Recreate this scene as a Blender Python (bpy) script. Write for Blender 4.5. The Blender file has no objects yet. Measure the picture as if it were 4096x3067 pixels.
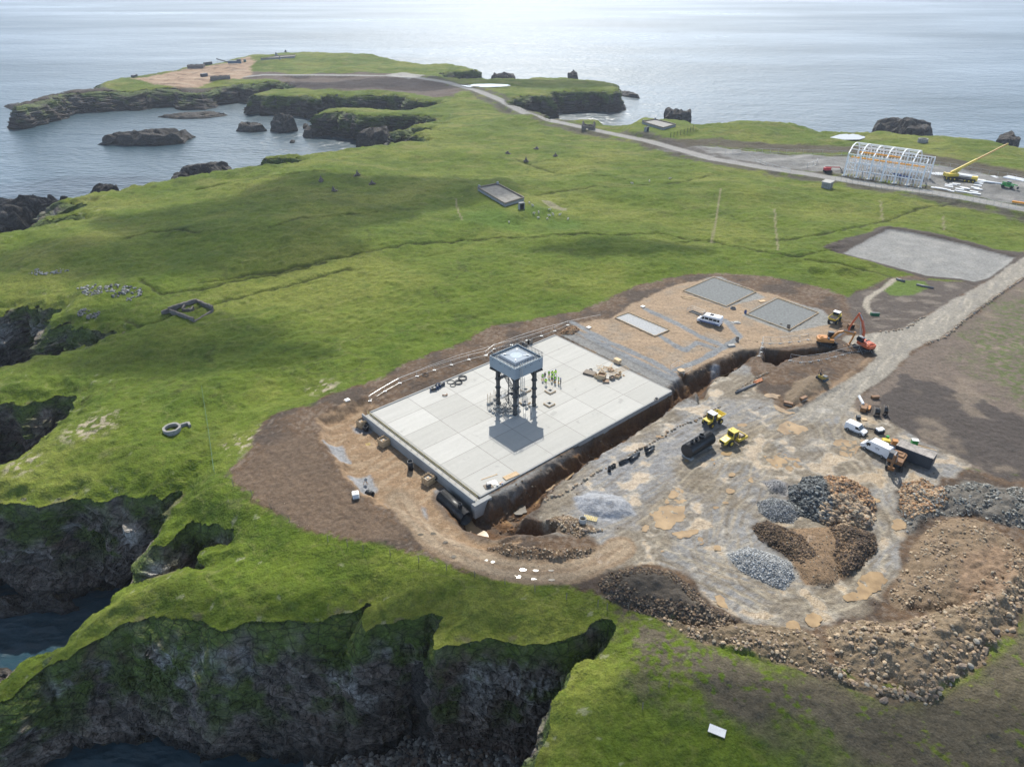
import bpy, math, random
import numpy as np
from mathutils import Vector, Matrix
C = bpy.context.scene.collection
SC = bpy.context.scene
random.seed(7)
# ---------------------------------------------------------------- camera, sky, sun, exposure
CAM_H = 80.0; PITCH = math.radians(30.5); FPX = 2838.0
SEA = -24.0
cam_d = bpy.data.cameras.new("camera"); cam = bpy.data.objects.new("camera", cam_d); C.objects.link(cam)
cam_d.sensor_width = 36.0; cam_d.lens = FPX * 36.0 / 4096.0
cam_d.clip_start = 0.5; cam_d.clip_end = 40000
cam.location = (0, 0, CAM_H); cam.rotation_euler = (math.pi / 2 - PITCH, 0, 0)
SC.camera = cam
SUN_EL = math.radians(47.0); SUN_AZ = math.radians(0.0)      # azimuth measured from +Y towards +X
w = bpy.data.worlds.new("World"); SC.world = w; w.use_nodes = True
nt = w.node_tree; bg = nt.nodes["Background"]
sky = nt.nodes.new("ShaderNodeTexSky"); sky.sky_type = 'NISHITA'; sky.sun_disc = False
sky.sun_elevation = SUN_EL; sky.sun_rotation = SUN_AZ; sky.air_density = 1.0; sky.dust_density = 1.5; sky.ozone_density = 1.0
# broken high cloud in the sky itself
tc = nt.nodes.new("ShaderNodeTexCoord"); sep = nt.nodes.new("ShaderNodeSeparateXYZ"); nt.links.new(tc.outputs['Generated'], sep.inputs[0])
mp = nt.nodes.new("ShaderNodeMapping"); mp.inputs['Scale'].default_value = (1.0, 1.6, 4.0); nt.links.new(tc.outputs['Generated'], mp.inputs[0])
cn = nt.nodes.new("ShaderNodeTexNoise"); cn.inputs['Scale'].default_value = 3.2; cn.inputs['Detail'].default_value = 6; nt.links.new(mp.outputs[0], cn.inputs[0])
cr = nt.nodes.new("ShaderNodeValToRGB"); cr.color_ramp.elements[0].position = 0.44; cr.color_ramp.elements[1].position = 0.66
cr.color_ramp.elements[0].color = (0, 0, 0, 1); cr.color_ramp.elements[1].color = (.85, .85, .85, 1)
nt.links.new(cn.outputs['Fac'], cr.inputs[0])
mx = nt.nodes.new("ShaderNodeMix"); mx.data_type = 'RGBA'; nt.links.new(cr.outputs[0], mx.inputs[0])
nt.links.new(sky.outputs[0], mx.inputs[6])
# thin cloud is brightest towards the sun (forward scattering)
dp = nt.nodes.new("ShaderNodeVectorMath"); dp.operation = 'DOT_PRODUCT'; nt.links.new(tc.outputs['Generated'], dp.inputs[0]); dp.inputs[1].default_value = (0, math.cos(math.radians(34)), math.sin(math.radians(34)))
fs_ = nt.nodes.new("ShaderNodeMapRange"); fs_.interpolation_type = 'SMOOTHSTEP'; fs_.inputs[1].default_value = .35; fs_.inputs[2].default_value = 1.0; fs_.inputs[3].default_value = .5; fs_.inputs[4].default_value = 2.2; nt.links.new(dp.outputs['Value'], fs_.inputs[0])
cs_ = nt.nodes.new("ShaderNodeVectorMath"); cs_.operation = 'SCALE'; cs_.inputs[0].default_value = (9.4, 10.4, 12.0); nt.links.new(fs_.outputs[0], cs_.inputs['Scale']); nt.links.new(cs_.outputs[0], mx.inputs[7])
# bright haze low over the sea on the sunward side
nt.links.new(tc.outputs['Generated'], sep.inputs[0])
h1 = nt.nodes.new("ShaderNodeMapRange"); h1.interpolation_type = 'SMOOTHSTEP'; h1.inputs[1].default_value = .62; h1.inputs[2].default_value = .12; h1.inputs[3].default_value = 0; h1.inputs[4].default_value = 1; nt.links.new(sep.outputs[2], h1.inputs[0])
h2 = nt.nodes.new("ShaderNodeMapRange"); h2.interpolation_type = 'SMOOTHSTEP'; h2.inputs[1].default_value = .58; h2.inputs[2].default_value = 1.0; h2.inputs[3].default_value = 0; h2.inputs[4].default_value = 1; nt.links.new(sep.outputs[1], h2.inputs[0])
hc = nt.nodes.new("ShaderNodeMix"); hc.data_type = 'RGBA'; nt.links.new(h2.outputs[0], hc.inputs[0]); hc.inputs[6].default_value = (17, 25, 37, 1); hc.inputs[7].default_value = (45, 50, 56, 1)
mx2 = nt.nodes.new("ShaderNodeMix"); mx2.data_type = 'RGBA'; h1.inputs[4].default_value = .85; nt.links.new(h1.outputs[0], mx2.inputs[0]); nt.links.new(mx.outputs[2], mx2.inputs[6]); nt.links.new(hc.outputs[2], mx2.inputs[7]); mx = mx2
nt.links.new(mx.outputs[2], bg.inputs['Color']); bg.inputs['Strength'].default_value = 0.051
sl = bpy.data.lights.new("sun", 'SUN'); sl.energy = 5.0; sl.angle = math.radians(0.5); sl.color = (1.0, 0.95, 0.86)
so = bpy.data.objects.new("sun", sl); C.objects.link(so)
sd = Vector((math.sin(SUN_AZ) * math.cos(SUN_EL), math.cos(SUN_AZ) * math.cos(SUN_EL), math.sin(SUN_EL)))
so.rotation_euler = sd.to_track_quat('Z', 'Y').to_euler(); so.location = (0, 0, 400)
SC.view_settings.view_transform = 'Standard'; SC.view_settings.look = 'None'
SC.view_settings.exposure = 0.31; SC.view_settings.gamma = 1.0

SHADE_CLOUDS = [(650,1010,70,20),(1000,860,60,24),(350,1330,55,15),(820,1420,34,9),(1550,760,60,28),(1950,2400,30,6),(1150,2420,34,4),(330,2440,26,5),(2900,3020,60,9),(1800,330,160,30),(2500,1000,30,9),(150,620,70,60)]  # out-of-view clouds, placed by where their shade should fall
# ---------------------------------------------------------------- numpy helpers
def _h(ix, iy, iz, s):
    h = (ix.astype(np.int64) * 374761393 + iy.astype(np.int64) * 668265263 + iz.astype(np.int64) * 1440662683 + s * 362437) & 0xFFFFFFFF
    h = ((h ^ (h >> 13)) * 1274126177) & 0xFFFFFFFF
    return ((h ^ (h >> 16)) & 0xFFFFFF).astype(np.float32) / np.float32(0xFFFFFF)
def vn2(x, y, s=0):
    """gradient noise, about 0..1"""
    x = np.asarray(x, np.float64); y = np.asarray(y, np.float64)
    ix = np.floor(x); iy = np.floor(y); fx = (x - ix).astype(np.float32); fy = (y - iy).astype(np.float32); z = np.zeros_like(ix)
    def g(dx, dy):
        h = _h(ix + dx, iy + dy, z, s); k = (h * 7919.0) % 1.0; return (h * 2 - 1) * (fx - dx) + (k * 2 - 1) * (fy - dy)
    u = fx * fx * fx * (fx * (fx * 6 - 15) + 10); v = fy * fy * fy * (fy * (fy * 6 - 15) + 10)
    a = g(0, 0); b = g(1, 0); c = g(0, 1); d = g(1, 1)
    return .5 + .95 * ((a + (b - a) * u) * (1 - v) + (c + (d - c) * u) * v)
def fb2(x, y, sc, oct=4, s=0, g=0.5):
    """fractal noise, -1..1, feature size sc metres"""
    r = 0; a = 1.0; t = 0; f = 1.0 / sc
    for k in range(oct):
        q = .5 + 1.1 * k + s * .37; c_, s_ = math.cos(q) * f, math.sin(q) * f
        r = r + a * (vn2(x * c_ + y * s_, y * c_ - x * s_, s + k * 17) * 2 - 1); t += a; a *= g; f *= 2.03
    return r / t * 1.9
def vn3(x, y, z, s=0):
    ix = np.floor(x); iy = np.floor(y); iz = np.floor(z)
    fx = x - ix; fy = y - iy; fz = z - iz
    fx = fx * fx * (3 - 2 * fx); fy = fy * fy * (3 - 2 * fy); fz = fz * fz * (3 - 2 * fz); r = 0
    for dx in (0, 1):
        for dy in (0, 1):
            for dz in (0, 1):
                r = r + _h(ix + dx, iy + dy, iz + dz, s) * (fx if dx else 1 - fx) * (fy if dy else 1 - fy) * (fz if dz else 1 - fz)
    return r
def fb3(x, y, z, sc, oct=3, s=0):
    r = 0; a = 1.0; t = 0; f = 1.0 / sc
    for k in range(oct):
        r = r + a * (vn3(x * f, y * f, z * f, s + k * 13) * 2 - 1); t += a; a *= 0.5; f *= 2.1
    return r / t * 1.6
def cell3(x, y, z, sc, s=0):
    """blocky cellular noise: random value of the nearest cell, and distance to its border"""
    x = x / sc; y = y / sc; z = z / sc; ix = np.floor(x); iy = np.floor(y); iz = np.floor(z)
    d1 = np.full(x.shape, 9.0); d2 = np.full(x.shape, 9.0); v = np.zeros(x.shape)
    for a in (-1, 0, 1):
        for b in (-1, 0, 1):
            for c in (-1, 0, 1):
                jx, jy, jz = ix + a, iy + b, iz + c
                d = (jx + _h(jx, jy, jz, s) - x) ** 2 + (jy + _h(jx, jy, jz, s + 1) - y) ** 2 + (jz + _h(jx, jy, jz, s + 2) - z) ** 2
                n = d < d1; d2 = np.where(n, d1, np.minimum(d2, d)); v = np.where(n, _h(jx, jy, jz, s + 3), v); d1 = np.where(n, d, d1)
    return v, np.sqrt(d2) - np.sqrt(d1)
def ss(e0, e1, x):
    t = np.clip((x - e0) / (e1 - e0), 0, 1); return t * t * (3 - 2 * t)
def seg_dist(x, y, P, closed=False, prm=False):
    P = np.asarray(P, np.float64); n = len(P); best = np.full(x.shape, 1e9); m = n if closed else n - 1; par = np.zeros(x.shape)
    acc = 0.0
    for i in range(m):
        a = P[i]; b = P[(i + 1) % n]; e = b - a; L2 = max(1e-9, e @ e)
        t = np.clip(((x - a[0]) * e[0] + (y - a[1]) * e[1]) / L2, 0, 1)
        d = (x - a[0] - t * e[0]) ** 2 + (y - a[1] - t * e[1]) ** 2
        if prm: par = np.where(d < best, acc + t * math.sqrt(L2), par)
        best = np.minimum(best, d); acc += math.sqrt(L2)
    return (np.sqrt(best), par) if prm else np.sqrt(best)
def inside(x, y, P):
    P = np.asarray(P, np.float64); n = len(P); r = np.zeros(x.shape, bool)
    for i in range(n):
        a = P[i]; b = P[(i + 1) % n]
        if a[1] == b[1]: continue
        c = ((a[1] > y) != (b[1] > y)); r ^= c & (x < (b[0] - a[0]) * (y - a[1]) / (b[1] - a[1]) + a[0])
    return r
def sdf(x, y, P, far=25.0):
    """distance to the polygon's edge, positive inside, only worked out near its bounding box"""
    x = np.asarray(x, np.float64); y = np.asarray(y, np.float64)
    P = np.asarray(P); r = np.full(x.shape, -float(far))
    m = (x > P[:, 0].min() - far) & (x < P[:, 0].max() + far) & (y > P[:, 1].min() - far) & (y < P[:, 1].max() + far)
    if m.any():
        xx = x[m]; yy = y[m]; d = np.minimum(seg_dist(xx, yy, P, True), far * 4); i = inside(xx, yy, P)
        r[m] = np.where(i, d, -np.minimum(d, far))
    return r
def ray(px, py):
    u = (px - 2048.0) / FPX; v = (py - 1533.5) / FPX
    return np.array([u, math.cos(PITCH) - v * math.sin(PITCH), -math.sin(PITCH) - v * math.cos(PITCH)])
def wz(px, py, z=0.0):
    d = ray(px, py); t = (z - CAM_H) / d[2]; return (d[0] * t, d[1] * t)
def PZ(pts, z=0.0): return np.array([wz(a, b, z) for a, b in pts])
# gentle lie of the land from spot heights (photo point, height)
CTRL = [(2060,1660,0),(2900,1900,0),(3500,2400,0),(600,1750,-1.2),(250,1950,-3),(200,1500,-3.5),(60,1300,-4.5),(500,1300,-2.5),(400,1000,-1),(100,950,-3),(1100,900,1.0),
        (1200,700,0.5),(1600,600,-2),(2000,560,-4.5),(1900,440,-8),(1500,440,-9),(2300,350,-8),(1400,230,-6),(1800,280,-7),(800,330,-10),(1200,380,-9),(2700,520,-6),(3500,720,-4),
        (4000,800,-3),(3400,1100,0),(4000,1400,0),(2300,1100,0),(2600,800,-1.5),(2900,2700,0.5),(2000,2400,-0.5),(1200,2340,-1),(760,2350,-2.5),(500,2400,-5),(300,2520,-9),(100,2650,-14),(4000,2900,0),
        (600,1100,0),(2400,3000,-0.5),(3300,520,-6),(1450,1900,-0.5),(1150,2000,-0.5)]
_cx = []; _cz = []
for a, b, z in CTRL: _cx.append(wz(a, b, z)); _cz.append(z)
_cx += [(-900, 900), (900, 900), (-300, 20), (300, 20), (0, -50), (900, 300), (-900, 300)]; _cz += [-10, -8, -4, 0, 0, -2, -6]
_cx = np.array(_cx); _cz = np.array(_cz)
def Lbase(x, y):
    x = np.asarray(x, np.float64); y = np.asarray(y, np.float64); sw = 0; s = 0
    rr = 12.0 + 0.10 * np.hypot(x, y)
    for (a, b), z in zip(_cx, _cz):
        d2 = ((x - a) ** 2 + (y - b) ** 2) / (rr * rr); q = 1.0 / (0.25 + d2) ** 2; sw = sw + q; s = s + q * z
    return s / sw
def wl(px, py):
    """photo point to the land surface"""
    z = 0.0
    for _ in range(12):
        p = wz(px, py, z); z = 0.5 * z + 0.5 * float(Lbase(np.array([p[0]]), np.array([p[1]]))[0])
    return wz(px, py, z)
def PL(pts): return np.array([wl(a, b) for a, b in pts])
# ---------------------------------------------------------------- the coast (cliff-top line), traced as photo points on the land surface
COAST_PX = [(2140,3110),(2150,3040),(2195,2894),(2209,2800),(2274,2757),(2289,2706),(2318,2663),(2383,2627),(2426,2594),(2470,2548),(2482,2504),(2450,2466),(2400,2464),
 (2372,2484),(2330,2515),(2260,2536),(2150,2546),(2057,2540),(1949,2528),(1870,2545),(1804,2547),(1746,2578),(1738,2540),(1761,2495),(1795,2452),(1739,2430),(1690,2440),(1640,2452),(1580,2452),(1508,2446),(1471,2490),(1462,2450),(1500,2395),(1520,2372),
 (1471,2366),(1442,2405),(1334,2417),(1254,2439),(1131,2446),(1037,2453),(900,2462),(808,2438),(735,2430),(639,2430),(520,2440),(430,2500),(330,2550),(240,2610),(150,2650),(70,2720),(-60,2800),(-75,2740),(40,2655),(96,2614),(180,2590),(250,2570),
 (272,2519),(331,2460),(404,2394),(485,2320),(536,2304),(610,2283),(661,2261),(720,2247),(790,2254),(845,2247),(800,2215),(823,2170),(882,2142),(948,2114),(963,2080),(867,2064),(760,2063),
 (698,2107),(640,2170),(612,2160),(640,2090),(680,2048),(676,2019),(716,1990),(757,1925),(742,1910),(661,1955),(588,1953),(478,1946),(367,1960),(257,1960),(147,1982),(73,1975),(-20,1968),(-300,1990),(-700,2050),
 (-720,1990),(-300,1905),(0,1832),(65,1799),(125,1755),(190,1701),(239,1658),(283,1630),(321,1603),(300,1585),(308,1556),(245,1546),(163,1568),(71,1584),(-20,1592),(-400,1640),(-420,1560),(-150,1480),(0,1446),
 (54,1427),(136,1405),(217,1399),(272,1380),(326,1359),(380,1353),(435,1330),(489,1309),(435,1297),(326,1297),(245,1300),(160,1304),(190,1276),(243,1238),(217,1223),(158,1210),(71,1221),(-20,1239),(-300,1270),(-330,1200),(-60,960),(60,930),
 (177,902),(240,884),(330,870),(362,864),(317,855),(263,861),(199,870),(172,868),(199,852),(276,847),(330,815),(356,799),(317,802),(254,812),(217,802),(254,789),(340,768),(489,737),(648,700),(860,676),(960,669),(1063,657),(1154,648),(1200,638),(1167,630),(1063,628),(1040,626),(1072,619),(1204,619),(1290,612),
 (1326,603),(1403,594),(1493,583),(1584,571),(1690,562),(1715,556),(1690,545),(1640,540),(1668,530),(1706,521),(1756,528),(1740,515),(1718,505),(1638,503),(1580,528),(1566,522),(1640,498),(1711,485),(1783,487),(1774,481),(1718,479),(1730,472),(1756,459),(1652,457),(1561,460),
 (1471,467),(1439,470),(1371,451),(1303,451),(1262,452),(1294,440),(1358,434),(1471,427),(1625,430),(1720,422),(1772,410),(1743,401),(1629,397),(1607,388),(1503,380),(1403,383),(1326,375),(1262,393),(1222,385),(1131,379),(1032,374),(1000,378),(1041,360),(1104,351),(1167,350),(1175,344),(1131,331),(1077,330),
 (1018,338),(950,336),(860,345),(770,361),(702,350),(634,350),(557,358),(430,362),(250,372),(100,410),(60,420),(80,402),(150,385),(300,358),(405,352),(412,331),(476,318),(521,304),(679,286),(752,265),(860,250),(996,229),(1018,227),(1131,209),(1222,205),(1358,209),(1539,227),(1584,243),(1765,256),
 (1851,263),(1906,275),(1916,283),(1811,286),(1762,292),(1772,310),(1850,312),(1950,309),(2081,311),(2235,305),(2330,312),(2421,324),(2466,336),(2482,360),(2434,366),(2389,359),(2262,363),(2190,368),(2212,379),(2126,381),(2081,390),(2018,408),(2036,421),(2090,426),(2157,440),(2181,464),(2194,477),(2262,480),
 (2376,475),(2421,487),(2534,482),(2570,484),(2715,500),(2806,502),(2900,494),(2954,485),(3170,497),(3278,516),(3386,522),(3522,524),(3657,543),(3819,557),(3981,576),(4096,597),(4700,680)]
CO = [tuple(p) for p in PL(COAST_PX)] + [(700, 250), (700, -80), (-28, -80), (-28, 20)]
CO = np.array(CO)
def warpc(x, y):
    r = np.hypot(x, y); k = np.clip(r / 120.0, 0.6, 2.2)
    return (k * (0.9 * fb2(x, y, 9, 2, 11) + 0.5 * fb2(x, y, 2.6, 2, 12)), k * (0.9 * fb2(x, y, 9, 2, 13) + 0.5 * fb2(x, y, 2.6, 2, 14)))

# ---------------------------------------------------------------- site outlines (photo points on the level of the slab)
SLAB = PZ([(1523,1633),(2246,1338),(2707,1566),(1927,1984)])
SITE = PZ([(900,1896),(958,1828),(997,1775),(1045,1693),(1108,1650),(1238,1616),(1335,1572),(1431,1543),(1543,1500),(1611,1453),(1852,1370),(1963,1305),(2129,1278),(2315,1244),(2537,1148),(2648,1117),(2725,1104),(2867,1092),(2997,1099),
 (3078,1104),(3160,1123),(3322,1158),(3393,1191),(3459,1158),(3560,1110),(3700,1100),(3720,1125),(3897,1125),(4100,1000),(4200,1150),(4000,1280),(3850,1420),(3620,1560),(3560,1640),(3700,1800),(3900,1880),(4150,1900),(4250,2100),(4150,2380),(4000,2600),(3720,2800),(3400,2690),(3000,2600),
 (2700,2480),(2480,2430),(2380,2360),(2200,2330),(2000,2310),(1800,2260),(1600,2190),(1500,2160),(1390,2150),(1260,2120),(1160,2090),(1110,2040),(1010,1990),(960,1940)])
FLOOR = PZ([(1275,1700),(1330,1660),(1400,1635),(1470,1620),(1500,1650),(1600,1700),(1960,2040),(2000,2120),(2100,2190),(2000,2250),(1850,2215),(1720,2160),(1620,2080),(1500,2040),(1420,1990),(1350,1880),(1290,1790)], -1.9)
PIT = PZ([(1745,2000),(1790,1960),(1850,1985),(1905,2025),(1960,2040),(2010,2030),(2060,2095),(2130,2120),(2230,2140),(2240,2175),(2140,2185),(2040,2180),(1960,2170),(1900,2150),(1800,2080)], -2.5)
TRENCH = PZ([(1935,2020),(1985,1998),(2060,1955),(2180,1880),(2300,1795),(2400,1725),(2500,1660),(2560,1625),(2700,1540),(2800,1482),(2880,1440),(2965,1405),(3040,1402),(2975,1450),(2900,1492),(2700,1615),(2520,1738),(2330,1852),(2210,1945),(2110,2045),(2060,2075),(2000,2060)])
CROSS = PZ([(2705,1500),(2740,1490),(2800,1520),(2835,1560),(2850,1600),(2790,1620),(2780,1560),(2750,1530)])
BIGPIT = PZ([(3046,1392),(3100,1402),(3200,1395),(3300,1388),(3360,1384),(3330,1404),(3262,1424),(3170,1430),(3110,1462),(3060,1448)])
YARD = PZ([(3140,1640),(3040,1560),(3010,1470),(2970,1456),(2890,1500),(2700,1622),(2520,1745),(2330,1860),(2220,1955),(2140,2050),(2190,2130),(2320,2140),(2400,2170),(2400,2290),(2600,2250),(2720,2290),(2860,2420),(3000,2500),(3250,2520),(3450,2460),(3600,2300),(3620,2080),(3560,1960),
 (3700,1960),(3830,1900),(3900,1860),(3760,1790),(3640,1735),(3560,1680),(3430,1640),(3390,1600),(3330,1560),(3250,1600)])
COMPOUND = PZ([(2260,1335),(2320,1290),(2440,1270),(2560,1200),(2700,1140),(2860,1105),(3030,1165),(3110,1180),(3290,1250),(3360,1300),(3330,1360),(3200,1380),(3050,1392),(2960,1410),(2860,1440),(2740,1500),(2560,1560),(2480,1500)])
GSTRIP = PZ([(2246,1338),(2290,1330),(2560,1440),(2760,1540),(2830,1600),(2700,1690),(2500,1800),(2200,1960),(1990,2030),(1927,1990),(2707,1570)])
PAD = PZ([(3560,907),(3645,921),(3807,955),(3969,1000),(4059,1024),(4030,1055),(3994,1081),(3957,1110),(3897,1125),(3844,1113),(3706,1101),(3605,1073),(3483,1040),(3374,1012),(3470,955)])
PADSOIL = PZ([(3285,992),(3390,950),(3483,925),(3532,890),(3564,893),(3645,908),(3807,938),(3969,985),(4120,1010),(4120,1060),(3940,1125),(3900,1140),(3844,1125),(3700,1112),(3600,1085),(3480,1052),(3360,1022)])
SOILR = PZ([(4096,1118),(4010,1176),(3909,1249),(3807,1330),(3700,1385),(3645,1419),(3585,1480),(3552,1515),(3491,1551),(3401,1622),(3380,1650),(3480,1690),(3560,1735),(3700,1800),(3850,1870),(3990,1900),(4100,1900),(4400,1900),(4400,1130)])
SOILU = PZ([(3459,1158),(3536,1150),(3600,1112),(3720,1120),(3860,1130),(3930,1130),(3760,1235),(3680,1280),(3610,1315),(3480,1328),(3420,1290),(3380,1190)])
MAINROAD = PZ([(4200,960),(4096,1028),(4010,1083),(3957,1120),(3888,1160),(3767,1225),(3686,1273),(3600,1318),(3480,1335),(3380,1345),(3370,1362),(3430,1400),(3490,1400),(3510,1425),(3470,1462),(3380,1525),(3290,1580),(3210,1625),(3140,1640),(3250,1690),(3380,1650),(3401,1614),(3444,1578),(3491,1542),(3552,1506),(3606,1450),(3645,1409),(3706,1372),(3775,1348),(3807,1320),(3909,1239),(4010,1166),(4096,1109),(4250,1010)])
k = 1.8517
FARROAD = PL([(a * k, b * k) for a, b in [(2420,512),(2212,456),(2000,417),(1850,397),(1750,380),(1640,364),(1540,347),(1450,322),(1400,308),(1300,287),(1200,266),(1135,247),(1085,220),(1035,200),(965,180),(885,168),(760,165),(570,164),(500,171)]])
TRACKROAD = PZ([(1590,1980),(1640,2060),(1720,2150),(1800,2210),(1900,2255),(2010,2290),(2150,2310),(2290,2300),(2400,2260),(2480,2210)], -1.2)
SHEDYARD = PL([(2620,605),(2800,598),(3100,612),(3380,628),(3700,660),(3900,684),(4250,775),(4400,850),(4096,815),(3700,745),(3300,690),(3000,660),(2800,640)])
# height features: name, outline, height, width of the slope, roughness
def E(px, z=0.0): return PZ(px, z)
HEAPS = [
 (E([(2290,1990),(2370,1965),(2450,1975),(2530,2020),(2545,2060),(2480,2075),(2400,2070),(2330,2050)]), 1.5, 3.0, .25),
 (E([(3060,1930),(3110,1925),(3150,1950),(3140,1980),(3080,1975)]), 0.9, 2.0, .1),
 (E([(3030,2010),(3090,1990),(3160,2010),(3200,2060),(3170,2090),(3090,2085),(3040,2050)]), 2.0, 3.6, .15),
 (E([(3160,1950),(3240,1920),(3380,1915),(3470,1960),(3500,2040),(3480,2100),(3380,2110),(3280,2085),(3200,2060),(3160,2010)]), 2.7, 3.5, .7),
 (E([(3010,2110),(3070,2085),(3130,2110),(3200,2160),(3260,2240),(3200,2260),(3110,2200),(3040,2160)]), 1.6, 2.4, .45),
 (E([(3310,2110),(3400,2100),(3490,2140),(3510,2200),(3450,2260),(3370,2310),(3330,2240),(3340,2170)]), 1.9, 2.6, .45),
 (E([(3110,2120),(3330,2105),(3400,2200),(3360,2300),(3310,2350),(3230,2330),(3180,2270),(3150,2200)]), 1.2, 2.0, .2),
 (E([(2915,2220),(2990,2190),(3080,2215),(3160,2250),(3175,2310),(3130,2360),(3060,2330),(2960,2280)]), 1.9, 3.2, .3),
 (E([(2400,2330),(2450,2290),(2560,2270),(2680,2290),(2760,2345),(2850,2440),(2950,2480),(2850,2530),(2700,2480),(2560,2450),(2440,2400)]), 2.2, 3.6, .4),
 (E([(2620,2460),(2760,2500),(2920,2490),(3060,2510),(3200,2520),(3280,2560),(3310,2650),(3420,2720),(3560,2750),(3680,2790),(3560,2800),(3300,2710),(3000,2620),(2760,2560)]), 1.3, 3.0, .7),
 (E([(3300,2520),(3420,2490),(3600,2500),(3800,2430),(3930,2330),(4050,2240),(4200,2170),(4250,2270),(4100,2400),(3980,2560),(3850,2700),(3720,2810),(3560,2720),(3380,2680)]), 2.8, 4.5, .8),
 (E([(3640,2200),(3760,2080),(3900,2080),(4050,2160),(4150,2260),(4000,2400),(3800,2440),(3600,2440),(3560,2380),(3620,2280)]), 1.4, 3.0, .5),
 (E([(3610,1930),(3720,1960),(3900,1930),(4000,1950),(4200,1960),(4250,2120),(4050,2110),(3900,2060),(3750,2060),(3640,2130),(3600,2040)]), 1.6, 3.2, .8),
 (E([(3180,1530),(3250,1500),(3310,1515),(3330,1550),(3260,1590),(3200,1622),(3150,1615),(3145,1580)]), 1.8, 2.6, .15),
 (E([(3140,1640),(3330,1540),(3470,1430),(3490,1440),(3360,1550),(3180,1650)]), 0.6, 1.2, .2),
 (E([(2190,2080),(2260,2060),(2330,2080),(2380,2120),(2330,2150),(2240,2120)]), 0.7, 1.6, .4),
 (E([(1960,2150),(2100,2190),(2230,2200),(2330,2190),(2390,2190),(2330,2230),(2180,2240),(2030,2225),(1940,2190)]), 1.1, 1.6, .5),
 (E([(2725,1580),(2760,1560),(2800,1570),(2780,1600)]), 0.5, 1.0, .3),
 (E([(2835,1455),(2880,1450),(2885,1480),(2845,1482)]), 0.6, 1.4, .1),
 (E([(1790,1950),(1830,1945),(1880,2000),(1840,2010),(1790,1990)], -2), 1.2, 1.8, .1),
]
# second world war and older earthworks on the moor
MOUNDS = [(PL([(1900,760),(2000,735),(2120,820),(2150,850),(2030,880),(1960,840)]), 1.0, 7.0), (PL([(2520,525),(2600,480),(2720,495),(2760,530),(2640,560),(2560,555)]), -2.7, 8.0), (PL([(1040,245),(1180,225),(1190,235),(1060,255)]), -4.7, 8.0)]
HOLES = [(wl(3275, 1092), 4.2, 1.3), (wl(3395, 1098), 4.5, .9)]
PONDS = [(PL([(1842,345),(1900,340),(1960,339),(2050,343),(2045,350),(1950,353),(1870,352)]), 'pond'), (PL([(3320,545),(3360,533),(3420,529),(3460,538),(3462,546),(3440,553),(3380,554)]), 'pond')]
DITCH = [PL(q) for q in [[(800,1130),(1000,1090),(1250,1050),(1500,1010),(1700,975),(1850,955),(2040,955),(2250,945),(2450,950),(2650,935),(2800,955)],
 [(3374,1012),(3300,1010),(3200,1025),(3080,1010),(2950,985),(2840,955),(2700,965)],[(3110,955),(3300,935),(3440,905),(3535,875),(3700,830),(3830,810)],
 [(3535,875),(3640,890),(3780,925),(3900,960)],[(3220,1040),(3400,1070),(3520,1095),(3565,1112)],[(2100,790),(2250,770),(2400,755),(2700,735),(2880,700)],
 [(500,1270),(560,1300),(680,1270),(900,1195),(1150,1135),(1400,1080)],[(560,1120),(640,1165),(820,1150),(1000,1100),(1300,1050)],[(480,970),(600,930),(700,925),(800,940)],
 [(1080,920),(1200,880),(1400,860),(1500,850)],[(780,620+120),(1000,720),(1300,690)],[(2060,560+80),(2200,680),(2500,720)],[(3480,985),(3300,1000)]]]
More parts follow.
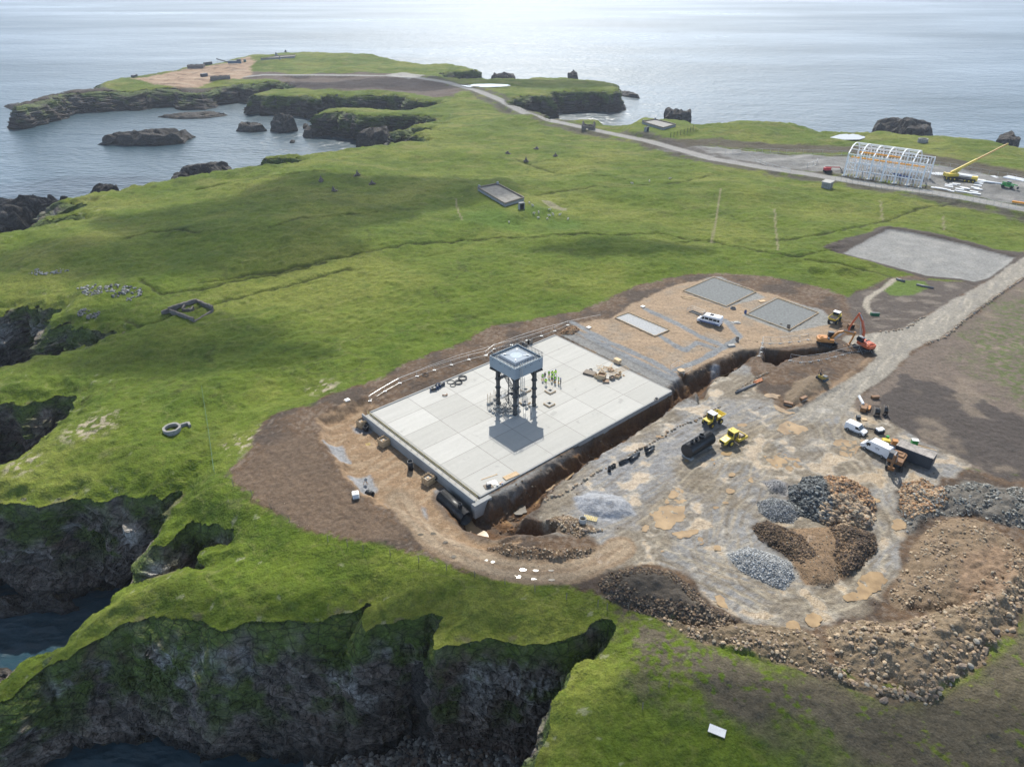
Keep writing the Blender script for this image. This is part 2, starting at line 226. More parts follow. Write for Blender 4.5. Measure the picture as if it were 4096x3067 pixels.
def height(x, y, full=False):
    x = np.asarray(x, np.float64); y = np.asarray(y, np.float64)
    L = Lbase(x, y)
    sS = sdf(x, y, SITE, 30); sY = sdf(x, y, PAD, 20)
    wild = 1 - np.maximum(ss(-9, 1, sS), ss(-6, 0, sdf(x, y, SOILR, 20)))
    wild = wild * (1 - ss(-5, 0, sY))
    far = np.clip(np.hypot(x, y) / 400, .35, 1.2)
    relief = 1.5 * far * fb2(x, y, 55, 2, 1) + .45 * fb2(x, y, 15, 3, 2) + .35 * far * (1 - np.abs(fb2(x, y * 1.9, 22, 3, 71))) 
    z = L * (1 - (1 - wild) * .85) + relief * wild + 0.10 * fb2(x, y, 3.5, 3, 3) * (.25 + .75 * wild)
    tus = fb2(x, y, 3.2, 2, 5) * .17 + np.maximum(0, fb2(x, y, 1.8, 1, 6)) * .15
    z = z + tus * wild
    for P in DITCH:
        m = (x > P[:, 0].min() - 4) & (x < P[:, 0].max() + 4) & (y > P[:, 1].min() - 4) & (y < P[:, 1].max() + 4)
        if m.any():
            d = seg_dist(x[m] + .8 * fb2(x[m], y[m], 6, 2, 31), y[m] + .8 * fb2(x[m], y[m], 6, 2, 32), P); z[m] -= .6 * (1 - ss(.2, 1.2, d)) * wild[m]
    for P, h, wd in MOUNDS:
        f = ss(-wd, 0, sdf(x, y, P, 15) + .5 * fb2(x, y, 3, 2, 41)); z = z * (1 - f) + (h + .12 * fb2(x, y, 2, 2, 42)) * f
    for (a, b), r, dp in HOLES:
        z = z - dp * (1 - ss(r * .3, r, np.hypot(x - a, y - b)))
    # cart tracks and churned ground of the works
    wx = x + .7 * fb2(x, y, 4, 3, 21); wy = y + .7 * fb2(x, y, 4, 3, 22); nrm = 1 - wild
    z = z + .10 * nrm * fb2(x, y, 1.3, 3, 23)
    sl_ = sdf(x, y, SLAB, 20)
    z = np.where(sl_ > -3.0, np.minimum(z, -.22), z)
    f = ss(-.2, 2.6, sdf(wx, wy, FLOOR, 15)); z = z * (1 - f) + (-1.95 + .12 * fb2(x, y, 3, 3, 24)) * f
    f = ss(-.2, 2.0, sdf(wx, wy, PIT, 10)); z = z * (1 - f) + (-3.9) * f
    f = ss(-1.1, 1.9, sdf(x + .8 * fb2(x, y, 6, 3, 25), y + .8 * fb2(x, y, 6, 3, 26), TRENCH, 10) + .25 * fb2(x, y, 1.6, 2, 28)); z = z * (1 - f) + (-3.6 + .25 * fb2(x, y, 2, 2, 27)) * f + .45 * np.clip(f * (1 - f) * 4, 0, 1) * fb2(x, y, 1.1, 2, 29)
    f = ss(0, 1.0, sdf(wx, wy, CROSS, 10)); z = np.minimum(z, z * (1 - f) - 2.2 * f)
    f = ss(0, 1.0, sdf(wx, wy, BIGPIT, 10)); z = np.minimum(z, z * (1 - f) - 4.0 * f)
    f = ss(-1.6, 1.4, sY); z = z * (1 - f) + (L - .25 + .03 * fb2(x, y, 4, 2, 8)) * f
    hp = np.zeros_like(z)
    for P, h, wd, ro in HEAPS:
        wq = .25 + .7 * ro; q = sdf(x + wq * fb2(x, y, 4, 3, 51), y + wq * fb2(x, y, 4, 3, 52), P, 12)
        b = h * (1 - np.exp(-np.clip(q, 0, 50) / wd * 1.6))  * (1 + ro * .35 * fb2(x, y, 2.6, 3, 53)) + ro * .25 * fb2(x, y, .9, 2, 54) * ss(0, .6, q)
        hp = np.maximum(hp, b)
    z = z + np.where(sl_ > 0, 0, hp)
    # the far road runs on a low bank, the main road lies flat
    P = FARROAD; m = (y > 230)
    if m.any():
        d = seg_dist(x[m], y[m], P); f = 1 - ss(3.5, 7.5, d); z[m] = z[m] * (1 - f) + (L[m] * .97 + .6) * f
    f = ss(-2, 1, sdf(x, y, MAINROAD, 10)) * (1 - ss(-4, -2, sdf(x, y, YARD, 8))); z = z * (1 - f) + (.12 + .04 * fb2(x, y, 3, 2, 9)) * f
    z = np.where(sl_ > .3, -1.0, z)
    for P, n in PONDS:
        f = ss(-1.5, 1.5, sdf(x, y, P, 8)); z = z - .9 * f
    z = z + np.where(wild > .3, 0, 0)
    return (z, wild, sS, hp) if full else z
def resample(P, dsf, closed=True):
    out = []; n = len(P)
    for i in range(n if closed else n - 1):
        a = P[i]; b = P[(i + 1) % n]; L_ = np.linalg.norm(b - a); ds = dsf((a + b) / 2); m = max(1, int(L_ / ds))
        for j in range(m): out.append(a + (b - a) * j / m)
    return np.array(out)
def gz(x, y): return float(height(np.array([x]), np.array([y]))[0])
def at(px, py, z=None):
    """a photo point set down on the ground (or on the level z)"""
    if z is not None: p = wz(px, py, z); return Vector((p[0], p[1], z))
    g = 0.0
    for _ in range(7):
        p = wz(px, py, g); g = .4 * g + .6 * gz(*p)
    p = wz(px, py, g); return Vector((p[0], p[1], gz(*p)))

# ---------------------------------------------------------------- materials
def nodes(m): m.use_nodes = True; n = m.node_tree; return n, n.nodes["Principled BSDF"]
def ramp_noise(n, vec, scale, lo, hi, detail=4, rough=.6):
    t = n.nodes.new("ShaderNodeTexNoise"); t.inputs['Scale'].default_value = scale; t.inputs['Detail'].default_value = detail; t.inputs['Roughness'].default_value = rough
    n.links.new(vec, t.inputs['Vector']); r = n.nodes.new("ShaderNodeMapRange"); r.inputs[1].default_value = .28; r.inputs[2].default_value = .72
    r.inputs[3].default_value = lo; r.inputs[4].default_value = hi; n.links.new(t.outputs['Fac'], r.inputs[0]); return r.outputs[0]
def mul(n, a, b):
    m = n.nodes.new("ShaderNodeMath"); m.operation = 'MULTIPLY'; n.links.new(a, m.inputs[0]); n.links.new(b, m.inputs[1]); return m.outputs[0]
MATS = {}
def M(name, col, rough=.6, metal=0.0, var=.18, scale=3.0, bump=.0, fine=None):
    """painted or raw surface: base colour broken up by noise, grime in the roughness, optional bump"""
    if name in MATS: return MATS[name]
    m = bpy.data.materials.new(name); n, b = nodes(m); MATS[name] = m
    g = n.nodes.new("ShaderNodeNewGeometry"); tcn = n.nodes.new("ShaderNodeTexCoord"); v = tcn.outputs['Object']
    f = mul(n, ramp_noise(n, v, scale, 1 - var, 1 + var), ramp_noise(n, v, scale * 6, 1 - var * .5, 1 + var * .5))
    vm = n.nodes.new("ShaderNodeVectorMath"); vm.operation = 'SCALE'; vm.inputs[0].default_value = col[:3]; n.links.new(f, vm.inputs['Scale'])
    n.links.new(vm.outputs[0], b.inputs['Base Color']); n.links.new(ramp_noise(n, v, scale * 2, max(0, rough - .12), min(1, rough + .12)), b.inputs['Roughness'])
    b.inputs['Metallic'].default_value = metal
    if bump:
        t = n.nodes.new("ShaderNodeTexNoise"); t.inputs['Scale'].default_value = fine or scale * 8; t.inputs['Detail'].default_value = 5; n.links.new(v, t.inputs['Vector'])
        bp = n.nodes.new("ShaderNodeBump"); bp.inputs['Strength'].default_value = bump; bp.inputs['Distance'].default_value = .1; n.links.new(t.outputs['Fac'], bp.inputs['Height']); n.links.new(bp.outputs[0], b.inputs['Normal'])
    return m
def vcol_mat(name, var=.3, rough=.95, bumps=((1.5, .25), (.35, .12)), sc=(.25, 1.2, 5.0), spec=.25):
    """natural ground: colour from the surface's own pigment map, broken up by three sizes of noise, with grain in the bump"""
    m = bpy.data.materials.new(name); n, b = nodes(m); MATS[name] = m
    at_ = n.nodes.new("ShaderNodeAttribute"); at_.attribute_name = "Col"; g = n.nodes.new("ShaderNodeNewGeometry"); v = g.outputs['Position']
    f = mul(n, mul(n, ramp_noise(n, v, sc[0], 1 - var * .6, 1 + var * .6), ramp_noise(n, v, sc[1], 1 - var, 1 + var)), ramp_noise(n, v, sc[2], 1 - var, 1 + var))
    vm = n.nodes.new("ShaderNodeVectorMath"); vm.operation = 'SCALE'; n.links.new(at_.outputs['Color'], vm.inputs[0]); n.links.new(f, vm.inputs['Scale'])
    n.links.new(vm.outputs[0], b.inputs['Base Color']); b.inputs['Roughness'].default_value = rough; b.inputs['Specular IOR Level'].default_value = spec
    wa = n.nodes.new("ShaderNodeAttribute"); wa.attribute_name = "wet"; mr = n.nodes.new("ShaderNodeMapRange"); mr.inputs[3].default_value = rough; mr.inputs[4].default_value = .38; n.links.new(wa.outputs['Fac'], mr.inputs[0]); n.links.new(mr.outputs[0], b.inputs['Roughness'])
    prev = None
    for s, d in bumps:
        t = n.nodes.new("ShaderNodeTexNoise"); t.inputs['Scale'].default_value = 1 / s; t.inputs['Detail'].default_value = 4; n.links.new(v, t.inputs['Vector'])
        bp = n.nodes.new("ShaderNodeBump"); bp.inputs['Strength'].default_value = 1; bp.inputs['Distance'].default_value = d; n.links.new(t.outputs['Fac'], bp.inputs['Height'])
        if prev: n.links.new(prev, bp.inputs['Normal'])
        prev = bp.outputs[0]
    n.links.new(prev, b.inputs['Normal']); return m
GRASS = vcol_mat('grass_turf', .24, .95, ((1.7, .48), (.4, .26)), (.10, 1.0, 4.0), .10)
SOIL = vcol_mat('bare_soil', .24, .95, ((1.0, .16), (.25, .12)), (.2, 1.6, 6.5), .25)
ROCK = vcol_mat('cliff_rock', .38, .85, ((1.6, .7), (.4, .3)), (.3, 1.1, 4.0), .3)
n = ROCK.node_tree; bs = n.nodes['Principled BSDF']; old = bs.inputs['Base Color'].links[0].from_socket; g = n.nodes.new("ShaderNodeNewGeometry"); mpg = n.nodes.new("ShaderNodeMapping"); mpg.inputs['Rotation'].default_value = (.25, .5, .3); mpg.inputs['Scale'].default_value = (.55, .55, 1.3); n.links.new(g.outputs['Position'], mpg.inputs[0])
vo = n.nodes.new("ShaderNodeTexVoronoi"); vo.feature = 'DISTANCE_TO_EDGE'; vo.inputs['Scale'].default_value = .8; n.links.new(mpg.outputs[0], vo.inputs['Vector']); mr = n.nodes.new("ShaderNodeMapRange"); mr.inputs[1].default_value = .0; mr.inputs[2].default_value = .07; mr.inputs[3].default_value = .35; mr.inputs[4].default_value = 1; n.links.new(vo.outputs['Distance'], mr.inputs[0])
vm = n.nodes.new("ShaderNodeVectorMath"); vm.operation = 'SCALE'; n.links.new(old, vm.inputs[0]); n.links.new(mr.outputs[0], vm.inputs['Scale']); n.links.new(vm.outputs[0], bs.inputs['Base Color'])
STONE = vcol_mat('stones', .22, .85, ((.4, .05), (.1, .03)), (.5, 2.5, 9.0), .3)

def npmesh(name, V, F, mat, col=None, wet=None, smooth=True, kind=None):
    me = bpy.data.meshes.new(name); V = np.asarray(V, np.float32); F = np.asarray(F, np.int32); n = F.shape[1]
    me.vertices.add(len(V)); me.vertices.foreach_set('co', V.ravel()); me.loops.add(F.size); me.loops.foreach_set('vertex_index', F.ravel())
    me.polygons.add(len(F)); me.polygons.foreach_set('loop_start', np.arange(0, F.size, n, dtype=np.int32)); me.polygons.foreach_set('loop_total', np.full(len(F), n, np.int32))
    me.polygons.foreach_set('use_smooth', np.full(len(F), smooth)); me.update(calc_edges=True)
    if col is not None:
        a = me.color_attributes.new('Col', 'FLOAT_COLOR', 'POINT'); c = np.ones((len(V), 4), np.float32); c[:, :3] = np.clip(col, 0, 1); a.data.foreach_set('color', c.ravel())
    if wet is not None:
        a = me.attributes.new('wet', 'FLOAT', 'POINT'); a.data.foreach_set('value', np.asarray(wet, np.float32))
    me.materials.append(mat); o = bpy.data.objects.new(name, me); C.objects.link(o)
    if kind: o['kind'] = kind
    return o
def sub(V, F, sel):
    """keep the chosen faces and only the vertices they use"""
    G = F[sel]; u, inv = np.unique(G, return_inverse=True); return u, inv.reshape(G.shape)

# ---------------------------------------------------------------- the land: one sheet, finer near the works, cut into grassland, bare earth, yard and roads
A_N, R_N = 900, 1400
ang = np.linspace(-1.0, 1.0, A_N); rad = 34.0 * np.exp(np.linspace(0, math.log(1150 / 34.0), R_N))
AA, RR = np.meshgrid(ang, rad); X = (RR * np.sin(AA)).ravel(); Y = (RR * np.cos(AA)).ravel()
wxc, wyc = warpc(X, Y)
dC = seg_dist(X + wxc, Y + wyc, CO, True); dC = np.where(inside(X + wxc, Y + wyc, CO), dC, -dC)
Z, WILD, SS_, HP = height(X, Y, True)
rr_ = RR.ravel()
turf = ss(-.5, 4.5, dC); Z = Z - (1 - turf) * (.9 + 1.0 * vn2(X / 4.2, Y / 4.2, 91)) * np.clip(WILD, 0, 1)
# terracettes and slumps in the turf near the edge
Z = Z - .18 * np.clip(WILD, 0, 1) * (1 - ss(2, 9, dC)) * ss(.0, .6, fb2(X, Y, 4.5, 2, 92))
if True:
    COL = np.zeros((len(X), 3)); WET = np.zeros(len(X))
    def mixc(c, f):
        global COL
        f = np.clip(f, 0, 1)[:, None]; COL = COL * (1 - f) + np.asarray(c)[None, :] * f
    n1 = fb2(X, Y, 45, 4, 101); n2 = fb2(X, Y, 8, 4, 102); n3 = fb2(X, Y, 1.6, 3, 103); n4 = fb2(X, Y * 1.7, 20, 4, 104)
    farf = ss(180, 420, rr_)
    COL[:] = (.086, .122, .015)
    mixc((.152, .168, .034), ss(-.3, .8, n1 + .4 * n2) * .8)
    mixc((.050, .088, .010), ss(.0, .8, n2 - .3 * n1) * .6); tk_ = np.abs(fb2(X, Y, 38, 4, 140)); mixc((.055, .070, .018), (1 - ss(.01, .045, tk_)) * ss(.0, .3, fb2(X, Y, 30, 2, 141)) * .55); mixc((.19, .185, .08), (1 - ss(.0, .03, np.abs(fb2(X * .7, Y * 1.4, 26, 4, 142)))) * .35)
    mixc((.165, .165, .050), ss(.1, .8, n4) * farf * .7); mixc((.06, .085, .02), ss(.2, .8, fb2(X * .6, Y * 1.6, 9, 4, 143)) * farf * .55)
    mixc((.080, .120, .018), ss(.2, .7, n3) * .35 * (1 - farf))
    mixc((.145, .150, .045), ss(.25, .8, -n3) * .3)
    mixc((.30, .29, .22), ss(.7, .95, fb2(X, Y, 3, 4, 120) - .25 * ss(-5, 20, dC)) * .4 * (1 - ss(6, 16, dC)))
    for px, py, r in [(1950,880,9),(2150,860,7),(2050,900,8),(2250,900,8)]:
        a, b = wl(px, py); mixc((.070, .122, .018), (1 - ss(r * .4, r * 1.6, np.hypot(X - a, Y - b) + 2 * n2)) * .8)
    for px, py, r in [(390,1690,7),(330,1720,6),(90,1850,5),(1050,1760,5),(960,1790,5),(1290,1560,5)]:
        a, b = wl(px, py); mixc((.32, .28, .20), (1 - ss(r * .3, r, np.hypot(X - a, Y - b))) * ss(.1, .5, n3 + .3 * n2))
    for P in DITCH: 
        d = seg_dist(X + .8 * fb2(X, Y, 6, 2, 31), Y + .8 * fb2(X, Y, 6, 2, 32), P); mixc((.040, .05, .016), (1 - ss(.25, .9, d)) * .8)
    for P in [PL(q) for q in ([(3660-780,765),(2868,850),(2848,960)],[(3097,830),(3105,900),(3113,1000)],[(3520,810),(3535,870)],[(3772,865),(3776,925)],[(1822,800),(1835,860),(1850,890)],[(2160,810),(2200,815),(2250,845)])]:
        mixc((.22, .19, .13), (1 - ss(.15, .5, seg_dist(X, Y, P))) * .7)
    mixc((.24, .22, .16), (1 - ss(3, 5, seg_dist(X, Y, PL([(2175,820),(2255,845)])))) * .7 * (sdf(X, Y, PL([(2170,812),(2200,810),(2258,838),(2258,846),(2215,838)]), 6) > -.5))
    PEAT = (.060, .048, .040); BROWN = (.105, .068, .042); TAN = (.30, .225, .145); DRY = (.19, .155, .125); GREY = (.20, .20, .20); LGREY = (.33, .325, .31); MUD = (.185, .158, .122); SLURRY = (.36, .26, .15)
    nw = fb2(X, Y, 5, 4, 61); nf = fb2(X, Y, 1.0, 3, 62)
    def reg(P, c, soft=.6, warp=1.2, amt=1.0, far=20):
        mixc(c, ss(-soft, soft, sdf(X, Y, P, far) + warp * (nw * .7 + nf * .3)) * amt)
    # ground disturbed round the works
    reg(SITE, BROWN, .5, 1.6); mixc(PEAT, ss(-.2, .5, n2 + .3 * nf) * ss(-1, .5, SS_) * .8)
    mixc(DRY, ss(.1, .7, nf - n2 * .6) * ss(-1, .5, SS_) * .5)
    reg(SOILR, (.135, .108, .088), .6, 1.0); sR = sdf(X, Y, SOILR, 20)
    mixc((.052, .045, .042), ss(-.5, .5, sdf(X, Y, PZ([(3480,1640),(3620,1505),(3700,1520),(3850,1570),(4100,1680),(4400,1800),(4300,1960),(4000,1900),(3850,1850),(3600,1730),(3400,1650)]), 15) + 2 * nw) * .85)
    mixc((.23, .185, .14), ss(.2, .8, fb2(X - .6 * Y, Y + X, 12, 3, 66)) * ss(0, 2, sR) * .5)
    mixc((.075, .105, .025), ss(-6, 6, sdf(X, Y, PZ([(4096,1180),(3990,1230),(3870,1370),(3870,1430),(3980,1530),(4096,1640),(4500,1700),(4500,1150)]), 20) + 6 * n2) * ss(-.4, .4, n3 + .3 * nf) * .8)
    reg(SOILU, (.085, .070, .060), .6, 1.0)
    mixc((.21, .18, .15), ss(.1, .7, fb2(X, Y * 2, 7, 3, 67)) * ss(0, 2, sdf(X, Y, SOILU, 10)) * .5)
    reg(PADSOIL, PEAT, .6, 1.2); reg(PAD, (.215, .215, .208), .4, .3); mixc((.26, .255, .24), ss(0, .6, nw) * ss(0, 1, sdf(X, Y, PAD, 10)) * .6)
    mixc((.085, .13, .02), ss(-.4, .4, sdf(X, Y, PZ([(3540,1130),(3590,1115),(3700,1125),(3720,1150),(3640,1185),(3560,1180),(3530,1160)]), 8) + .8 * nw))
    mixc((.30, .27, .22), 1 - ss(.4, 1.0, seg_dist(X, Y, PZ([(3575,1118),(3540,1150),(3490,1180),(3465,1200),(3465,1230),(3485,1255)])) + .3 * nw))
    # compound north of the slab
    reg(COMPOUND, (.29, .215, .145), .5, .8); mixc((.24, .20, .155), ss(0, .7, n2) * ss(0, 2, sdf(X, Y, COMPOUND, 10)) * .7)
    reg(GSTRIP, (.19, .19, .185), .4, .7)
    for q in ([(2310,1325),(2420,1380),(2560,1450),(2700,1520)],[(2290,1290),(2440,1370),(2600,1440),(2720,1510)],[(2580,1235),(2700,1290),(2800,1345),(2900,1385)],[(2700,1480),(2800,1440),(2900,1385),(2960,1345),(2900,1280),(2850,1270)],[(2620,1330),(2700,1380),(2740,1400),(2790,1370),(2850,1390)]):
        mixc((.185, .195, .205), 1 - ss(.7, 1.1, seg_dist(X, Y, PZ(q)) + .3 * nw))
    reg(E([(2740,1170),(2830,1110),(2880,1105),(3020,1165),(3060,1190),(2900,1230)]), (.22, .22, .21), .4, .4); reg(E([(2970,1260),(3100,1190),(3290,1240),(3350,1290),(3150,1330),(2990,1270)]), (.22, .22, .21), .4, .4)
    # graded earth bank and pit floor south-west of the slab
    reg(E([(930,1905),(1010,1840),(1100,1760),(1150,1730),(1240,1740),(1300,1830),(1400,1950),(1520,2060),(1600,2110),(1580,2160),(1380,2140),(1170,2080),(1050,2000)]), (.125, .088, .060), 1.5, 1.5, .8)
    ln = np.sin((X * math.cos(.75) + Y * math.sin(.75)) * 3.2 + 2 * nw); mixc((.085, .058, .040), ss(.5, 1, ln) * ss(.5, 2, -sdf(X, Y, FLOOR, 10)) * ss(.5, 3, SS_) * (X < -8) * .5)
    reg(FLOOR, (.235, .160, .098), .7, 1.2); mixc((.30, .225, .15), ss(-.2, .6, fb2(X + Y, (X - Y) * 2.2, 5, 3, 68)) * ss(0, 2, sdf(X, Y, FLOOR, 10)) * .8)
    for q in ([(1300,1790),(1370,1780),(1400,1850),(1370,1870),(1320,1830)],[(1400,1920),(1480,1900),(1510,1960),(1460,2000),(1420,1960)],[(1540,2020),(1640,1990),(1700,2030),(1710,2100),(1660,2130),(1590,2080)],[(1735,1960),(1790,1945),(1840,2010),(1820,2060),(1760,2020)],[(1400,1700),(1450,1720),(1500,1700),(1480,1730),(1420,1730)]):
        reg(E(q, -1.9), (.24, .245, .255), .4, .6)
    for P in (PIT, TRENCH, CROSS, BIGPIT): reg(P, (.105, .060, .032), .4, .6); 
    mixc((.17, .095, .045), ss(.1, .8, nf + nw) * ss(.3, 1.4, sdf(X, Y, TRENCH, 6)) * .7)
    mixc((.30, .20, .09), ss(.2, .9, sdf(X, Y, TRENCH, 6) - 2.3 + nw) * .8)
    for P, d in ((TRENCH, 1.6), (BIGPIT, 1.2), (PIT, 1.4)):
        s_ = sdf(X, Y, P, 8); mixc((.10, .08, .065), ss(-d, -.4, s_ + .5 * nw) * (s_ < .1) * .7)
    # the yard
    sYd = sdf(X, Y, YARD, 25); ins = ss(-.4, .8, sYd + 1.0 * nw); mixc(MUD, ins)
    gpatch = fb2(X + .3 * Y, Y, 14, 4, 69); mixc((.215, .215, .215), ins * ss(-.3, .3, gpatch) * .9)
    reg(E([(2300,1960),(2400,1830),(2600,1750),(2800,1650),(2950,1640),(2900,1760),(2700,1850),(2560,1950),(2540,2100),(2330,2080)]), (.225, .228, .235), 2.5, 2.5, .9)
    tr = fb2((X * .80 + Y * .60) * .22, (X * .60 - Y * .80) * 1.6, 1.3, 4, 70); mixc((.275, .245, .195), ins * ss(.1, .7, tr) * .6); mixc((.15, .125, .095), ins * ss(.1, .8, -tr) * .6)
    def arc(cx, cy, r0, r1): d = np.hypot(X - cx, Y - cy); return ss(r0 - 1, r0 + 1, d) * (1 - ss(r1 - 1, r1 + 1, d))
    cxy = wz(3250, 2130); dd = np.hypot(X - cxy[0], Y - cxy[1]) + 1.3 * fb2(X, Y, 9, 3, 178) + .25 * nf; rut = vn2(dd * 2.4, np.arctan2(Y - cxy[1], X - cxy[0]) * 3, 77)
    rk = ss(-.2, .4, fb2(X, Y, 6, 3, 177)); mixc((.31, .265, .195), ins * arc(*cxy, 13, 24) * ss(.5, .9, rut) * .5 * rk); mixc((.14, .115, .085), ins * arc(*cxy, 13, 24) * ss(.5, .9, 1 - rut) * .45 * rk)
    md = sdf(X, Y, MAINROAD, 12)
    TRK = [[(3700,1400),(3450,1520),(3250,1640),(3080,1760),(2900,1900),(2700,2100),(2480,2230)], [(3450,1520),(3300,1680),(3350,1800),(3480,1950),(3560,2100),(3540,2250),(3440,2350),(3250,2430),(3050,2420),(2900,2330),(2800,2200),(2900,2050),(3050,1850),(3200,1690)], [(2500,2200),(2700,2230),(2900,2380),(3150,2440),(3400,2390)], [(3600,1450),(3400,1560),(3200,1690),(3000,1740),(2800,1850),(2560,2060)]]
    rt_ = random.Random(3); mY = (sYd > -6) | (md > -1)
    for q in TRK:
        base_ = resample(PZ(q), lambda p: 6.0, False); base_ = np.array([base_[max(0, i - 1):i + 2].mean(0) for i in range(len(base_))])
        for j in range(7):
            P = base_ + np.array([rt_.uniform(-3.5, 3.5), rt_.uniform(-2.5, 2.5)]); xm, ym = X[mY] + 1.0 * fb2(X[mY], Y[mY], 14, 2, 200 + j), Y[mY] + 1.0 * fb2(X[mY], Y[mY], 14, 2, 210 + j); dk = seg_dist(xm, ym, P); fl = np.zeros(len(X)); fl[mY] = (1 - ss(.12, .38, np.abs(dk - 1.0))) * ss(-.5, .2, fb2(xm, ym, 5, 2, 220 + j)); c__ = [(.14, .115, .085), (.33, .29, .22), (.17, .14, .10), (.30, .25, .18)][j % 4]; mixc(c__, fl * (.35 + .3 * rt_.random()) * np.clip(ins + (md > 0), 0, 1))
    pud = fb2(X, Y, 4.2, 4, 78) + .35 * fb2(X, Y, 17, 2, 79)
    mixc((.31, .285, .24), ins * ss(.28, .42, pud) * .5); mixc(SLURRY, ins * ss(.45, .75, pud) * .6); WET += ins * ss(.46, .52, pud)
    for P, c in zip([h[0] for h in HEAPS], [(.26, .27, .29), (.17, .17, .18), (.22, .225, .24), (.12, .105, .09), (.060, .046, .034), (.055, .045, .036), (.20, .135, .082), (.27, .27, .26), (.075, .063, .050), (.15, .115, .075),
            (.19, .145, .095), (.185, .135, .088), (.135, .125, .11), (.165, .125, .085), (.20, .14, .09), (.14, .10, .065), (.135, .09, .055), (.10, .065, .04), (.24, .25, .27), (.27, .28, .29)]):
        mixc(c, ss(-.6, .3, sdf(X, Y, P, 8) + .9 * nw))
    mixc((.10, .085, .07), ss(.1, .8, nf) * ss(.5, 1.5, HP) * .45)
    reg(E([(3840,2220),(3990,2160),(4100,2260),(4020,2360),(3900,2420),(3820,2330)], 1.5), (.21, .145, .095), 1, .8)
    # roads
    md = sdf(X, Y, MAINROAD, 12); u = (X * .63 + Y * .78); vv = (X * .78 - Y * .63)
    mixc((.24, .222, .19), ss(-.3, .5, md + .5 * nw)); mixc((.33, .30, .25), ss(0, 1, md) * ss(.05, .6, fb2(u * .12, vv * 1.3, 1, 4, 81)) * .8); mixc((.20, .19, .175), ss(0, 1, md) * ss(.2, .7, -fb2(u * .10, vv * 1.1, 1, 4, 82)) * .7)
    dfr = seg_dist(X, Y, FARROAD); 
    mixc((.070, .056, .046), (1 - ss(9, 15, seg_dist(X, Y, PL([(2650,590),(2800,578),(3000,578),(3200,582),(3400,600),(3560,622),(3750,646),(3900,664),(4096,702),(4300,760)])) + 3 * n2)) * ss(-.7, -.1, n3 + .6) * .9); reg(SHEDYARD, (.165, .165, .16), 1, 2.5, 1, 30); mixc((.24, .235, .225), ss(.1, .6, n4) * ss(0, 2, sdf(X, Y, SHEDYARD, 30)) * .7); mixc((.10, .095, .09), ss(.2, .7, -n4) * ss(0, 2, sdf(X, Y, SHEDYARD, 30)) * .6); mixc((.075, .065, .055), ss(-8, -3, sdf(X, Y, SHEDYARD, 30)) * (1 - ss(-2.5, -.5, sdf(X, Y, SHEDYARD, 30))) * ss(-.6, .1, n2) * .9)
    mixc((.080, .070, .062), (1 - ss(9, 13, dfr + 3 * nw)) * (Y > 220) * .85 * ss(-.7, .0, n2))
    fr2 = 1 - ss(3.3, 4.3, dfr + .4 * nw); mixc((.235, .23, .22), fr2)
    mixc((.11, .088, .075), ss(-2, 2, sdf(X, Y, PL([(1000,290),(1250,300),(1560,292),(1640,310),(1760,330),(1850,365),(1810,390),(1700,385),(1560,370),(1350,365),(1180,350),(1100,320),(1000,315)]), 30) + 3 * nw) * (dfr > 4))
    reg(PL([(520,320),(650,300),(760,272),(900,255),(1000,235),(1025,250),(1000,270),(1010,300),(960,320),(850,325),(780,345),(720,350),(640,340)]), (.30, .215, .15), 1.5, 3, 1, 40); qz = ss(-2, 2, sdf(X, Y, PL([(560,320),(650,302),(760,275),(900,258),(1000,240),(1000,300),(850,325),(720,350),(640,340)]), 40)); mixc((.15, .10, .07), qz * ss(.0, .6, n2 + n4) * .8); mixc((.38, .30, .22), qz * ss(.1, .6, fb2(X * .4, Y * 1.5, 14, 3, 190)) * .7)
    reg(PL([(1540,300),(1610,290),(1680,300),(1700,310),(1640,320),(1600,318)]), (.30, .29, .27), 1, 1, 1, 20)
    dtk = seg_dist(X, Y, TRACKROAD); mixc((.225, .165, .11), 1 - ss(2.2, 3.0, dtk + .5 * nw)); mixc((.30, .24, .17), (1 - ss(.3, 1.0, np.abs(dtk - 1.1) + .3 * nw)) * .6)
    mixc((.30, .24, .16), (1 - ss(.2, .7, seg_dist(X, Y, PL([(2400,3090),(2200,3030),(2130,3060)])))) * 0)
    # vegetation returning at the foot of the earth bank
    mixc((.062, .105, .018), ss(-.2, .6, n3 + .5 * n2) * ss(-14, -7, sdf(X, Y, SITE, 30)) * 0)
    pe = E([(2500,2440),(2560,2500),(2800,2600),(3100,2690),(3400,2770),(3700,2860),(3860,2740),(4030,2560),(4200,2350),(4500,2200),(4500,3000),(4096,3300),(3300,2950),(2900,2800),(2600,2640)])
    mixc((.095, .080, .060), ss(-7, 2, sdf(X, Y, pe, 20) + 3 * n2) * (1 - ss(-1, .3, SS_)) * ss(-.35, .25, nf * .6 - .5 * n3 + .5 * n2 + .15 - .30 + .75 * ss(16, 40, X)) * .95)
    # land falling bare at the cliff's lip
    mixc((.13, .11, .075), (1 - ss(.1, .9, dC + .6 * nf)) * ss(.3, .7, nw) * WILD * .6)
    rocky = ss(-4, 4, sdf(X, Y, PL([(40,430),(60,400),(300,350),(405,350),(540,372),(600,362),(760,366),(640,352),(860,342),(760,370),(300,400)]), 60)); mixc((.065, .055, .047), rocky)
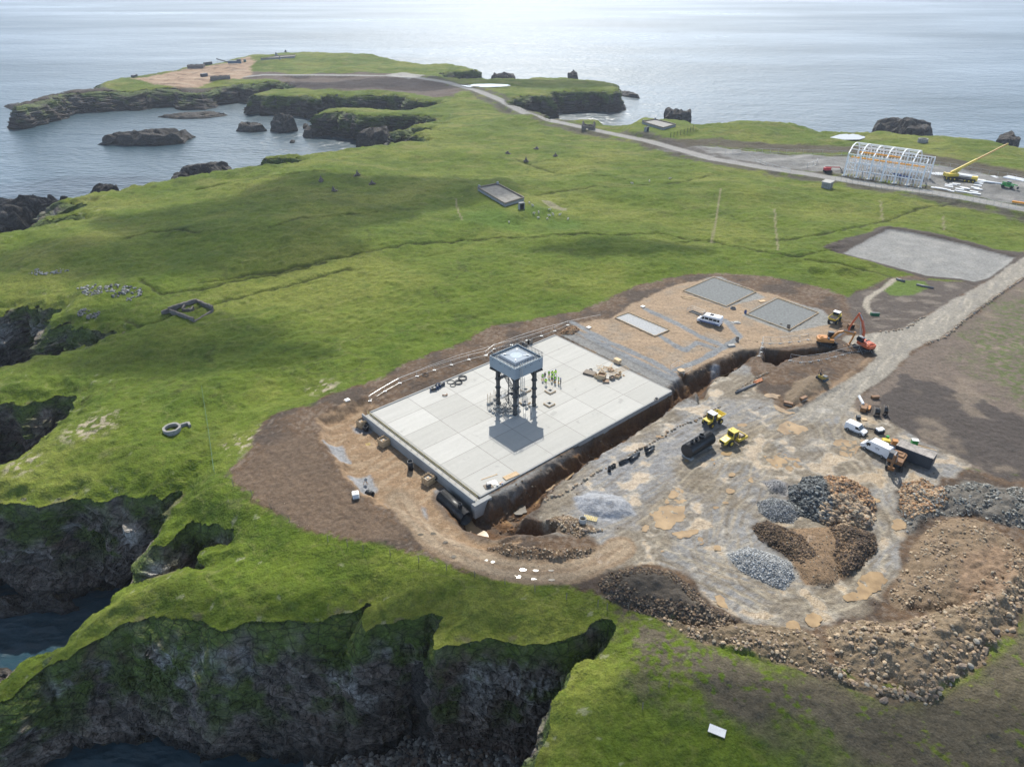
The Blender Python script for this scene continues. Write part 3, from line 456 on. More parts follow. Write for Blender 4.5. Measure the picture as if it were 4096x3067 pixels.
def height_grid(x, y):
    x = np.asarray(x, np.float64); y = np.asarray(y, np.float64); r = np.clip(np.hypot(x, y), 34.01, 1149); a = np.clip(np.arctan2(x, y), -.9999, .9999)
    fi = np.log(r / 34.0) / math.log(1150 / 34.0) * (R_N - 1); fj = (a + 1) / 2 * (A_N - 1); i = np.clip(fi.astype(int), 0, R_N - 2); j = np.clip(fj.astype(int), 0, A_N - 2); u = fi - i; v = fj - j; G_ = ZG
    return (G_[i, j] * (1 - v) + G_[i, j + 1] * v) * (1 - u) + (G_[i + 1, j] * (1 - v) + G_[i + 1, j + 1] * v) * u
ZG = Z.reshape(R_N, A_N)
# quads of the sheet
ii = (np.arange(R_N - 1)[:, None] * A_N + np.arange(A_N - 1)[None, :]).ravel(); F = np.stack([ii, ii + 1, ii + A_N + 1, ii + A_N], 1)
V = np.stack([X, Y, Z], 1); fc = lambda q: q[F].mean(1)
keep = (dC[F] > -.55).all(1)
fs, fy, fm = fc(sdf(X, Y, SITE, 6)), fc(np.maximum(sYd, -9)), fc(md)
lab = np.zeros(len(F), int); lab[fs > 0] = 1; lab[fc(sR) > 0] = 1; lab[fc(sdf(X, Y, SOILU, 5)) > 0] = 1; lab[fc(sdf(X, Y, PADSOIL, 5)) > 0] = 1; lab[fc(sdf(X, Y, PAD, 5)) > 0] = 2
lab[fy > 0] = 3; lab[fc(sdf(X, Y, SHEDYARD, 5)) > 0] = 3; lab[fm > 0] = 4; lab[fc(dfr) < 3.8] = 5; lab[(fc(dtk) < 2.6) & (lab != 3)] = 4; lab[fc(sdf(X, Y, SLAB, 5)) > 1.2] = -1
for k_, nm, mt in ((0, 'grassland', GRASS), (1, 'bare_earth', SOIL), (2, 'gravel_pad', SOIL), (3, 'gravel_yard', SOIL), (4, 'road', SOIL), (5, 'coast_road', SOIL)):
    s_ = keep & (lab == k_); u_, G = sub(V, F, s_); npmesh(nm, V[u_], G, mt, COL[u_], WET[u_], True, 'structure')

# ---------------------------------------------------------------- cliffs: a curtain of broken rock hung from the cliff-top line down to the sea bed
def signed_area(P): x, y = P[:, 0], P[:, 1]; return .5 * np.sum(x * np.roll(y, -1) - np.roll(x, -1) * y)
def curtain(P, name, top, bottom, rows, width, amp, colf, closed=True, fall=.62):
    """P cliff-top points (land on the left when walking anticlockwise)"""
    n = len(P); sg = 1 if signed_area(P) > 0 else -1
    seg = np.linalg.norm(np.roll(P, -1, 0) - P, axis=1); 
    kk = 7; T = np.roll(P, -kk, 0) - np.roll(P, kk, 0); N_ = np.stack([T[:, 1], -T[:, 0]], 1) * sg; N_ /= np.linalg.norm(N_, axis=1)[:, None] + 1e-9
    Ns = sum(np.roll(N_, q, 0) for q in range(-6, 7)); Ns /= np.linalg.norm(Ns, axis=1)[:, None] + 1e-9
    t = np.linspace(0, 1, rows); t = np.concatenate([[-.03], t]); R_ = len(t)
    tt = t[:, None]; px = P[None, :, 0]; py = P[None, :, 1]
    off = np.where(tt < 0, -1.6, width[None, :] * (np.clip(tt, 0, 1) ** fall))
    x = px + Ns[None, :, 0] * off; y = py + Ns[None, :, 1] * off; z = top[None, :] + (bottom - top[None, :]) * np.clip(tt, 0, 1); z = np.where(tt < 0, z + .1, z)
    k_ = np.clip(np.hypot(px, py) / 110, .75, 1.8); fade = np.clip(tt * 5, 0, 1) ** 1.2
    c, e = cell3(x, y * 1.0, z * 1.3 + .35 * x, 3.2, 5); c2, e2 = cell3(x + 9, y, z * 1.6 + .4 * x, 1.25, 6)
    bed = ((z * .36 + .10 * x + .5 * fb3(x, y, z, 12, 2, 8)) % 1.0); d = amp * k_ * (2.2 * fb3(x, y, z * .7, 9, 3, 7) + 1.1 * (bed - .5) + .5 * (((z * .9 + .2 * x) % 1.0) - .5) + .9 * (c - .5) + .45 * (c2 - .5) - .55 * np.clip(.16 - e, 0, 1) * 3) * fade
    x = x + Ns[None, :, 0] * d; y = y + Ns[None, :, 1] * d; z = z + fade * .5 * (c2 - .5) * np.clip(1 - tt, 0, 1)
    return x, y, z, tt, c, c2, e
CP = resample(CO, lambda p: max(.3, .0045 * np.hypot(*p)))
for _ in range(3):
    a_, b_ = warpc(CP[:, 0], CP[:, 1]) if _ == 0 else warpc(Q_[:, 0], Q_[:, 1]); Q_ = CP - np.stack([a_, b_], 1)
CPw = Q_; vis = (CPw[:, 1] > 20) & (np.abs(CPw[:, 0]) < CPw[:, 1] * 1.3 + 40)
topz = height_grid(CPw[:, 0], CPw[:, 1]) - .25; height = height_grid
wd = 5.0 + 2.2 * fb2(CPw[:, 0], CPw[:, 1], 25, 2, 95)
for px, py, r, wv in [(430,2500,14,9),(150,2650,18,7),(900,2460,16,10),(1250,2439,14,9.5),(1750,2570,5,3),(300,360,120,14),(200,850,40,22),(100,900,40,20),(1600,540,20,9),(1700,2430,6,3),(860,2070,9,6),(2200,2800,12,3.5),(1060,625,20,8),(600,360,60,16)]:
    a, b = wl(px, py); q = np.exp(-((CPw[:, 0] - a) ** 2 + (CPw[:, 1] - b) ** 2) / (r * r)); wd = wd * (1 - q) + wv * q
x, y, z, tt, c, c2, e = curtain(CPw, 'cliffs', topz, SEA - 1.5, 60, wd, 1.0, None)
n = x.shape[1]; R_ = x.shape[0]
g = fb3(x, y, z, 5, 3, 33); g2 = fb3(x, y, z, 1.4, 2, 34); base = np.array([.165, .138, .118])
col = base[None, None, :] * (1 + .55 * (c - .5) + .5 * (c2 - .5))[..., None]
def mc(col, cc, f): f = np.clip(f, 0, 1)[..., None]; return col * (1 - f) + np.array(cc) * f
col = mc(col, (.36, .35, .33), ss(.05, .5, fb3(x, y, z, 5, 3, 35)) * ss(.05, .12, tt + .05 * g) * (1 - ss(.25, .6, tt + .1 * g)) * .85); col = mc(col, (.03, .027, .024), ss(.10, .02, e) * .7); col = mc(col, (.105, .062, .042), ss(.2, .8, fb3(x, y, z, 7, 2, 36)) * .6)
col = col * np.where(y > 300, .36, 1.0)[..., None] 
col = mc(col, (.080, .115, .020), ss(.15, -.25, tt + .0 * g - .28 * g - .22 - .1 * g2)); col = mc(col, (.080, .115, .022), ss(.05, .5, g + .3 * g2) * (1 - ss(.45, .8, tt)) * .85)
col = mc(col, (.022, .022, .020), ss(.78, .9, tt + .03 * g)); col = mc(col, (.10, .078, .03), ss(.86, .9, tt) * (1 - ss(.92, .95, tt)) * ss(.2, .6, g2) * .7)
ii = (np.arange(R_ - 1)[:, None] * n + np.arange(n)[None, :]).ravel(); jj = (np.arange(R_ - 1)[:, None] * n + ((np.arange(n) + 1) % n)[None, :]).ravel()
Fc = np.stack([ii, ii + n, jj + n, jj], 1); ok = vis[ii % n] & vis[jj % n]
Vc = np.stack([x.ravel(), y.ravel(), z.ravel()], 1); u_, G = sub(Vc, Fc, ok)
if signed_area(CPw) < 0: G = G[:, ::-1]
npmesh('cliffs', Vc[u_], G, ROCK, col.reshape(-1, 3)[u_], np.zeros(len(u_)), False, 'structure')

# ---------------------------------------------------------------- the sea
m = bpy.data.materials.new('sea_water'); nn, b = nodes(m); MATS['sea_water'] = m
b.inputs['Base Color'].default_value = (.018, .050, .072, 1); b.inputs['Roughness'].default_value = .3; b.inputs['IOR'].default_value = 1.34
gg = nn.nodes.new("ShaderNodeNewGeometry"); prev = None
mpp = nn.nodes.new("ShaderNodeMapping"); mpp.inputs['Scale'].default_value = (.0016, .0042, .002); mpp.inputs['Rotation'].default_value = (0, 0, .12); nn.links.new(gg.outputs['Position'], mpp.inputs[0]); nn.links.new(ramp_noise(nn, mpp.outputs[0], 1.0, .24, .46, 5, .55), b.inputs['Roughness'])
for s, d, dt in ((70, 2.6, 3), (16, 1.7, 4), (4.0, .75, 4)):
    mpp = nn.nodes.new("ShaderNodeMapping"); mpp.inputs['Scale'].default_value = (.7 / s, 1.25 / s, 1 / s); mpp.inputs['Rotation'].default_value = (0, 0, .25); nn.links.new(gg.outputs['Position'], mpp.inputs[0])
    t = nn.nodes.new("ShaderNodeTexNoise"); t.inputs['Scale'].default_value = 1; t.inputs['Detail'].default_value = dt; nn.links.new(mpp.outputs[0], t.inputs['Vector'])
    bp = nn.nodes.new("ShaderNodeBump"); bp.inputs['Distance'].default_value = d; nn.links.new(t.outputs['Fac'], bp.inputs['Height'])
    if prev: nn.links.new(prev, bp.inputs['Normal'])
    prev = bp.outputs[0]
nn.links.new(prev, b.inputs['Normal'])
S_ = 5000.0; gx = np.concatenate([-np.geomspace(S_, 60, 30), np.linspace(-50, 50, 11), np.geomspace(60, S_, 30)]); 
xx, yy = np.meshgrid(gx, gx + 300); ng = len(gx); zz = np.full(xx.shape, SEA)
i0 = (np.arange(ng - 1)[:, None] * ng + np.arange(ng - 1)[None, :]).ravel()
npmesh('sea', np.stack([xx.ravel(), yy.ravel(), zz.ravel()], 1), np.stack([i0, i0 + 1, i0 + ng + 1, i0 + ng], 1), m, kind='structure')
# ---------------------------------------------------------------- object helpers
class MB:
    """collects solids in local metres and links them as ONE mesh object"""
    def __init__(s): s.v = []; s.f = []
    def add(s, vs, fs):
        o = len(s.v); s.v += [tuple(p) for p in vs]; s.f += [tuple(i + o for i in q) for q in fs]; return s
    def box(s, x0, x1, y0, y1, z0, z1, T=None):
        vs = [Vector((x, y, z)) for z in (z0, z1) for y in (y0, y1) for x in (x0, x1)]
        if T is not None: vs = [T @ p for p in vs]
        return s.add(vs, [(0, 2, 3, 1), (4, 5, 7, 6), (0, 1, 5, 4), (2, 6, 7, 3), (0, 4, 6, 2), (1, 3, 7, 5)])
    def cbox(s, c, d, rz=0.0): 
        T = Matrix.Translation(c) @ Matrix.Rotation(rz, 4, 'Z'); return s.box(-d[0] / 2, d[0] / 2, -d[1] / 2, d[1] / 2, 0, d[2], T)
    def tube(s, p, q, r, n=8, r2=None, cap=True, inner=None):
        p = Vector(p); q = Vector(q); a = (q - p).normalized(); u = a.orthogonal().normalized(); w = a.cross(u); r2 = r if r2 is None else r2; vs = []
        for c, rr in ((p, r), (q, r2)): vs += [c + (u * math.cos(2 * math.pi * i / n) + w * math.sin(2 * math.pi * i / n)) * rr for i in range(n)]
        fs = [(i, (i + 1) % n, n + (i + 1) % n, n + i) for i in range(n)]
        if inner:
            for c in (p, q): vs += [c + (u * math.cos(2 * math.pi * i / n) + w * math.sin(2 * math.pi * i / n)) * inner for i in range(n)]
            fs += [(2 * n + (i + 1) % n, 2 * n + i, 3 * n + i, 3 * n + (i + 1) % n) for i in range(n)]
            fs += [(i, 2 * n + i, 2 * n + (i + 1) % n, (i + 1) % n) for i in range(n)] + [(n + (i + 1) % n, 3 * n + (i + 1) % n, 3 * n + i, n + i) for i in range(n)]
        elif cap: fs += [tuple(range(n - 1, -1, -1)), tuple(range(n, 2 * n))]
        return s.add(vs, fs)
    def path(s, P, r, n=6):
        for a, b in zip(P[:-1], P[1:]): s.tube(a, b, r, n)
        return s
    def xz(s, pts, y0, y1):
        n = len(pts); vs = [(x, y0, z) for x, z in pts] + [(x, y1, z) for x, z in pts]; a = sum(pts[i][0] * pts[(i + 1) % n][1] - pts[(i + 1) % n][0] * pts[i][1] for i in range(n))
        fs = [tuple(range(n)), tuple(range(2 * n - 1, n - 1, -1))] + [((i + 1) % n, i, n + i, n + (i + 1) % n) for i in range(n)]
        if a < 0: fs = [q[::-1] for q in fs]
        return s.add(vs, fs)
    def xy(s, pts, z0, z1):
        n = len(pts); a = sum(pts[i][0] * pts[(i + 1) % n][1] - pts[(i + 1) % n][0] * pts[i][1] for i in range(n))
        vs = [(x, y, z0) for x, y in pts] + [(x, y, z1) for x, y in pts]
        fs = [tuple(range(n - 1, -1, -1)), tuple(range(n, 2 * n))] + [(i, (i + 1) % n, n + (i + 1) % n, n + i) for i in range(n)]
        if a < 0: fs = [q[::-1] for q in fs]
        return s.add(vs, fs)
    def wheel(s, x, y, z, r, w, n=16): return s.tube((x, y - w / 2, z), (x, y + w / 2, z), r, n)
    def obj(s, name, mat, parent=None, smooth=False, bevel=0.0):
        me = bpy.data.meshes.new(name); me.from_pydata([tuple(p) for p in s.v], [], s.f); me.materials.append(mat); me.update()
        if smooth: me.polygons.foreach_set('use_smooth', [True] * len(me.polygons))
        o = bpy.data.objects.new(name, me); C.objects.link(o)
        if parent: o.parent = parent
        if bevel: m_ = o.modifiers.new('edge', 'BEVEL'); m_.width = bevel; m_.segments = 2; m_.limit_method = 'ANGLE'
        return o
def tag(o, label, cat, group=None, kind=None):
    if label: o['label'] = label
    if cat: o['category'] = cat
    if group: o['group'] = group
    if kind: o['kind'] = kind
    return o
def thing(name, label, cat, loc=(0, 0, 0), rz=0.0, group=None):
    o = bpy.data.objects.new(name, None); C.objects.link(o); o.empty_display_size = .3; o.location = loc; o.rotation_euler = (0, 0, rz); return tag(o, label, cat, group)
def kids(o): return [c for c in C.objects if c.parent == o]
def dup(root, loc, rz, label=None, scale=None):
    tree = [(root, None)]; new = {}; order = [root]; ch = {}
    for c in C.objects:
        if c.parent: ch.setdefault(c.parent.name, []).append(c)
    def rec(o, p):
        n_ = o.copy(); C.objects.link(n_); n_.parent = p
        if p is not None:
            for k_ in ('category', 'group'): 
                if k_ in n_: del n_[k_]
        for c in ch.get(o.name, []): rec(c, n_)
        return n_
    r = rec(root, None); r.location = loc; r.rotation_euler = (0, 0, rz)
    if label: r['label'] = label
    if scale: r.scale = scale
    return r
def ang_(a, b): return math.atan2(b[1] - a[1], b[0] - a[0])
def local(P, o, rz):
    c, s_ = math.cos(rz), math.sin(rz); return [((p[0] - o[0]) * c + (p[1] - o[1]) * s_, -(p[0] - o[0]) * s_ + (p[1] - o[1]) * c) for p in P]
# common surfaces
CONC = M('light_concrete', (.36, .355, .335), .8, var=.12, scale=.35, bump=.15, fine=8)
CONCG = M('grey_concrete', (.27, .275, .27), .85, var=.14, scale=.5, bump=.2, fine=8)
STEELD = M('dark_steel', (.045, .052, .058), .5, .4, var=.2, scale=1.0); GALV = M('galvanised', (.42, .44, .45), .45, .7, var=.1, scale=2)
TIMBER = M('timber', (.52, .38, .23), .8, var=.18, scale=3); TIMBERD = M('weathered_timber', (.20, .165, .13), .85, var=.25, scale=3)
BLACKP = M('black_plastic', (.012, .014, .017), .35, var=.3, scale=2); RUBBER = M('rubber', (.018, .018, .018), .8, var=.3, scale=3)
WHITEP = M('white_paint', (.78, .79, .80), .35, var=.05, scale=1); GLASS = M('window_glass', (.018, .025, .032), .12, var=.1); YEL = M('yellow_paint', (.60, .44, .04), .45, var=.14, scale=1.5)
ORG = M('orange_paint', (.46, .20, .05), .45, var=.2, scale=1.5); RED = M('red_orange_paint', (.50, .10, .035), .4, var=.16, scale=1.5); BLUE = M('blue_paint', (.02, .06, .22), .4); GREEN = M('green_paint', (.03, .28, .05), .45)
BROWN_ = M('brown_machine', (.20, .10, .04), .6, var=.35, scale=2); WSTEEL = M('white_steel', (.80, .81, .82), .4, var=.04, scale=1); HIVIS = M('hi_vis', (.42, .80, .05), .7, var=.1, scale=8); NAVY = M('dark_cloth', (.015, .017, .025), .85, var=.3, scale=8)
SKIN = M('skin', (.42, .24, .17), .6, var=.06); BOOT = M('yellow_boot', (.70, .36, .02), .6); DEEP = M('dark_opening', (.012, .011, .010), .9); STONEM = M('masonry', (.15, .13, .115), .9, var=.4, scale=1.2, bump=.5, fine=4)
STONEL = M('grey_masonry', (.24, .235, .22), .9, var=.35, scale=1.2, bump=.5, fine=4); RUST = M('rusty_steel', (.30, .275, .255), .7, .2, var=.45, scale=.8); CHAR = M('charcoal_steel', (.045, .055, .068), .6, .2, var=.25, scale=.8); PVC = M('white_sheet', (.72, .73, .74), .4, var=.1, scale=2, bump=.4)
GREYP = M('grey_pipe', (.10, .105, .115), .5); TERRA = M('orange_pipe', (.55, .22, .09), .6); AA_ = math.radians(41.5)

# ---------------------------------------------------------------- concrete slab and its channel
ex = Vector((math.cos(AA_), math.sin(AA_), 0)); ey = Vector((-math.sin(AA_), math.cos(AA_), 0))     # x along the long side, y away from the camera to the left
so_ = SLAB[3]; LX, LY = 53.6, 36.4
slab = thing('concrete_slab', 'large pale concrete slab with a walled channel along its raised end', 'concrete slab', (so_[0], so_[1], 0), AA_)
m = bpy.data.materials.new('slab_bays'); nn, b = nodes(m); tcn = nn.nodes.new("ShaderNodeTexCoord"); v_ = tcn.outputs['Object']
bk = nn.nodes.new("ShaderNodeTexBrick"); bk.offset = 0.0; bk.inputs['Scale'].default_value = 1.0; bk.inputs['Brick Width'].default_value = 8.93; bk.inputs['Row Height'].default_value = 6.07; bk.inputs['Mortar Size'].default_value = .07
bk.inputs['Color1'].default_value = (.375, .37, .345, 1); bk.inputs['Color2'].default_value = (.46, .455, .43, 1); bk.inputs['Mortar'].default_value = (.25, .24, .22, 1); bk.inputs['Bias'].default_value = 0.1; nn.links.new(v_, bk.inputs['Vector'])
wv = nn.nodes.new("ShaderNodeTexWave"); wv.bands_direction = 'Y'; wv.inputs['Scale'].default_value = 1.1; wv.inputs['Distortion'].default_value = 2.5; wv.inputs['Detail'].default_value = 3; wv.inputs['Detail Scale'].default_value = .5; nn.links.new(v_, wv.inputs['Vector'])
wr = nn.nodes.new("ShaderNodeMapRange"); wr.inputs[3].default_value = .97; wr.inputs[4].default_value = 1.02; nn.links.new(wv.outputs['Fac'], wr.inputs[0])
mps = nn.nodes.new('ShaderNodeMapping'); mps.inputs['Scale'].default_value = (.12, 1.5, 1); nn.links.new(v_, mps.inputs[0]); f_ = mul(nn, mul(nn, ramp_noise(nn, mps.outputs[0], .5, .93, 1.05), ramp_noise(nn, v_, 1.4, .96, 1.04)), wr.outputs[0])
st = ramp_noise(nn, v_, .30, 0, 1, 5, .6); s2 = nn.nodes.new("ShaderNodeMapRange"); s2.inputs[1].default_value = .80; s2.inputs[2].default_value = .90; s2.inputs[3].default_value = 1; s2.inputs[4].default_value = .84; nn.links.new(st, s2.inputs[0])
vm = nn.nodes.new("ShaderNodeVectorMath"); vm.operation = 'SCALE'; nn.links.new(bk.outputs['Color'], vm.inputs[0]); nn.links.new(mul(nn, f_, s2.outputs[0]), vm.inputs['Scale']); nn.links.new(vm.outputs[0], b.inputs['Base Color'])
nn.links.new(ramp_noise(nn, v_, .5, .74, .86), b.inputs['Roughness']); b.inputs['Specular IOR Level'].default_value = .3; tn = nn.nodes.new("ShaderNodeTexNoise"); tn.inputs['Scale'].default_value = 6; nn.links.new(v_, tn.inputs['Vector']); bp = nn.nodes.new("ShaderNodeBump"); bp.inputs['Strength'].default_value = .2; bp.inputs['Distance'].default_value = .02; nn.links.new(tn.outputs['Fac'], bp.inputs['Height']); nn.links.new(bp.outputs[0], b.inputs['Normal'])
b_ = MB(); NXB, NYB = 6, 6
b_.box(0, LX, .3, LY - .35, -.6, 0); b_.obj('deck', m, slab)
MB().box(-.1, LX + .1, -.05, .298, -2.2, .03).obj('kerb', CONCG, slab); MB().box(-.1, LX + .05, LY - .348, LY, -.9, .16).obj('kerb', CONCG, slab); MB().box(LX + .002, LX + .25, .3, LY - .35, -.5, .03).obj('kerb', CONCG, slab)
MB().box(-2.0, -1.72, -.35, LY + .25, -3.4, .22).obj('retaining_wall', CONCG, slab); MB().box(-1.718, -.002, -.30, LY + .1, -3.2, -.45).obj('channel', CONC, slab); MB().box(-.35, -.01, .0, LY, -.448, .02).obj('channel_edge', CONCG, slab)
MB().box(-2.6, 1.2, -1.3, -.36, -2.9, -.05).obj('end_block', CONCG, slab)
rail = thing('edge_railing', 'yellow topped edge railing along the raised end of the slab', 'railing', (so_[0], so_[1], 0), AA_)
for i in range(19):
    y_ = .3 + i * (LY - .6) / 18; q = MB().tube((-.9, y_, -.448), (-.9, y_, .75), .028, 6).tube((-.9, y_, -.40), (-1.5, y_, -.40), .022, 5); q.obj('post', GALV, rail)
for z_ in (.3, .72): MB().tube((-.9, 0, z_), (-.9, LY, z_), .02, 5).obj('rail', M('yellow_rail', (.75, .55, .08), .5), rail)

# ---------------------------------------------------------------- the tower
TB = wz(2060, 1662); tc_ = Vector((TB[0], TB[1], 0)); HX = 2.65
tcen = tc_ + (ex * 1 + ey * 1) * HX; TA = AA_
tower = thing('water_tower', 'grey square water tank on four dark steel columns with stair and caged ladder', 'water tower', tcen, TA)
TZ = 9.35; HH = 3.75; TH = 2.55
TANK = M('tank_grey', (.25, .31, .36), .5, .2, var=.08, scale=.6); TANKT = M('tank_top', (.20, .24, .28), .75, .0, var=.1, scale=.8)
def vee(pts, t, mb, z0, z1): pass
for sx in (-1, 1):
    for sy in (-1, 1):
        cx_, cy_ = sx * HX, sy * HX; mb = MB(); prof = [(0, .38), (.55, .38), (.85, .29), (2.0, .29), (2.25, .41), (2.55, .41), (2.85, .29), (4.0, .29), (4.3, .41), (4.6, .41), (4.9, .29), (6.0, .29), (6.35, .42), (6.6, .42), (6.9, .33), (TZ - .35, .33)]
        n_ = 4; vs = []; fs = []
        for z_, r_ in prof: vs += [(cx_ + r_ * a, cy_ + r_ * c_, z_) for a, c_ in ((-1, -1), (1, -1), (1, 1), (-1, 1))]
        for i in range(len(prof) - 1):
            for j in range(4): fs.append((i * 4 + j, i * 4 + (j + 1) % 4, i * 4 + 4 + (j + 1) % 4, i * 4 + 4 + j))
        mb.add(vs, fs)
        cl = mb.obj('column', STEELD, tower)
        [MB().cbox((cx_, cy_, z_), (1.05, 1.05, .06)).obj('flange', STEELD, cl) for z_ in (2.37, 4.42, 6.45)]
        MB().cbox((cx_, cy_, -.0), (1.25, 1.25, .22)).obj('footing', CONC, cl)
        br = MB()
        for dx_, dy_ in ((-sx, 0), (0, -sy)): br.tube((cx_, cy_, 6.7), (cx_ + dx_ * 1.25, cy_ + dy_ * 1.25, TZ - .3), .13, 6); br.tube((cx_ + dx_ * .15, cy_ + dy_ * .15, 7.6), (cx_ + dx_ * 1.0, cy_ + dy_ * 1.0, TZ - .3), .07, 5)
        br.tube((cx_, cy_, 8.2), (cx_ + sx * 1.15, cy_ + sy * 1.15, TZ - .25), .22, 6, .3); br.obj('brace', STEELD, tower)
fr_ = MB()
for s_ in (-1, 1): fr_.box(-HX - 1.0, HX + 1.0, s_ * HX - .15, s_ * HX + .15, TZ - .35, TZ - .002); fr_.box(s_ * HX - .148, s_ * HX + .148, -HX - 1.0, HX + 1.0, TZ - .349, TZ - .004)
fr_.obj('frame', STEELD, tower)
c_ = .0; tk = MB().box(-HH, HH, -HH, HH, TZ, TZ + .25).box(-HH - .08, HH + .08, -HH - .08, -HH + .04, TZ + .05, TZ + TH).box(-HH - .08, HH + .08, HH - .04, HH + .08, TZ + .05, TZ + TH).box(-HH - .082, -HH + .04, -HH + .042, HH - .042, TZ + .05, TZ + TH).box(HH - .04, HH + .082, -HH + .042, HH - .042, TZ + .05, TZ + TH).obj('tank_wall', TANK, tower)
ho = MB()
for a in (-2.6, -2.2, -.9, .4, .8, 2.9):
    for A0, B0 in (((a, -HH - .06, TZ + 1.95), (a, -HH - .10, TZ + 1.95)), ((-HH - .06, a, TZ + 1.95), (-HH - .10, a, TZ + 1.95))): ho.tube(A0, B0, .09, 8)
ho.obj('drain_hole', DEEP, tk); MB().box(-HH + .05, HH - .05, -HH + .05, HH - .05, TZ + 2.0, TZ + 2.2).obj('walkway', TANKT, tower)
r1, r2 = 2.75, 2.3; vs = [(a * r1, c * r1, TZ + 2.2) for a, c in ((-1, -1), (1, -1), (1, 1), (-1, 1))] + [(a * r2, c * r2, TZ + 2.75) for a, c in ((-1, -1), (1, -1), (1, 1), (-1, 1))]
lid = MB().add(vs, [(0, 1, 5, 4), (1, 2, 6, 5), (2, 3, 7, 6), (3, 0, 4, 7), (4, 5, 6, 7)]).obj('tank_lid', M('lid_paint', (.25, .30, .36), .75, .0, var=.06), tower)
MB().tube((0, 0, TZ + 2.752), (0, 0, TZ + 2.775), 1.25, 28).obj('hatch', M('hatch_paint', (.36, .43, .50), .75, .0), lid)
for k_ in range(4):
    a = k_ * math.pi / 2 + math.pi / 4; MB().cbox((2.3 * math.cos(a), 2.3 * math.sin(a), TZ + 2.76), (.5, .12, .22), a).tube((1.4 * math.cos(a), 1.4 * math.sin(a), TZ + 2.85), (2.4 * math.cos(a), 2.4 * math.sin(a), TZ + 2.85), .04, 5).obj('lid_clamp', GALV, lid)
RAILD = M('rail_steel', (.05, .06, .075), .5, .5)
for k_ in range(4):
    T = Matrix.Rotation(k_ * math.pi / 2, 4, 'Z'); mb = MB(); e_ = HH + .04
    for i in range(19):
        x_ = -e_ + i * 2 * e_ / 18; p = T @ Vector((x_, -e_, TZ + TH)); q = T @ Vector((x_, -e_, TZ + TH + 1.05)); mb.tube(p, q, .045, 4)
    for z_ in (.12, 1.05): mb.tube(T @ Vector((-e_, -e_, TZ + TH + z_)), T @ Vector((e_, -e_, TZ + TH + z_)), .035, 4)
    mb.obj('railing', RAILD, tower)
# ladder with its cage in three stages beside the front column
lad = MB(); lx, ly = -HX + .9, -HX - 1.35
def ladder(mb, x_, y_, z0, z1, d=(1, 0)):
    for s_ in (-.25, .25): mb.tube((x_ + d[0] * s_, y_ + d[1] * s_, z0), (x_ + d[0] * s_, y_ + d[1] * s_, z1), .05, 5)
    for i in range(int((z1 - z0) / .35)): z_ = z0 + .3 * i + .15; mb.tube((x_ - d[0] * .25, y_ - d[1] * .25, z_), (x_ + d[0] * .25, y_ + d[1] * .25, z_), .02, 4)
ladder(lad, lx - .6, ly - .2, 5.2, TZ + TH + .9); lad.obj('ladder', GALV, tower)
def cage(mb, x_, y_, z0, z1, r_=.42):
    for z_ in np.arange(z0, z1 + .01, .75): mb.path([(x_ + r_ * math.cos(a), y_ - .1 + r_ * math.sin(a), z_) for a in np.linspace(-math.pi, math.pi, 13)], .018, 4)
    for a in np.linspace(-math.pi, 0, 6): mb.tube((x_ + r_ * math.cos(a), y_ - .1 + r_ * math.sin(a), z0), (x_ + r_ * math.cos(a), y_ - .1 + r_ * math.sin(a), z1), .016, 4)
cg = MB(); cage(cg, lx - .6, ly - .45, 5.4, TZ + .5); cage(cg, lx + .5, ly + .2, 3.2, 6.2); cage(cg, lx + 1.2, ly + .5, 1.8, 4.0); cg.obj('ladder_cage', GALV, tower)
l2 = MB(); ladder(l2, lx + .5, ly + .45, 2.4, 6.4); ladder(l2, lx + 1.2, ly + .75, .1, 3.0); l2.obj('ladder', GALV, tower)
MB().cbox((lx, ly + .2, 5.15), (1.9, 1.0, .06)).obj('ladder_platform', RAILD, tower); MB().cbox((lx + .8, ly + .5, 2.3), (1.3, .9, .06)).obj('ladder_platform', RAILD, tower); MB().cbox((lx + 1.9, ly - .5, 0), (.5, .05, 2.3)).obj('access_gate', GALV, tower)
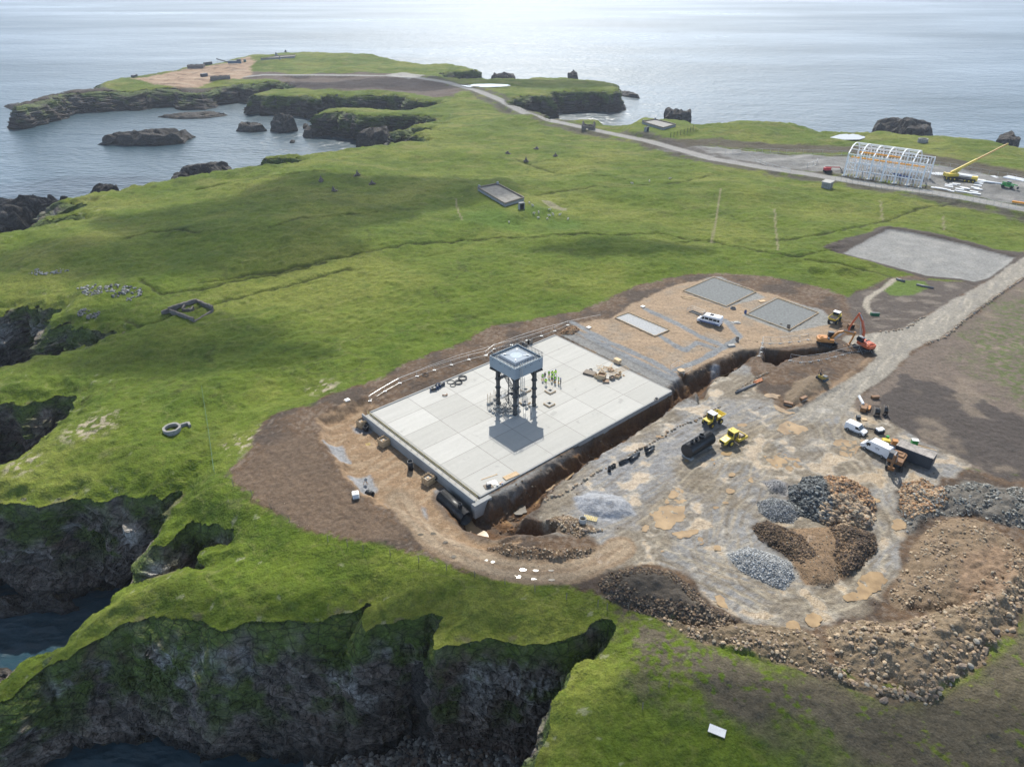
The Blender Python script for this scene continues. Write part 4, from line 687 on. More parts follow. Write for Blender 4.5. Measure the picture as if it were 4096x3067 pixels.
# switchback stair between the left columns
sx0, sy0 = -HX - .1, 0.1
MB().tube((-HX + .55, .0, 1.6), (-HX + .55, .0, TZ - .3), .09, 8).obj('stair_post', STEELD, tower)
for k_, (z0, z1, d_) in enumerate([(0, 2.4, 1), (2.4, 4.8, -1), (4.8, 7.2, 1), (7.2, TZ - .1, -1)]):
    x_ = -HX + (.1 if k_ % 2 else 1.0); y0, y1 = (-1.1 * d_, 1.3 * d_); st_ = MB()
    for s_ in (-.4, .4): st_.tube((x_ + s_, y0, z0 + .1), (x_ + s_, y1, z1), .07, 4)
    for i in range(10): q = i / 10; st_.cbox((x_, y0 + (y1 - y0) * q, z0 + .15 + (z1 - z0) * q), (.78, .26, .03))
    st_.obj('stair_flight', STEELD, tower); hr = MB()
    for s_ in (-.42, .42):
        hr.tube((x_ + s_, y0, z0 + 1.1), (x_ + s_, y1, z1 + 1.0), .025, 4)
        for i in range(5): q = i / 4; hr.tube((x_ + s_, y0 + (y1 - y0) * q, z0 + .2 + (z1 - z0) * q), (x_ + s_, y0 + (y1 - y0) * q, z0 + 1.1 + (z1 - z0) * q), .02, 4)
    hr.obj('stair_handrail', RAILD, tower); MB().cbox((-HX + .55, 1.75 * d_, z1 - .02), (2.0, .95, .06)).obj('landing', RAILD, tower)
    lr = MB(); [lr.tube((-HX + .55 + a, 1.75 * d_ + c, z1), (-HX + .55 + a, 1.75 * d_ + c, z1 + 1.0), .02, 4) for a, c in ((-1, -.45), (-1, .45), (1, .45), (1, -.45), (0, .45 * d_))]; lr.path([(-HX - .45, 1.75 * d_ - .45 * d_, z1 + 1), (-HX - .45, 1.75 * d_ + .45 * d_, z1 + 1), (-HX + 1.55, 1.75 * d_ + .45 * d_, z1 + 1), (-HX + 1.55, 1.75 * d_ - .45 * d_, z1 + 1)], .02, 4); lr.obj('landing_rail', RAILD, tower)

# ---------------------------------------------------------------- people (one continuous body each, clothes as children)
def body_mesh(pose):
    V_ = []; E_ = []; R_ = []
    def j(p, r, par=None): V_.append(p); R_.append(r); (E_.append((par, len(V_) - 1)) if par is not None else None); return len(V_) - 1
    pel = j((0, 0, .95), .15); wst = j((0, .0, 1.12), .13, pel); ch = j((0, 0, 1.35), .155, wst); nk = j((0, 0, 1.50), .065, ch); hd = j((0, .02, 1.60), .085, nk); cr_ = j((0, .01, 1.72), .095, hd); j((0, .0, 1.79), .05, cr_); j((0, .115, 1.64), .02, hd)
    for s_ in (-1, 1):
        sh = j((s_ * .17, 0, 1.44), .07, ch); el, ha = pose['arm'][0 if s_ < 0 else 1]
        e_ = j((s_ * el[0], el[1], el[2]), .045, sh); h_ = j((s_ * ha[0], ha[1], ha[2]), .032, e_); d_ = (Vector((s_ * ha[0], ha[1], ha[2])) - Vector((s_ * el[0], el[1], el[2]))).normalized()
        side = d_.cross(Vector((0, 1, .2))).normalized(); H0 = Vector((s_ * ha[0], ha[1], ha[2]))
        pl = j(tuple(H0 + d_ * .07), .034, h_)
        for q in range(4):
            a = H0 + d_ * .11 + side * (q - 1.5) * .02; k1 = j(tuple(a), .010, pl); j(tuple(a + d_ * (.045 + .01 * (q in (1, 2))) + Vector((0, .012, 0))), .009, k1)
        j(tuple(H0 + d_ * .07 + side * .055 + Vector((0, .02, 0))), .011, h_)
        st_ = pose['leg'][0 if s_ < 0 else 1]
        hp_ = j((s_ * .10, 0, .88), .10, pel); kn = j((s_ * (.10 + .3 * st_), .03, .49), .065, hp_); an = j((s_ * (.11 + .6 * st_), 0, .09), .048, kn); j((s_ * (.12 + .6 * st_), .15, .045), .04, an)
    me = bpy.data.meshes.new('person_body'); me.from_pydata(V_, E_, []); o = bpy.data.objects.new('tmp', me); C.objects.link(o)
    m_ = o.modifiers.new('skin', 'SKIN'); m_.use_smooth_shade = True; sm = o.modifiers.new('s', 'SUBSURF'); sm.levels = 1
    for i, sv in enumerate(me.skin_vertices[0].data): sv.radius = (R_[i], R_[i]); sv.use_root = (i == 0)
    bpy.context.view_layer.update(); dg = bpy.context.evaluated_depsgraph_get(); r = bpy.data.meshes.new_from_object(o.evaluated_get(dg)); bpy.data.objects.remove(o); r.name = 'person_body'; return r
POSES = [dict(arm=[((.26, -.02, 1.18), (.25, .10, .95)), ((.26, -.02, 1.18), (.25, .10, .95))], leg=[.1, .1]),
         dict(arm=[((.27, .02, 1.18), (.12, .24, 1.22)), ((.27, .02, 1.18), (.10, .26, 1.18))], leg=[.05, .12]),
         dict(arm=[((.26, -.04, 1.18), (.24, .0, .93)), ((.24, .18, 1.30), (.12, .40, 1.42))], leg=[.15, .1])]
BODY = []
def ellipsoid_ring(mb, prof, n=14, y0=0.0):
    vs = []; fs = []
    for z_, rx, ry in prof: vs += [(rx * math.cos(2 * math.pi * i / n), y0 + ry * math.sin(2 * math.pi * i / n), z_) for i in range(n)]
    for k_ in range(len(prof) - 1):
        for i in range(n): fs.append((k_ * n + i, k_ * n + (i + 1) % n, (k_ + 1) * n + (i + 1) % n, (k_ + 1) * n + i))
    fs.append(tuple((len(prof) - 1) * n + i for i in range(n))); fs.append(tuple(range(n - 1, -1, -1))); return mb.add(vs, fs)
WPX = [(371, 930, 0, 'w', 1, 180, 'person in white hard hat and green vest standing at the left end of the group'), (545, 850, 1, 'n', 0, 150, 'person in dark coat without vest standing second from the left of the group'),
 (838, 715, 1, 'w', 1, 190, 'person in dark jacket and green vest with yellow boots at the back of the group'), (1075, 690, 0, 'w', 2, 200, 'person in white hard hat and full yellow coat at the back of the group'),
 (1325, 640, 0, 'b', 2, 210, 'person in navy hard hat and full yellow coat at the back right of the group'), (1045, 1000, 2, 'b', 1, 10, 'person in blue hard hat with grey sleeves and paper in the middle of the group'),
 (1215, 850, 1, 'n', 2, 90, 'bareheaded person in yellow coat behind the stooping pair'), (1255, 960, 2, 'w', 2, 70, 'person in white hard hat and yellow coat in the thick of the group'),
 (1285, 1120, 1, 'w', 1, 30, 'person in white hard hat, black jacket and green vest nearest the stooping pair'), (1540, 1160, 2, 'w', 1, 280, 'person in white hard hat and yellow boots reaching out at the right of the group'),
 (1700, 1310, 1, 'b', 0, 100, 'person in blue hard hat and black clothes at the right end of the group'), (612, 1270, 0, 'w', 2, 5, 'person in hooded lime jacket and dark trousers nearest the camera')]
LIME = M('lime_coat', (.55, .85, .04), .7, var=.1, scale=8); HATB = M('blue_hat', (.02, .05, .25), .4)
pb = [body_mesh(p) for p in POSES]
for q in pb: q.materials.append(NAVY)
for (zx, zy, ps, hat, vest, az, lb) in WPX:
    p = wz(2150 + zx / 18.4, 1470 + zy / 18.4, 0); t = thing('person', lb, 'person', (p[0], p[1], 0.0), math.radians(az), 'people in hi-vis on the slab')
    bo = bpy.data.objects.new('body', pb[ps]); C.objects.link(bo); bo.parent = t
    if vest:
        ellipsoid_ring(MB(), [(.86 if vest == 2 else .98, .21, .16), (1.1, .185, .15), (1.35, .215, .165), (1.47, .17, .11), (1.52, .08, .07)]).obj('vest' if vest == 1 else 'coat', HIVIS if vest == 1 else LIME, t, True)
        MB().tube((0, 0, 1.10), (0, 0, 1.15), .19, 12).obj('reflective_band', WHITEP, t)
        if vest == 2:
            for s_, (el, ha) in zip((-1, 1), POSES[ps]['arm']): MB().tube((s_ * .17, 0, 1.44), (s_ * el[0], el[1], el[2]), .085, 8, .065).tube((s_ * el[0], el[1], el[2]), (s_ * ha[0], ha[1], ha[2]), .065, 8, .05).obj('sleeve', LIME, t)
    if hat != 'n': ellipsoid_ring(MB(), [(1.71, .16, .18), (1.725, .16, .18), (1.73, .125, .145), (1.80, .115, .13), (1.86, .06, .07)], 12, .01).obj('hard_hat', WHITEP if hat == 'w' else HATB, t, True)
    else: ellipsoid_ring(MB(), [(1.66, .10, .11), (1.76, .11, .12), (1.84, .06, .07)], 12, -.01).obj('hair', M('brown_hair', (.05, .03, .02), .8), t, True)
    ellipsoid_ring(MB(), [(1.60, .06, .05), (1.66, .08, .07), (1.72, .08, .06)], 10, .04).obj('face', SKIN, t, True)
    if vest == 1:
        for s_, st_ in zip((-1, 1), POSES[ps]['leg']): MB().tube((s_ * (.11 + .6 * st_), 0, .0), (s_ * (.105 + .4 * st_), .01, .36), .075, 8, .085).cbox((s_ * (.12 + .6 * st_), .09, 0), (.11, .22, .09)).obj('boot', BOOT, t)

# ---------------------------------------------------------------- vehicles
def van(name, label, loc, rz, Lg, W_, H_, prof, side_win, bus=False, extra=None):
    t = thing(name, label, 'van' if not bus else 'minibus', loc, rz); o = MB().xz(prof, -W_ / 2, W_ / 2).obj('body', WHITEP, t, False, .07)
    for s_ in (-1, 1):
        for (a, c, z0, z1, sk) in side_win:
            y_ = s_ * (W_ / 2 + .004); MB().add([(a, y_, z0), (c, y_, z0), (c - sk, y_, z1), (a - (sk if a == side_win[0][0] and False else 0), y_, z1)] if s_ < 0 else [(c, y_, z0), (a, y_, z0), (a, y_, z1), (c - sk, y_, z1)], [(0, 1, 2, 3)]).obj('window', GLASS, t)
        MB().box(-Lg * .42, Lg * .36, s_ * (W_ / 2 + .003), s_ * (W_ / 2 + .03), .42, .52).obj('side_trim', NAVY, t)
    n_ = len(prof)
    for i in range(n_):
        a, c = prof[i], prof[(i + 1) % n_]
        if extra and i in extra:
            d_ = Vector((c[0] - a[0], 0, c[1] - a[1])); nrm_ = Vector((d_.z, 0, -d_.x)).normalized(); nrm_ = nrm_ if nrm_.z > -.2 else -nrm_
            A_ = Vector((a[0], 0, a[1])) + d_ * .08 + nrm_ * .012; B_ = Vector((a[0], 0, a[1])) + d_ * .92 + nrm_ * .012; w_ = W_ / 2 - .12
            MB().add([(A_.x, -w_, A_.z), (A_.x, w_, A_.z), (B_.x, w_, B_.z), (B_.x, -w_, B_.z)], [(0, 1, 2, 3)]).obj('windscreen', GLASS, t)
    for x_ in (-Lg * .30, Lg * .31):
        for s_ in (-1, 1):
            wl_ = MB().wheel(x_, s_ * (W_ / 2 - .10), .34, .34, .24).obj('wheel', RUBBER, t); MB().wheel(x_, s_ * (W_ / 2 + .015), .34, .19, .03).obj('hub', GALV, wl_)
    MB().box(Lg / 2 - .06, Lg / 2 + .06, -W_ * .46, W_ * .46, .3, .55).obj('bumper', NAVY, t); MB().box(-Lg / 2 - .08, -Lg / 2 + .02, -W_ * .44, W_ * .44, .3, .52).obj('bumper', NAVY, t)
    for s_ in (-1, 1): MB().box(Lg / 2 - .08, Lg / 2 + .02, s_ * W_ * .36 - .14, s_ * W_ * .36 + .14, .68, .88).obj('headlight', GLASS, t); MB().box(-Lg / 2 - .02, -Lg / 2 + .03, s_ * W_ * .44 - .06, s_ * W_ * .44 + .06, .8, 1.2).obj('tail_light', RED, t); MB().cbox((Lg * .24, s_ * (W_ / 2 + .13), 1.2), (.12, .2, .25)).obj('mirror', NAVY, t)
    return t
def pv(pxa, pxb, z=None):
    a = at(*pxa); b_ = at(*pxb); return a, b_, ang_(a, b_)
a, b_, r_ = pv((2868, 1308), (2795, 1290)); c0 = (a + b_) / 2 + Vector((-math.sin(r_), math.cos(r_), 0)) * (-1.0 if math.cos(r_) < 0 else 1.0)
P6 = [(-3.1, .35), (3.1, .35), (3.1, .95), (2.55, 1.2), (1.9, 1.95), (1.35, 2.45), (-2.9, 2.55), (-3.1, 2.3)]
mb_ = van('minibus', 'white minibus with dark side windows parked on the sandy compound', (c0.x, c0.y, gz(c0.x, c0.y)), r_, 6.2, 2.05, 2.55, P6, [(1.15, 2.05, 1.35, 1.95, .45), (.05, 1.05, 1.35, 2.0, 0), (-1.05, -.05, 1.35, 2.0, 0), (-2.15, -1.15, 1.35, 2.0, 0), (-2.85, -2.25, 1.35, 2.0, 0)], True, (3, 4))
MB().cbox((-.4, 0, 2.53), (.9, .8, .10)).obj('roof_hatch', NAVY, mb_)
a, b_, r_ = pv((3388, 1720), (3440, 1742)); c0 = (a + b_) / 2 + Vector((-math.sin(r_), math.cos(r_), 0)) * .85
PB_ = [(-2.05, .3), (2.05, .3), (2.05, .78), (1.15, 1.05), (.55, 1.75), (-1.8, 1.82), (-2.05, 1.6)]
van('small_van', 'small white panel van beside the muddy puddle', (c0.x, c0.y, gz(c0.x, c0.y)), r_, 4.1, 1.72, 1.82, PB_, [(.05, 1.0, 1.1, 1.6, .45)], False, (3,))
a, b_, r_ = pv((3521, 1828), (3462, 1800)); c0 = (a + b_) / 2 + Vector((math.sin(r_), -math.cos(r_), 0)) * .95
PT = [(-2.8, .35), (2.75, .35), (2.75, .95), (2.2, 1.25), (1.6, 1.9), (1.1, 2.35), (-2.6, 2.42), (-2.8, 2.2)]
tv = van('panel_van', 'large white panel van parked against the end of the shipping container', (c0.x, c0.y, gz(c0.x, c0.y)), r_, 5.5, 2.0, 2.42, PT, [(.85, 1.85, 1.3, 1.9, .4)], False, (3, 4))
LOGO = M('logo_grey', (.22, .24, .27), .5)
for s_ in (-1, 1):
    q = MB(); y0, y1 = sorted((s_ * 1.006, s_ * 1.012)); [q.box(x_, x_ + .16, y0, y1, z_, z_ + h_) for x_, z_, h_ in ((-.9, 1.35, .3), (-.7, 1.5, .2), (-.5, 1.38, .34), (-.25, 1.45, .18), (-.85, 1.2, .07), (-.6, 1.2, .07), (-.35, 1.2, .07))]; q.obj('side_marking', LOGO, tv)
    q = MB(); y0, y1 = sorted((s_ * 1.032, s_ * 1.038)); q.box(-2.9, 2.6, y0, y1, .55, .82); [q.box(-1.8 + .2 * i, -1.68 + .2 * i, y0, y1, .98, 1.14) for i in range(9)]; q.obj('side_marking', BLUE, mb_)
# shipping container with open end door
a = wz(3584, 1783, 2.5); b_ = wz(3732, 1839, 2.5); r_ = ang_(a, b_); Lc = math.dist(a, b_); zc = gz(*a) + .08
ct = thing('shipping_container', 'charcoal shipping container with rust-streaked ribbed roof and open end door', 'container', (a[0], a[1], zc), r_)
MB().box(0, Lc, 0, 2.44, .15, 2.55).obj('body', CHAR, ct); rf = MB().box(-.01, Lc + .01, -.02, 2.46, 2.552, 2.60)
for i in range(11): x_ = .3 + i * (Lc - .6) / 10; rf.box(x_ - .08, x_ + .08, .0, 2.44, 2.602, 2.66)
rf.obj('roof', RUST, ct); cr_ = MB()
for i in range(30): x_ = .2 + i * (Lc - .4) / 29; cr_.box(x_ - .06, x_ + .06, -.045, -.002, .3, 2.4)
cr_.obj('side_ribs', CHAR, ct); MB().box(-1.15, -.02, -.35, -.28, .2, 2.5).obj('door', CHAR, ct); MB().box(Lc + .02, Lc + .07, .1, 2.34, .25, 2.45).obj('end_wall', CHAR, ct)
# tracked excavators
def excavator(label, loc, rz_t, rz_b, boom, col, cabside=1, bucket='bucket', cat='excavator'):
    t = thing('excavator', label, cat, loc, rz_t); 
    for s_ in (-1, 1):
        mb = MB(); n_ = 10; pts = [(-1.75, .08), (1.75, .08), (2.05, .28), (2.12, .5), (1.9, .8), (-1.9, .8), (-2.12, .5), (-2.05, .28)]; mb.xz(pts, s_ * 1.15 - .3, s_ * 1.15 + .3); mb.obj('track', RUBBER, t, False, .04)
        ro = MB(); [ro.wheel(x_, s_ * 1.15 + s_ * .31, .32, .17, .03, 10) for x_ in np.linspace(-1.5, 1.5, 6)]; ro.obj('rollers', CHAR, t)
    MB().box(-.9, .9, -.86, .86, .4, .85).tube((0, 0, .85), (0, 0, 1.08), .6, 16).obj('undercarriage', CHAR, t)
    T = Matrix.Rotation(rz_b - rz_t, 4, 'Z')
    def put(mb): mb.v = [tuple(T @ Vector(p)) for p in mb.v]; return mb
    put(MB().xy([(-2.5, -1.05), (-2.6, -.6), (-2.6, .6), (-2.5, 1.05), (-2.0, 1.3), (1.2, 1.3), (1.2, -1.3), (-2.0, -1.3)], 1.1, 1.9)).obj('house', col, t, False, .08)
    put(MB().box(-2.1, -.4, -.95, .95, 1.902, 2.15).box(-1.9, -1.3, -.5, .5, 2.152, 2.3)).obj('engine_hood', col, t, False, .05); put(MB().box(-.35, .1, -1.2, -.3, 1.902, 2.2)).obj('tank_box', CHAR, t)
    cs = cabside; cabn = put(MB().xz([(-.1, 1.902), (1.45, 1.902), (1.55, 2.4), (1.2, 3.05), (-.1, 3.05)], cs * .45 if cs > 0 else -1.25, 1.25 if cs > 0 else -.45)).obj('cab', GLASS, t); put(MB().xz([(-.14, 3.052), (1.24, 3.052), (1.15, 3.14), (-.1, 3.14)], cs * .42 if cs > 0 else -1.28, 1.28 if cs > 0 else -.42)).obj('cab_roof', GREYP if col is not RED else GALV, cabn)
    def arm(P, w0, w1, th, nm):
        mb = MB(); n_ = len(P)
        for i in range(n_ - 1):
            a_, c_ = Vector((P[i][0], 0, P[i][1])), Vector((P[i + 1][0], 0, P[i + 1][1])); d_ = (c_ - a_).normalized(); q = Vector((-d_.z, 0, d_.x)); t0 = th * (w0 + (w1 - w0) * i / max(1, n_ - 1)); t1 = th * (w0 + (w1 - w0) * (i + 1) / max(1, n_ - 1)); e_ = d_ * .05
            mb.xz([((a_ - q * t0 - e_).x, (a_ - q * t0 - e_).z), ((c_ - q * t1 + e_).x, (c_ - q * t1 + e_).z), ((c_ + q * t1 + e_).x, (c_ + q * t1 + e_).z), ((a_ + q * t0 - e_).x, (a_ + q * t0 - e_).z)], -.2, .2)
        return put(mb).obj(nm, col, t, False, .03)
    arm(boom[0], 1.0, .8, .28, 'boom'); arm(boom[1], .95, .6, .22, 'stick')
    P0, P1 = boom[0][0], boom[0][len(boom[0]) // 2]; put(MB().tube((P0[0] + .5, .28, P0[1] - .3), (P1[0] + .1, .28, P1[1] - .15), .08, 6).tube((P0[0] + .5, -.28, P0[1] - .3), (P1[0] + .1, -.28, P1[1] - .15), .08, 6)).obj('boom_ram', GALV, t)
    e_ = boom[0][-1]; m1 = boom[0][len(boom[0]) // 2]; put(MB().tube((m1[0], 0, m1[1] + .35), (e_[0] - .1, 0, e_[1] + .35), .09, 6)).obj('stick_ram', GALV, t)
    q = boom[1][-1]
    if bucket == 'bucket':
        put(MB().xz([(q[0], q[1] + .1), (q[0] - .15, q[1] - .5), (q[0] - .55, q[1] - .95), (q[0] - 1.0, q[1] - .9), (q[0] - 1.15, q[1] - .45), (q[0] - 1.05, q[1] - .42), (q[0] - .9, q[1] - .75), (q[0] - .55, q[1] - .75), (q[0] - .3, q[1] - .4), (q[0] - .35, q[1] + .05)], -.55, .55)).obj('bucket', BROWN_, t)
    else: put(MB().tube((q[0], 0, q[1]), (q[0] - .1, 0, q[1] - 1.3), .25, 8).tube((q[0] - .1, 0, q[1] - 1.3), (q[0] - .15, 0, q[1] - 1.9), .09, 6, .04)).obj('breaker', RED, t)
    return t
p = at(3307, 1378); q = at(3300 + 40, 1378); excavator('amber tracked excavator at the edge of the deep pit, arm reaching right', p, ang_(wz(3275, 1366), wz(3332, 1388)), ang_(wz(3290, 1372), wz(3360, 1378)), [[(.8, 1.9), (1.9, 3.5), (3.0, 3.9), (5.6, 3.4)], [(5.7, 3.9), (5.4, 2.2), (5.0, .6)]], ORG)
p = at(3452, 1394); excavator('red-orange tracked excavator by the road with arm folded up and hammer attached', p, ang_(wz(3410, 1378), wz(3460, 1400)), ang_(wz(3465, 1398), wz(3432, 1380)), [[(.8, 1.9), (1.0, 4.2), (2.2, 6.3), (3.4, 7.4)], [(3.5, 7.8), (4.6, 5.3), (5.3, 3.2)]], RED, 1, 'breaker')
p = at(3577, 1862); excavator('brown muddy excavator standing in front of the shipping container', p, ang_(wz(3580, 1850), wz(3573, 1885)), ang_(wz(3582, 1845), wz(3556, 1885)), [[(.8, 1.9), (1.2, 3.2), (2.2, 4.0), (3.4, 3.8)], [(3.3, 4.1), (3.6, 2.7), (3.3, 1.4)]], BROWN_, -1)
p = at(3546, 1893)
# site dumpers
def dumper(label, loc, rz, load):
    t = thing('dumper', label, 'dumper truck', loc, rz)
    for x_, r_ in ((1.35, .62), (-1.35, .62)):
        for s_ in (-1, 1): w_ = MB().wheel(x_, s_ * .95, r_, r_, .45, 14).obj('wheel', RUBBER, t, False, .04); MB().wheel(x_, s_ * 1.18, r_, .28, .04, 10).obj('hub', YEL, w_)
    MB().box(-2.1, 1.6, -.55, .55, .6, 1.05).obj('chassis', CHAR, t); MB().box(-2.25, -1.0, -.8, .8, 1.052, 1.75).obj('engine_cover', YEL, t, False, .06); MB().box(-2.29, -2.26, -.5, .5, 1.1, 1.6).obj('grille', NAVY, t)
    cb = MB().box(-1.0, .2, -.75, .75, 1.4, 2.75).obj('cab', GLASS, t); MB().box(-1.1, .3, -.85, .85, 2.752, 2.87).obj('cab_roof', WHITEP, cb, False, .03)
    pl = MB(); [pl.box(x_ - .05, x_ + .05, y_ - .05, y_ + .05, 1.05, 2.76) for x_ in (-1.02, .22) for y_ in (-.77, .77)]; pl.obj('cab_pillar', YEL, cb)
    sk = MB(); o_ = [(.35, -.75, 1.1), (2.2, -.8, 1.25), (2.2, .8, 1.25), (.35, .75, 1.1)]; u_ = [(.25, -1.15, 2.05), (2.75, -1.15, 1.95), (2.75, 1.15, 1.95), (.25, 1.15, 2.05)]; i_ = [(x * .96 + .06, y * .93, z) for x, y, z in u_]; ib = [(x * .9 + .12, y * .9, z + .12) for x, y, z in o_]
    vs = o_ + u_ + i_ + ib; fs = [(3, 2, 1, 0)]
    for k_ in range(4): n_ = (k_ + 1) % 4; fs += [(k_, n_, 4 + n_, 4 + k_), (4 + k_, 4 + n_, 8 + n_, 8 + k_), (8 + k_, 8 + n_, 12 + n_, 12 + k_)]
    fs.append((12, 13, 14, 15)); s_ = sk.add(vs, fs).obj('skip', YEL, t)
    if load: MB().add([(.35, -1.0, 1.95), (2.6, -1.0, 1.88), (2.6, 1.0, 1.88), (.35, 1.0, 1.95), (1.4, 0, 2.2)], [(0, 1, 4), (1, 2, 4), (2, 3, 4), (3, 0, 4)]).obj('load', M('dark_soil', (.05, .043, .038), .95, var=.3, scale=6, bump=.8), s_)
    return t
dumper('yellow site dumper with its skip full of dark soil by the gravel pads', at(3337, 1288), ang_(wz(3352, 1272), wz(3322, 1298)), True)
dumper('yellow site dumper with empty skip beside the necked black tank', at(2848, 1695), ang_(wz(2825, 1706), wz(2872, 1682)), False)
# soil compactor
t = thing('road_roller', 'yellow single-drum roller standing in the middle of the yard', 'road roller', at(2927, 1768), ang_(wz(2900, 1778), wz(2955, 1752)))
for s_ in (-1, 1): w_ = MB().wheel(-1.4, s_ * .85, .75, .75, .5, 16).obj('wheel', RUBBER, t, False, .05); MB().wheel(-1.4, s_ * 1.11, .75, .4, .04, 12).obj('hub', YEL, w_)
MB().xz([(-3.0, .75), (-.6, .75), (-.5, 1.85), (-1.6, 1.85), (-3.0, 1.45)], -.75, .75).obj('engine_hood', YEL, t, False, .08); MB().box(-3.06, -3.01, -.5, .5, .9, 1.3).obj('grille', NAVY, t)
cb = MB().box(-.75, .55, -.72, .72, 1.2, 2.7).obj('cab', GLASS, t); MB().box(-.85, .65, -.85, .85, 2.702, 2.85).obj('cab_roof', YEL, cb, False, .04); pl = MB(); [pl.box(x_ - .06, x_ + .06, y_ - .06, y_ + .06, .8, 2.71) for x_ in (-.77, .57) for y_ in (-.74, .74)]; pl.obj('cab_pillar', YEL, cb)
fr_ = MB(); [fr_.box(.6, 2.9, s_ * 1.12 - .1, s_ * 1.12 + .1, .5, 1.05) for s_ in (-1, 1)]; fr_.box(2.9, 3.05, -1.22, 1.22, .5, 1.05).box(.5, .7, -1.22, 1.22, .498, 1.052); fr_.obj('drum_frame', YEL, t); MB().wheel(1.85, 0, .76, .76, 1.95, 24).obj('drum', M('drum_steel', (.20, .17, .14), .6, .5, var=.3), t)
MB().tube((-.2, .5, 2.85), (-.2, .5, 3.0), .07, 8).obj('beacon', ORG, t)
t = thing('small_roller', 'small dark yellow roller on the brown bank by the road', 'road roller', at(3287, 1520), ang_(wz(3270, 1512), wz(3304, 1527)))
MB().box(-.9, 1.0, -.55, .55, .5, 1.15).obj('body', M('dull_yellow', (.35, .25, .05), .6, var=.3), t, False, .08); MB().box(.15, 1.05, -.45, .45, 1.152, 1.35).obj('hood', GREYP, t, False, .06); MB().wheel(.85, 0, .42, .42, 1.1, 16).obj('drum', CHAR, t); MB().wheel(-.85, 0, .42, .42, 1.1, 16).obj('drum', CHAR, t)
MB().path([(-.8, -.5, 1.1), (-.8, -.5, 2.3), (-.8, .5, 2.3), (-.8, .5, 1.1)], .05, 6).obj('roll_bar', NAVY, t); MB().box(-.6, -.2, -.25, .25, 1.152, 1.3).box(-.7, -.6, -.25, .25, 1.152, 1.7).obj('seat', NAVY, t)
# mobile crane
p = at(3838, 724); q0 = at(3780, 716); r_ = ang_(at(3785, 716), at(3888, 728)); t = thing('mobile_crane', 'yellow mobile crane with long boom raised to the right beside the steel frame', 'crane', p, r_)
MB().box(-6.5, 6.0, -1.35, 1.35, .9, 1.7).obj('carrier', NAVY, t); MB().box(4.2, 6.6, -1.35, 1.35, 1.0, 2.7).obj('driver_cab', YEL, t, False, .1); MB().box(5.4, 6.65, -1.2, 1.2, 1.9, 2.55).obj('cab_window', GLASS, t)
for x_ in (-5.2, -3.6, -2.0, 2.0, 3.6, 5.2):
    for s_ in (-1, 1): w_ = MB().wheel(x_, s_ * 1.2, .68, .68, .45, 14).obj('wheel', RUBBER, t); MB().wheel(x_, s_ * 1.44, .68, .35, .04, 10).obj('hub', YEL, w_)
pb_ = Vector((-4.2, 0, 3.0)); tip = at(4034, 592); 
tipw = ray(4034, 574); d0 = math.hypot(p.x, p.y) ; tt_ = (p.y + 4.0) / tipw[1]; TW = Vector((tipw[0] * tt_, tipw[1] * tt_, CAM_H + tipw[2] * tt_)); RL = Matrix.Rotation(-r_, 4, 'Z') @ (TW - Vector(p)); TL = Vector(RL)
bd = (TL - pb_); yawb = math.atan2(bd.y, bd.x); Tb = Matrix.Translation((-3.2, 0, 0)) @ Matrix.Rotation(yawb, 4, 'Z')
mb = MB().box(-3.2, 2.0, -1.3, 1.3, 1.75, 3.0, Tb).obj('superstructure', YEL, t, False, .1); MB().box(-3.9, -3.2, -1.4, 1.4, 1.8, 3.3, Tb).obj('counterweight', YEL, t, False, .06); MB().box(.6, 2.4, 1.35, 2.2, 1.8, 3.4, Tb).obj('operator_cab', GLASS, t)
u0 = pb_; u1 = pb_ + bd * .45; u2 = pb_ + bd * .98
MB().tube(u0, u1, .75, 4, .62).obj('boom', YEL, t); MB().tube(u1, u2, .46, 4, .36).obj('boom_extension', M('boom_brown', (.50, .30, .07), .5, var=.15), t); MB().tube(u2, TL, .55, 4, .2).obj('boom_head', YEL, t); MB().tube((u0.x + 1.6, u0.y, 2.2), tuple(pb_ + bd * .22), .28, 8).obj('lift_ram', YEL, t)
# boom lift and telehandler
p = at(3310, 690); t = thing('boom_lift', 'red boom lift reaching towards the left end of the steel frame', 'boom lift', p, ang_(at(3305, 690), at(3370, 688)))
MB().box(-1.8, 1.6, -1.1, 1.1, .5, 1.1).obj('chassis', NAVY, t); MB().box(-2.0, 1.0, -1.0, 1.0, 1.12, 2.3).obj('turret', M('lift_red', (.50, .03, .04), .45, var=.15), t, False, .12)
[MB().wheel(x_, y_, .5, .5, .35, 12).obj('wheel', RUBBER, t) for x_ in (-1.3, 1.2) for y_ in (-1.1, 1.1)]; MB().tube((-1.6, 0, 2.5), (5.5, 0, 2.2), .22, 6).obj('boom', MATS['lift_red'], t); MB().tube((5.5, 0, 2.2), (6.6, 0, .9), .15, 6).box(6.4, 7.2, -.7, .7, .5, .6).path([(6.4, -.7, .6), (6.4, -.7, 1.6), (7.2, -.7, 1.6), (7.2, .7, 1.6), (6.4, .7, 1.6)], .05, 5).obj('basket', NAVY, t)
p = at(4028, 752); t = thing('telehandler', 'bright green telehandler parked right of the mobile crane', 'telehandler', p, ang_(at(4000, 745), at(4060, 757)))
MB().box(-2.4, 2.2, -.9, .9, .6, 1.5).obj('body', GREEN, t, False, .08); MB().box(-.7, .9, .1, .95, 1.52, 2.7).obj('cab', GLASS, t); MB().box(-2.2, -.8, -.9, .0, 1.52, 2.0).obj('engine_cover', GREEN, t, False, .06); MB().tube((-2.3, -.35, 2.3), (3.6, -.35, 1.7), .26, 4).obj('boom', GREEN, t); MB().box(3.6, 4.2, -1.1, .6, .3, 1.1).obj('bucket', NAVY, t)
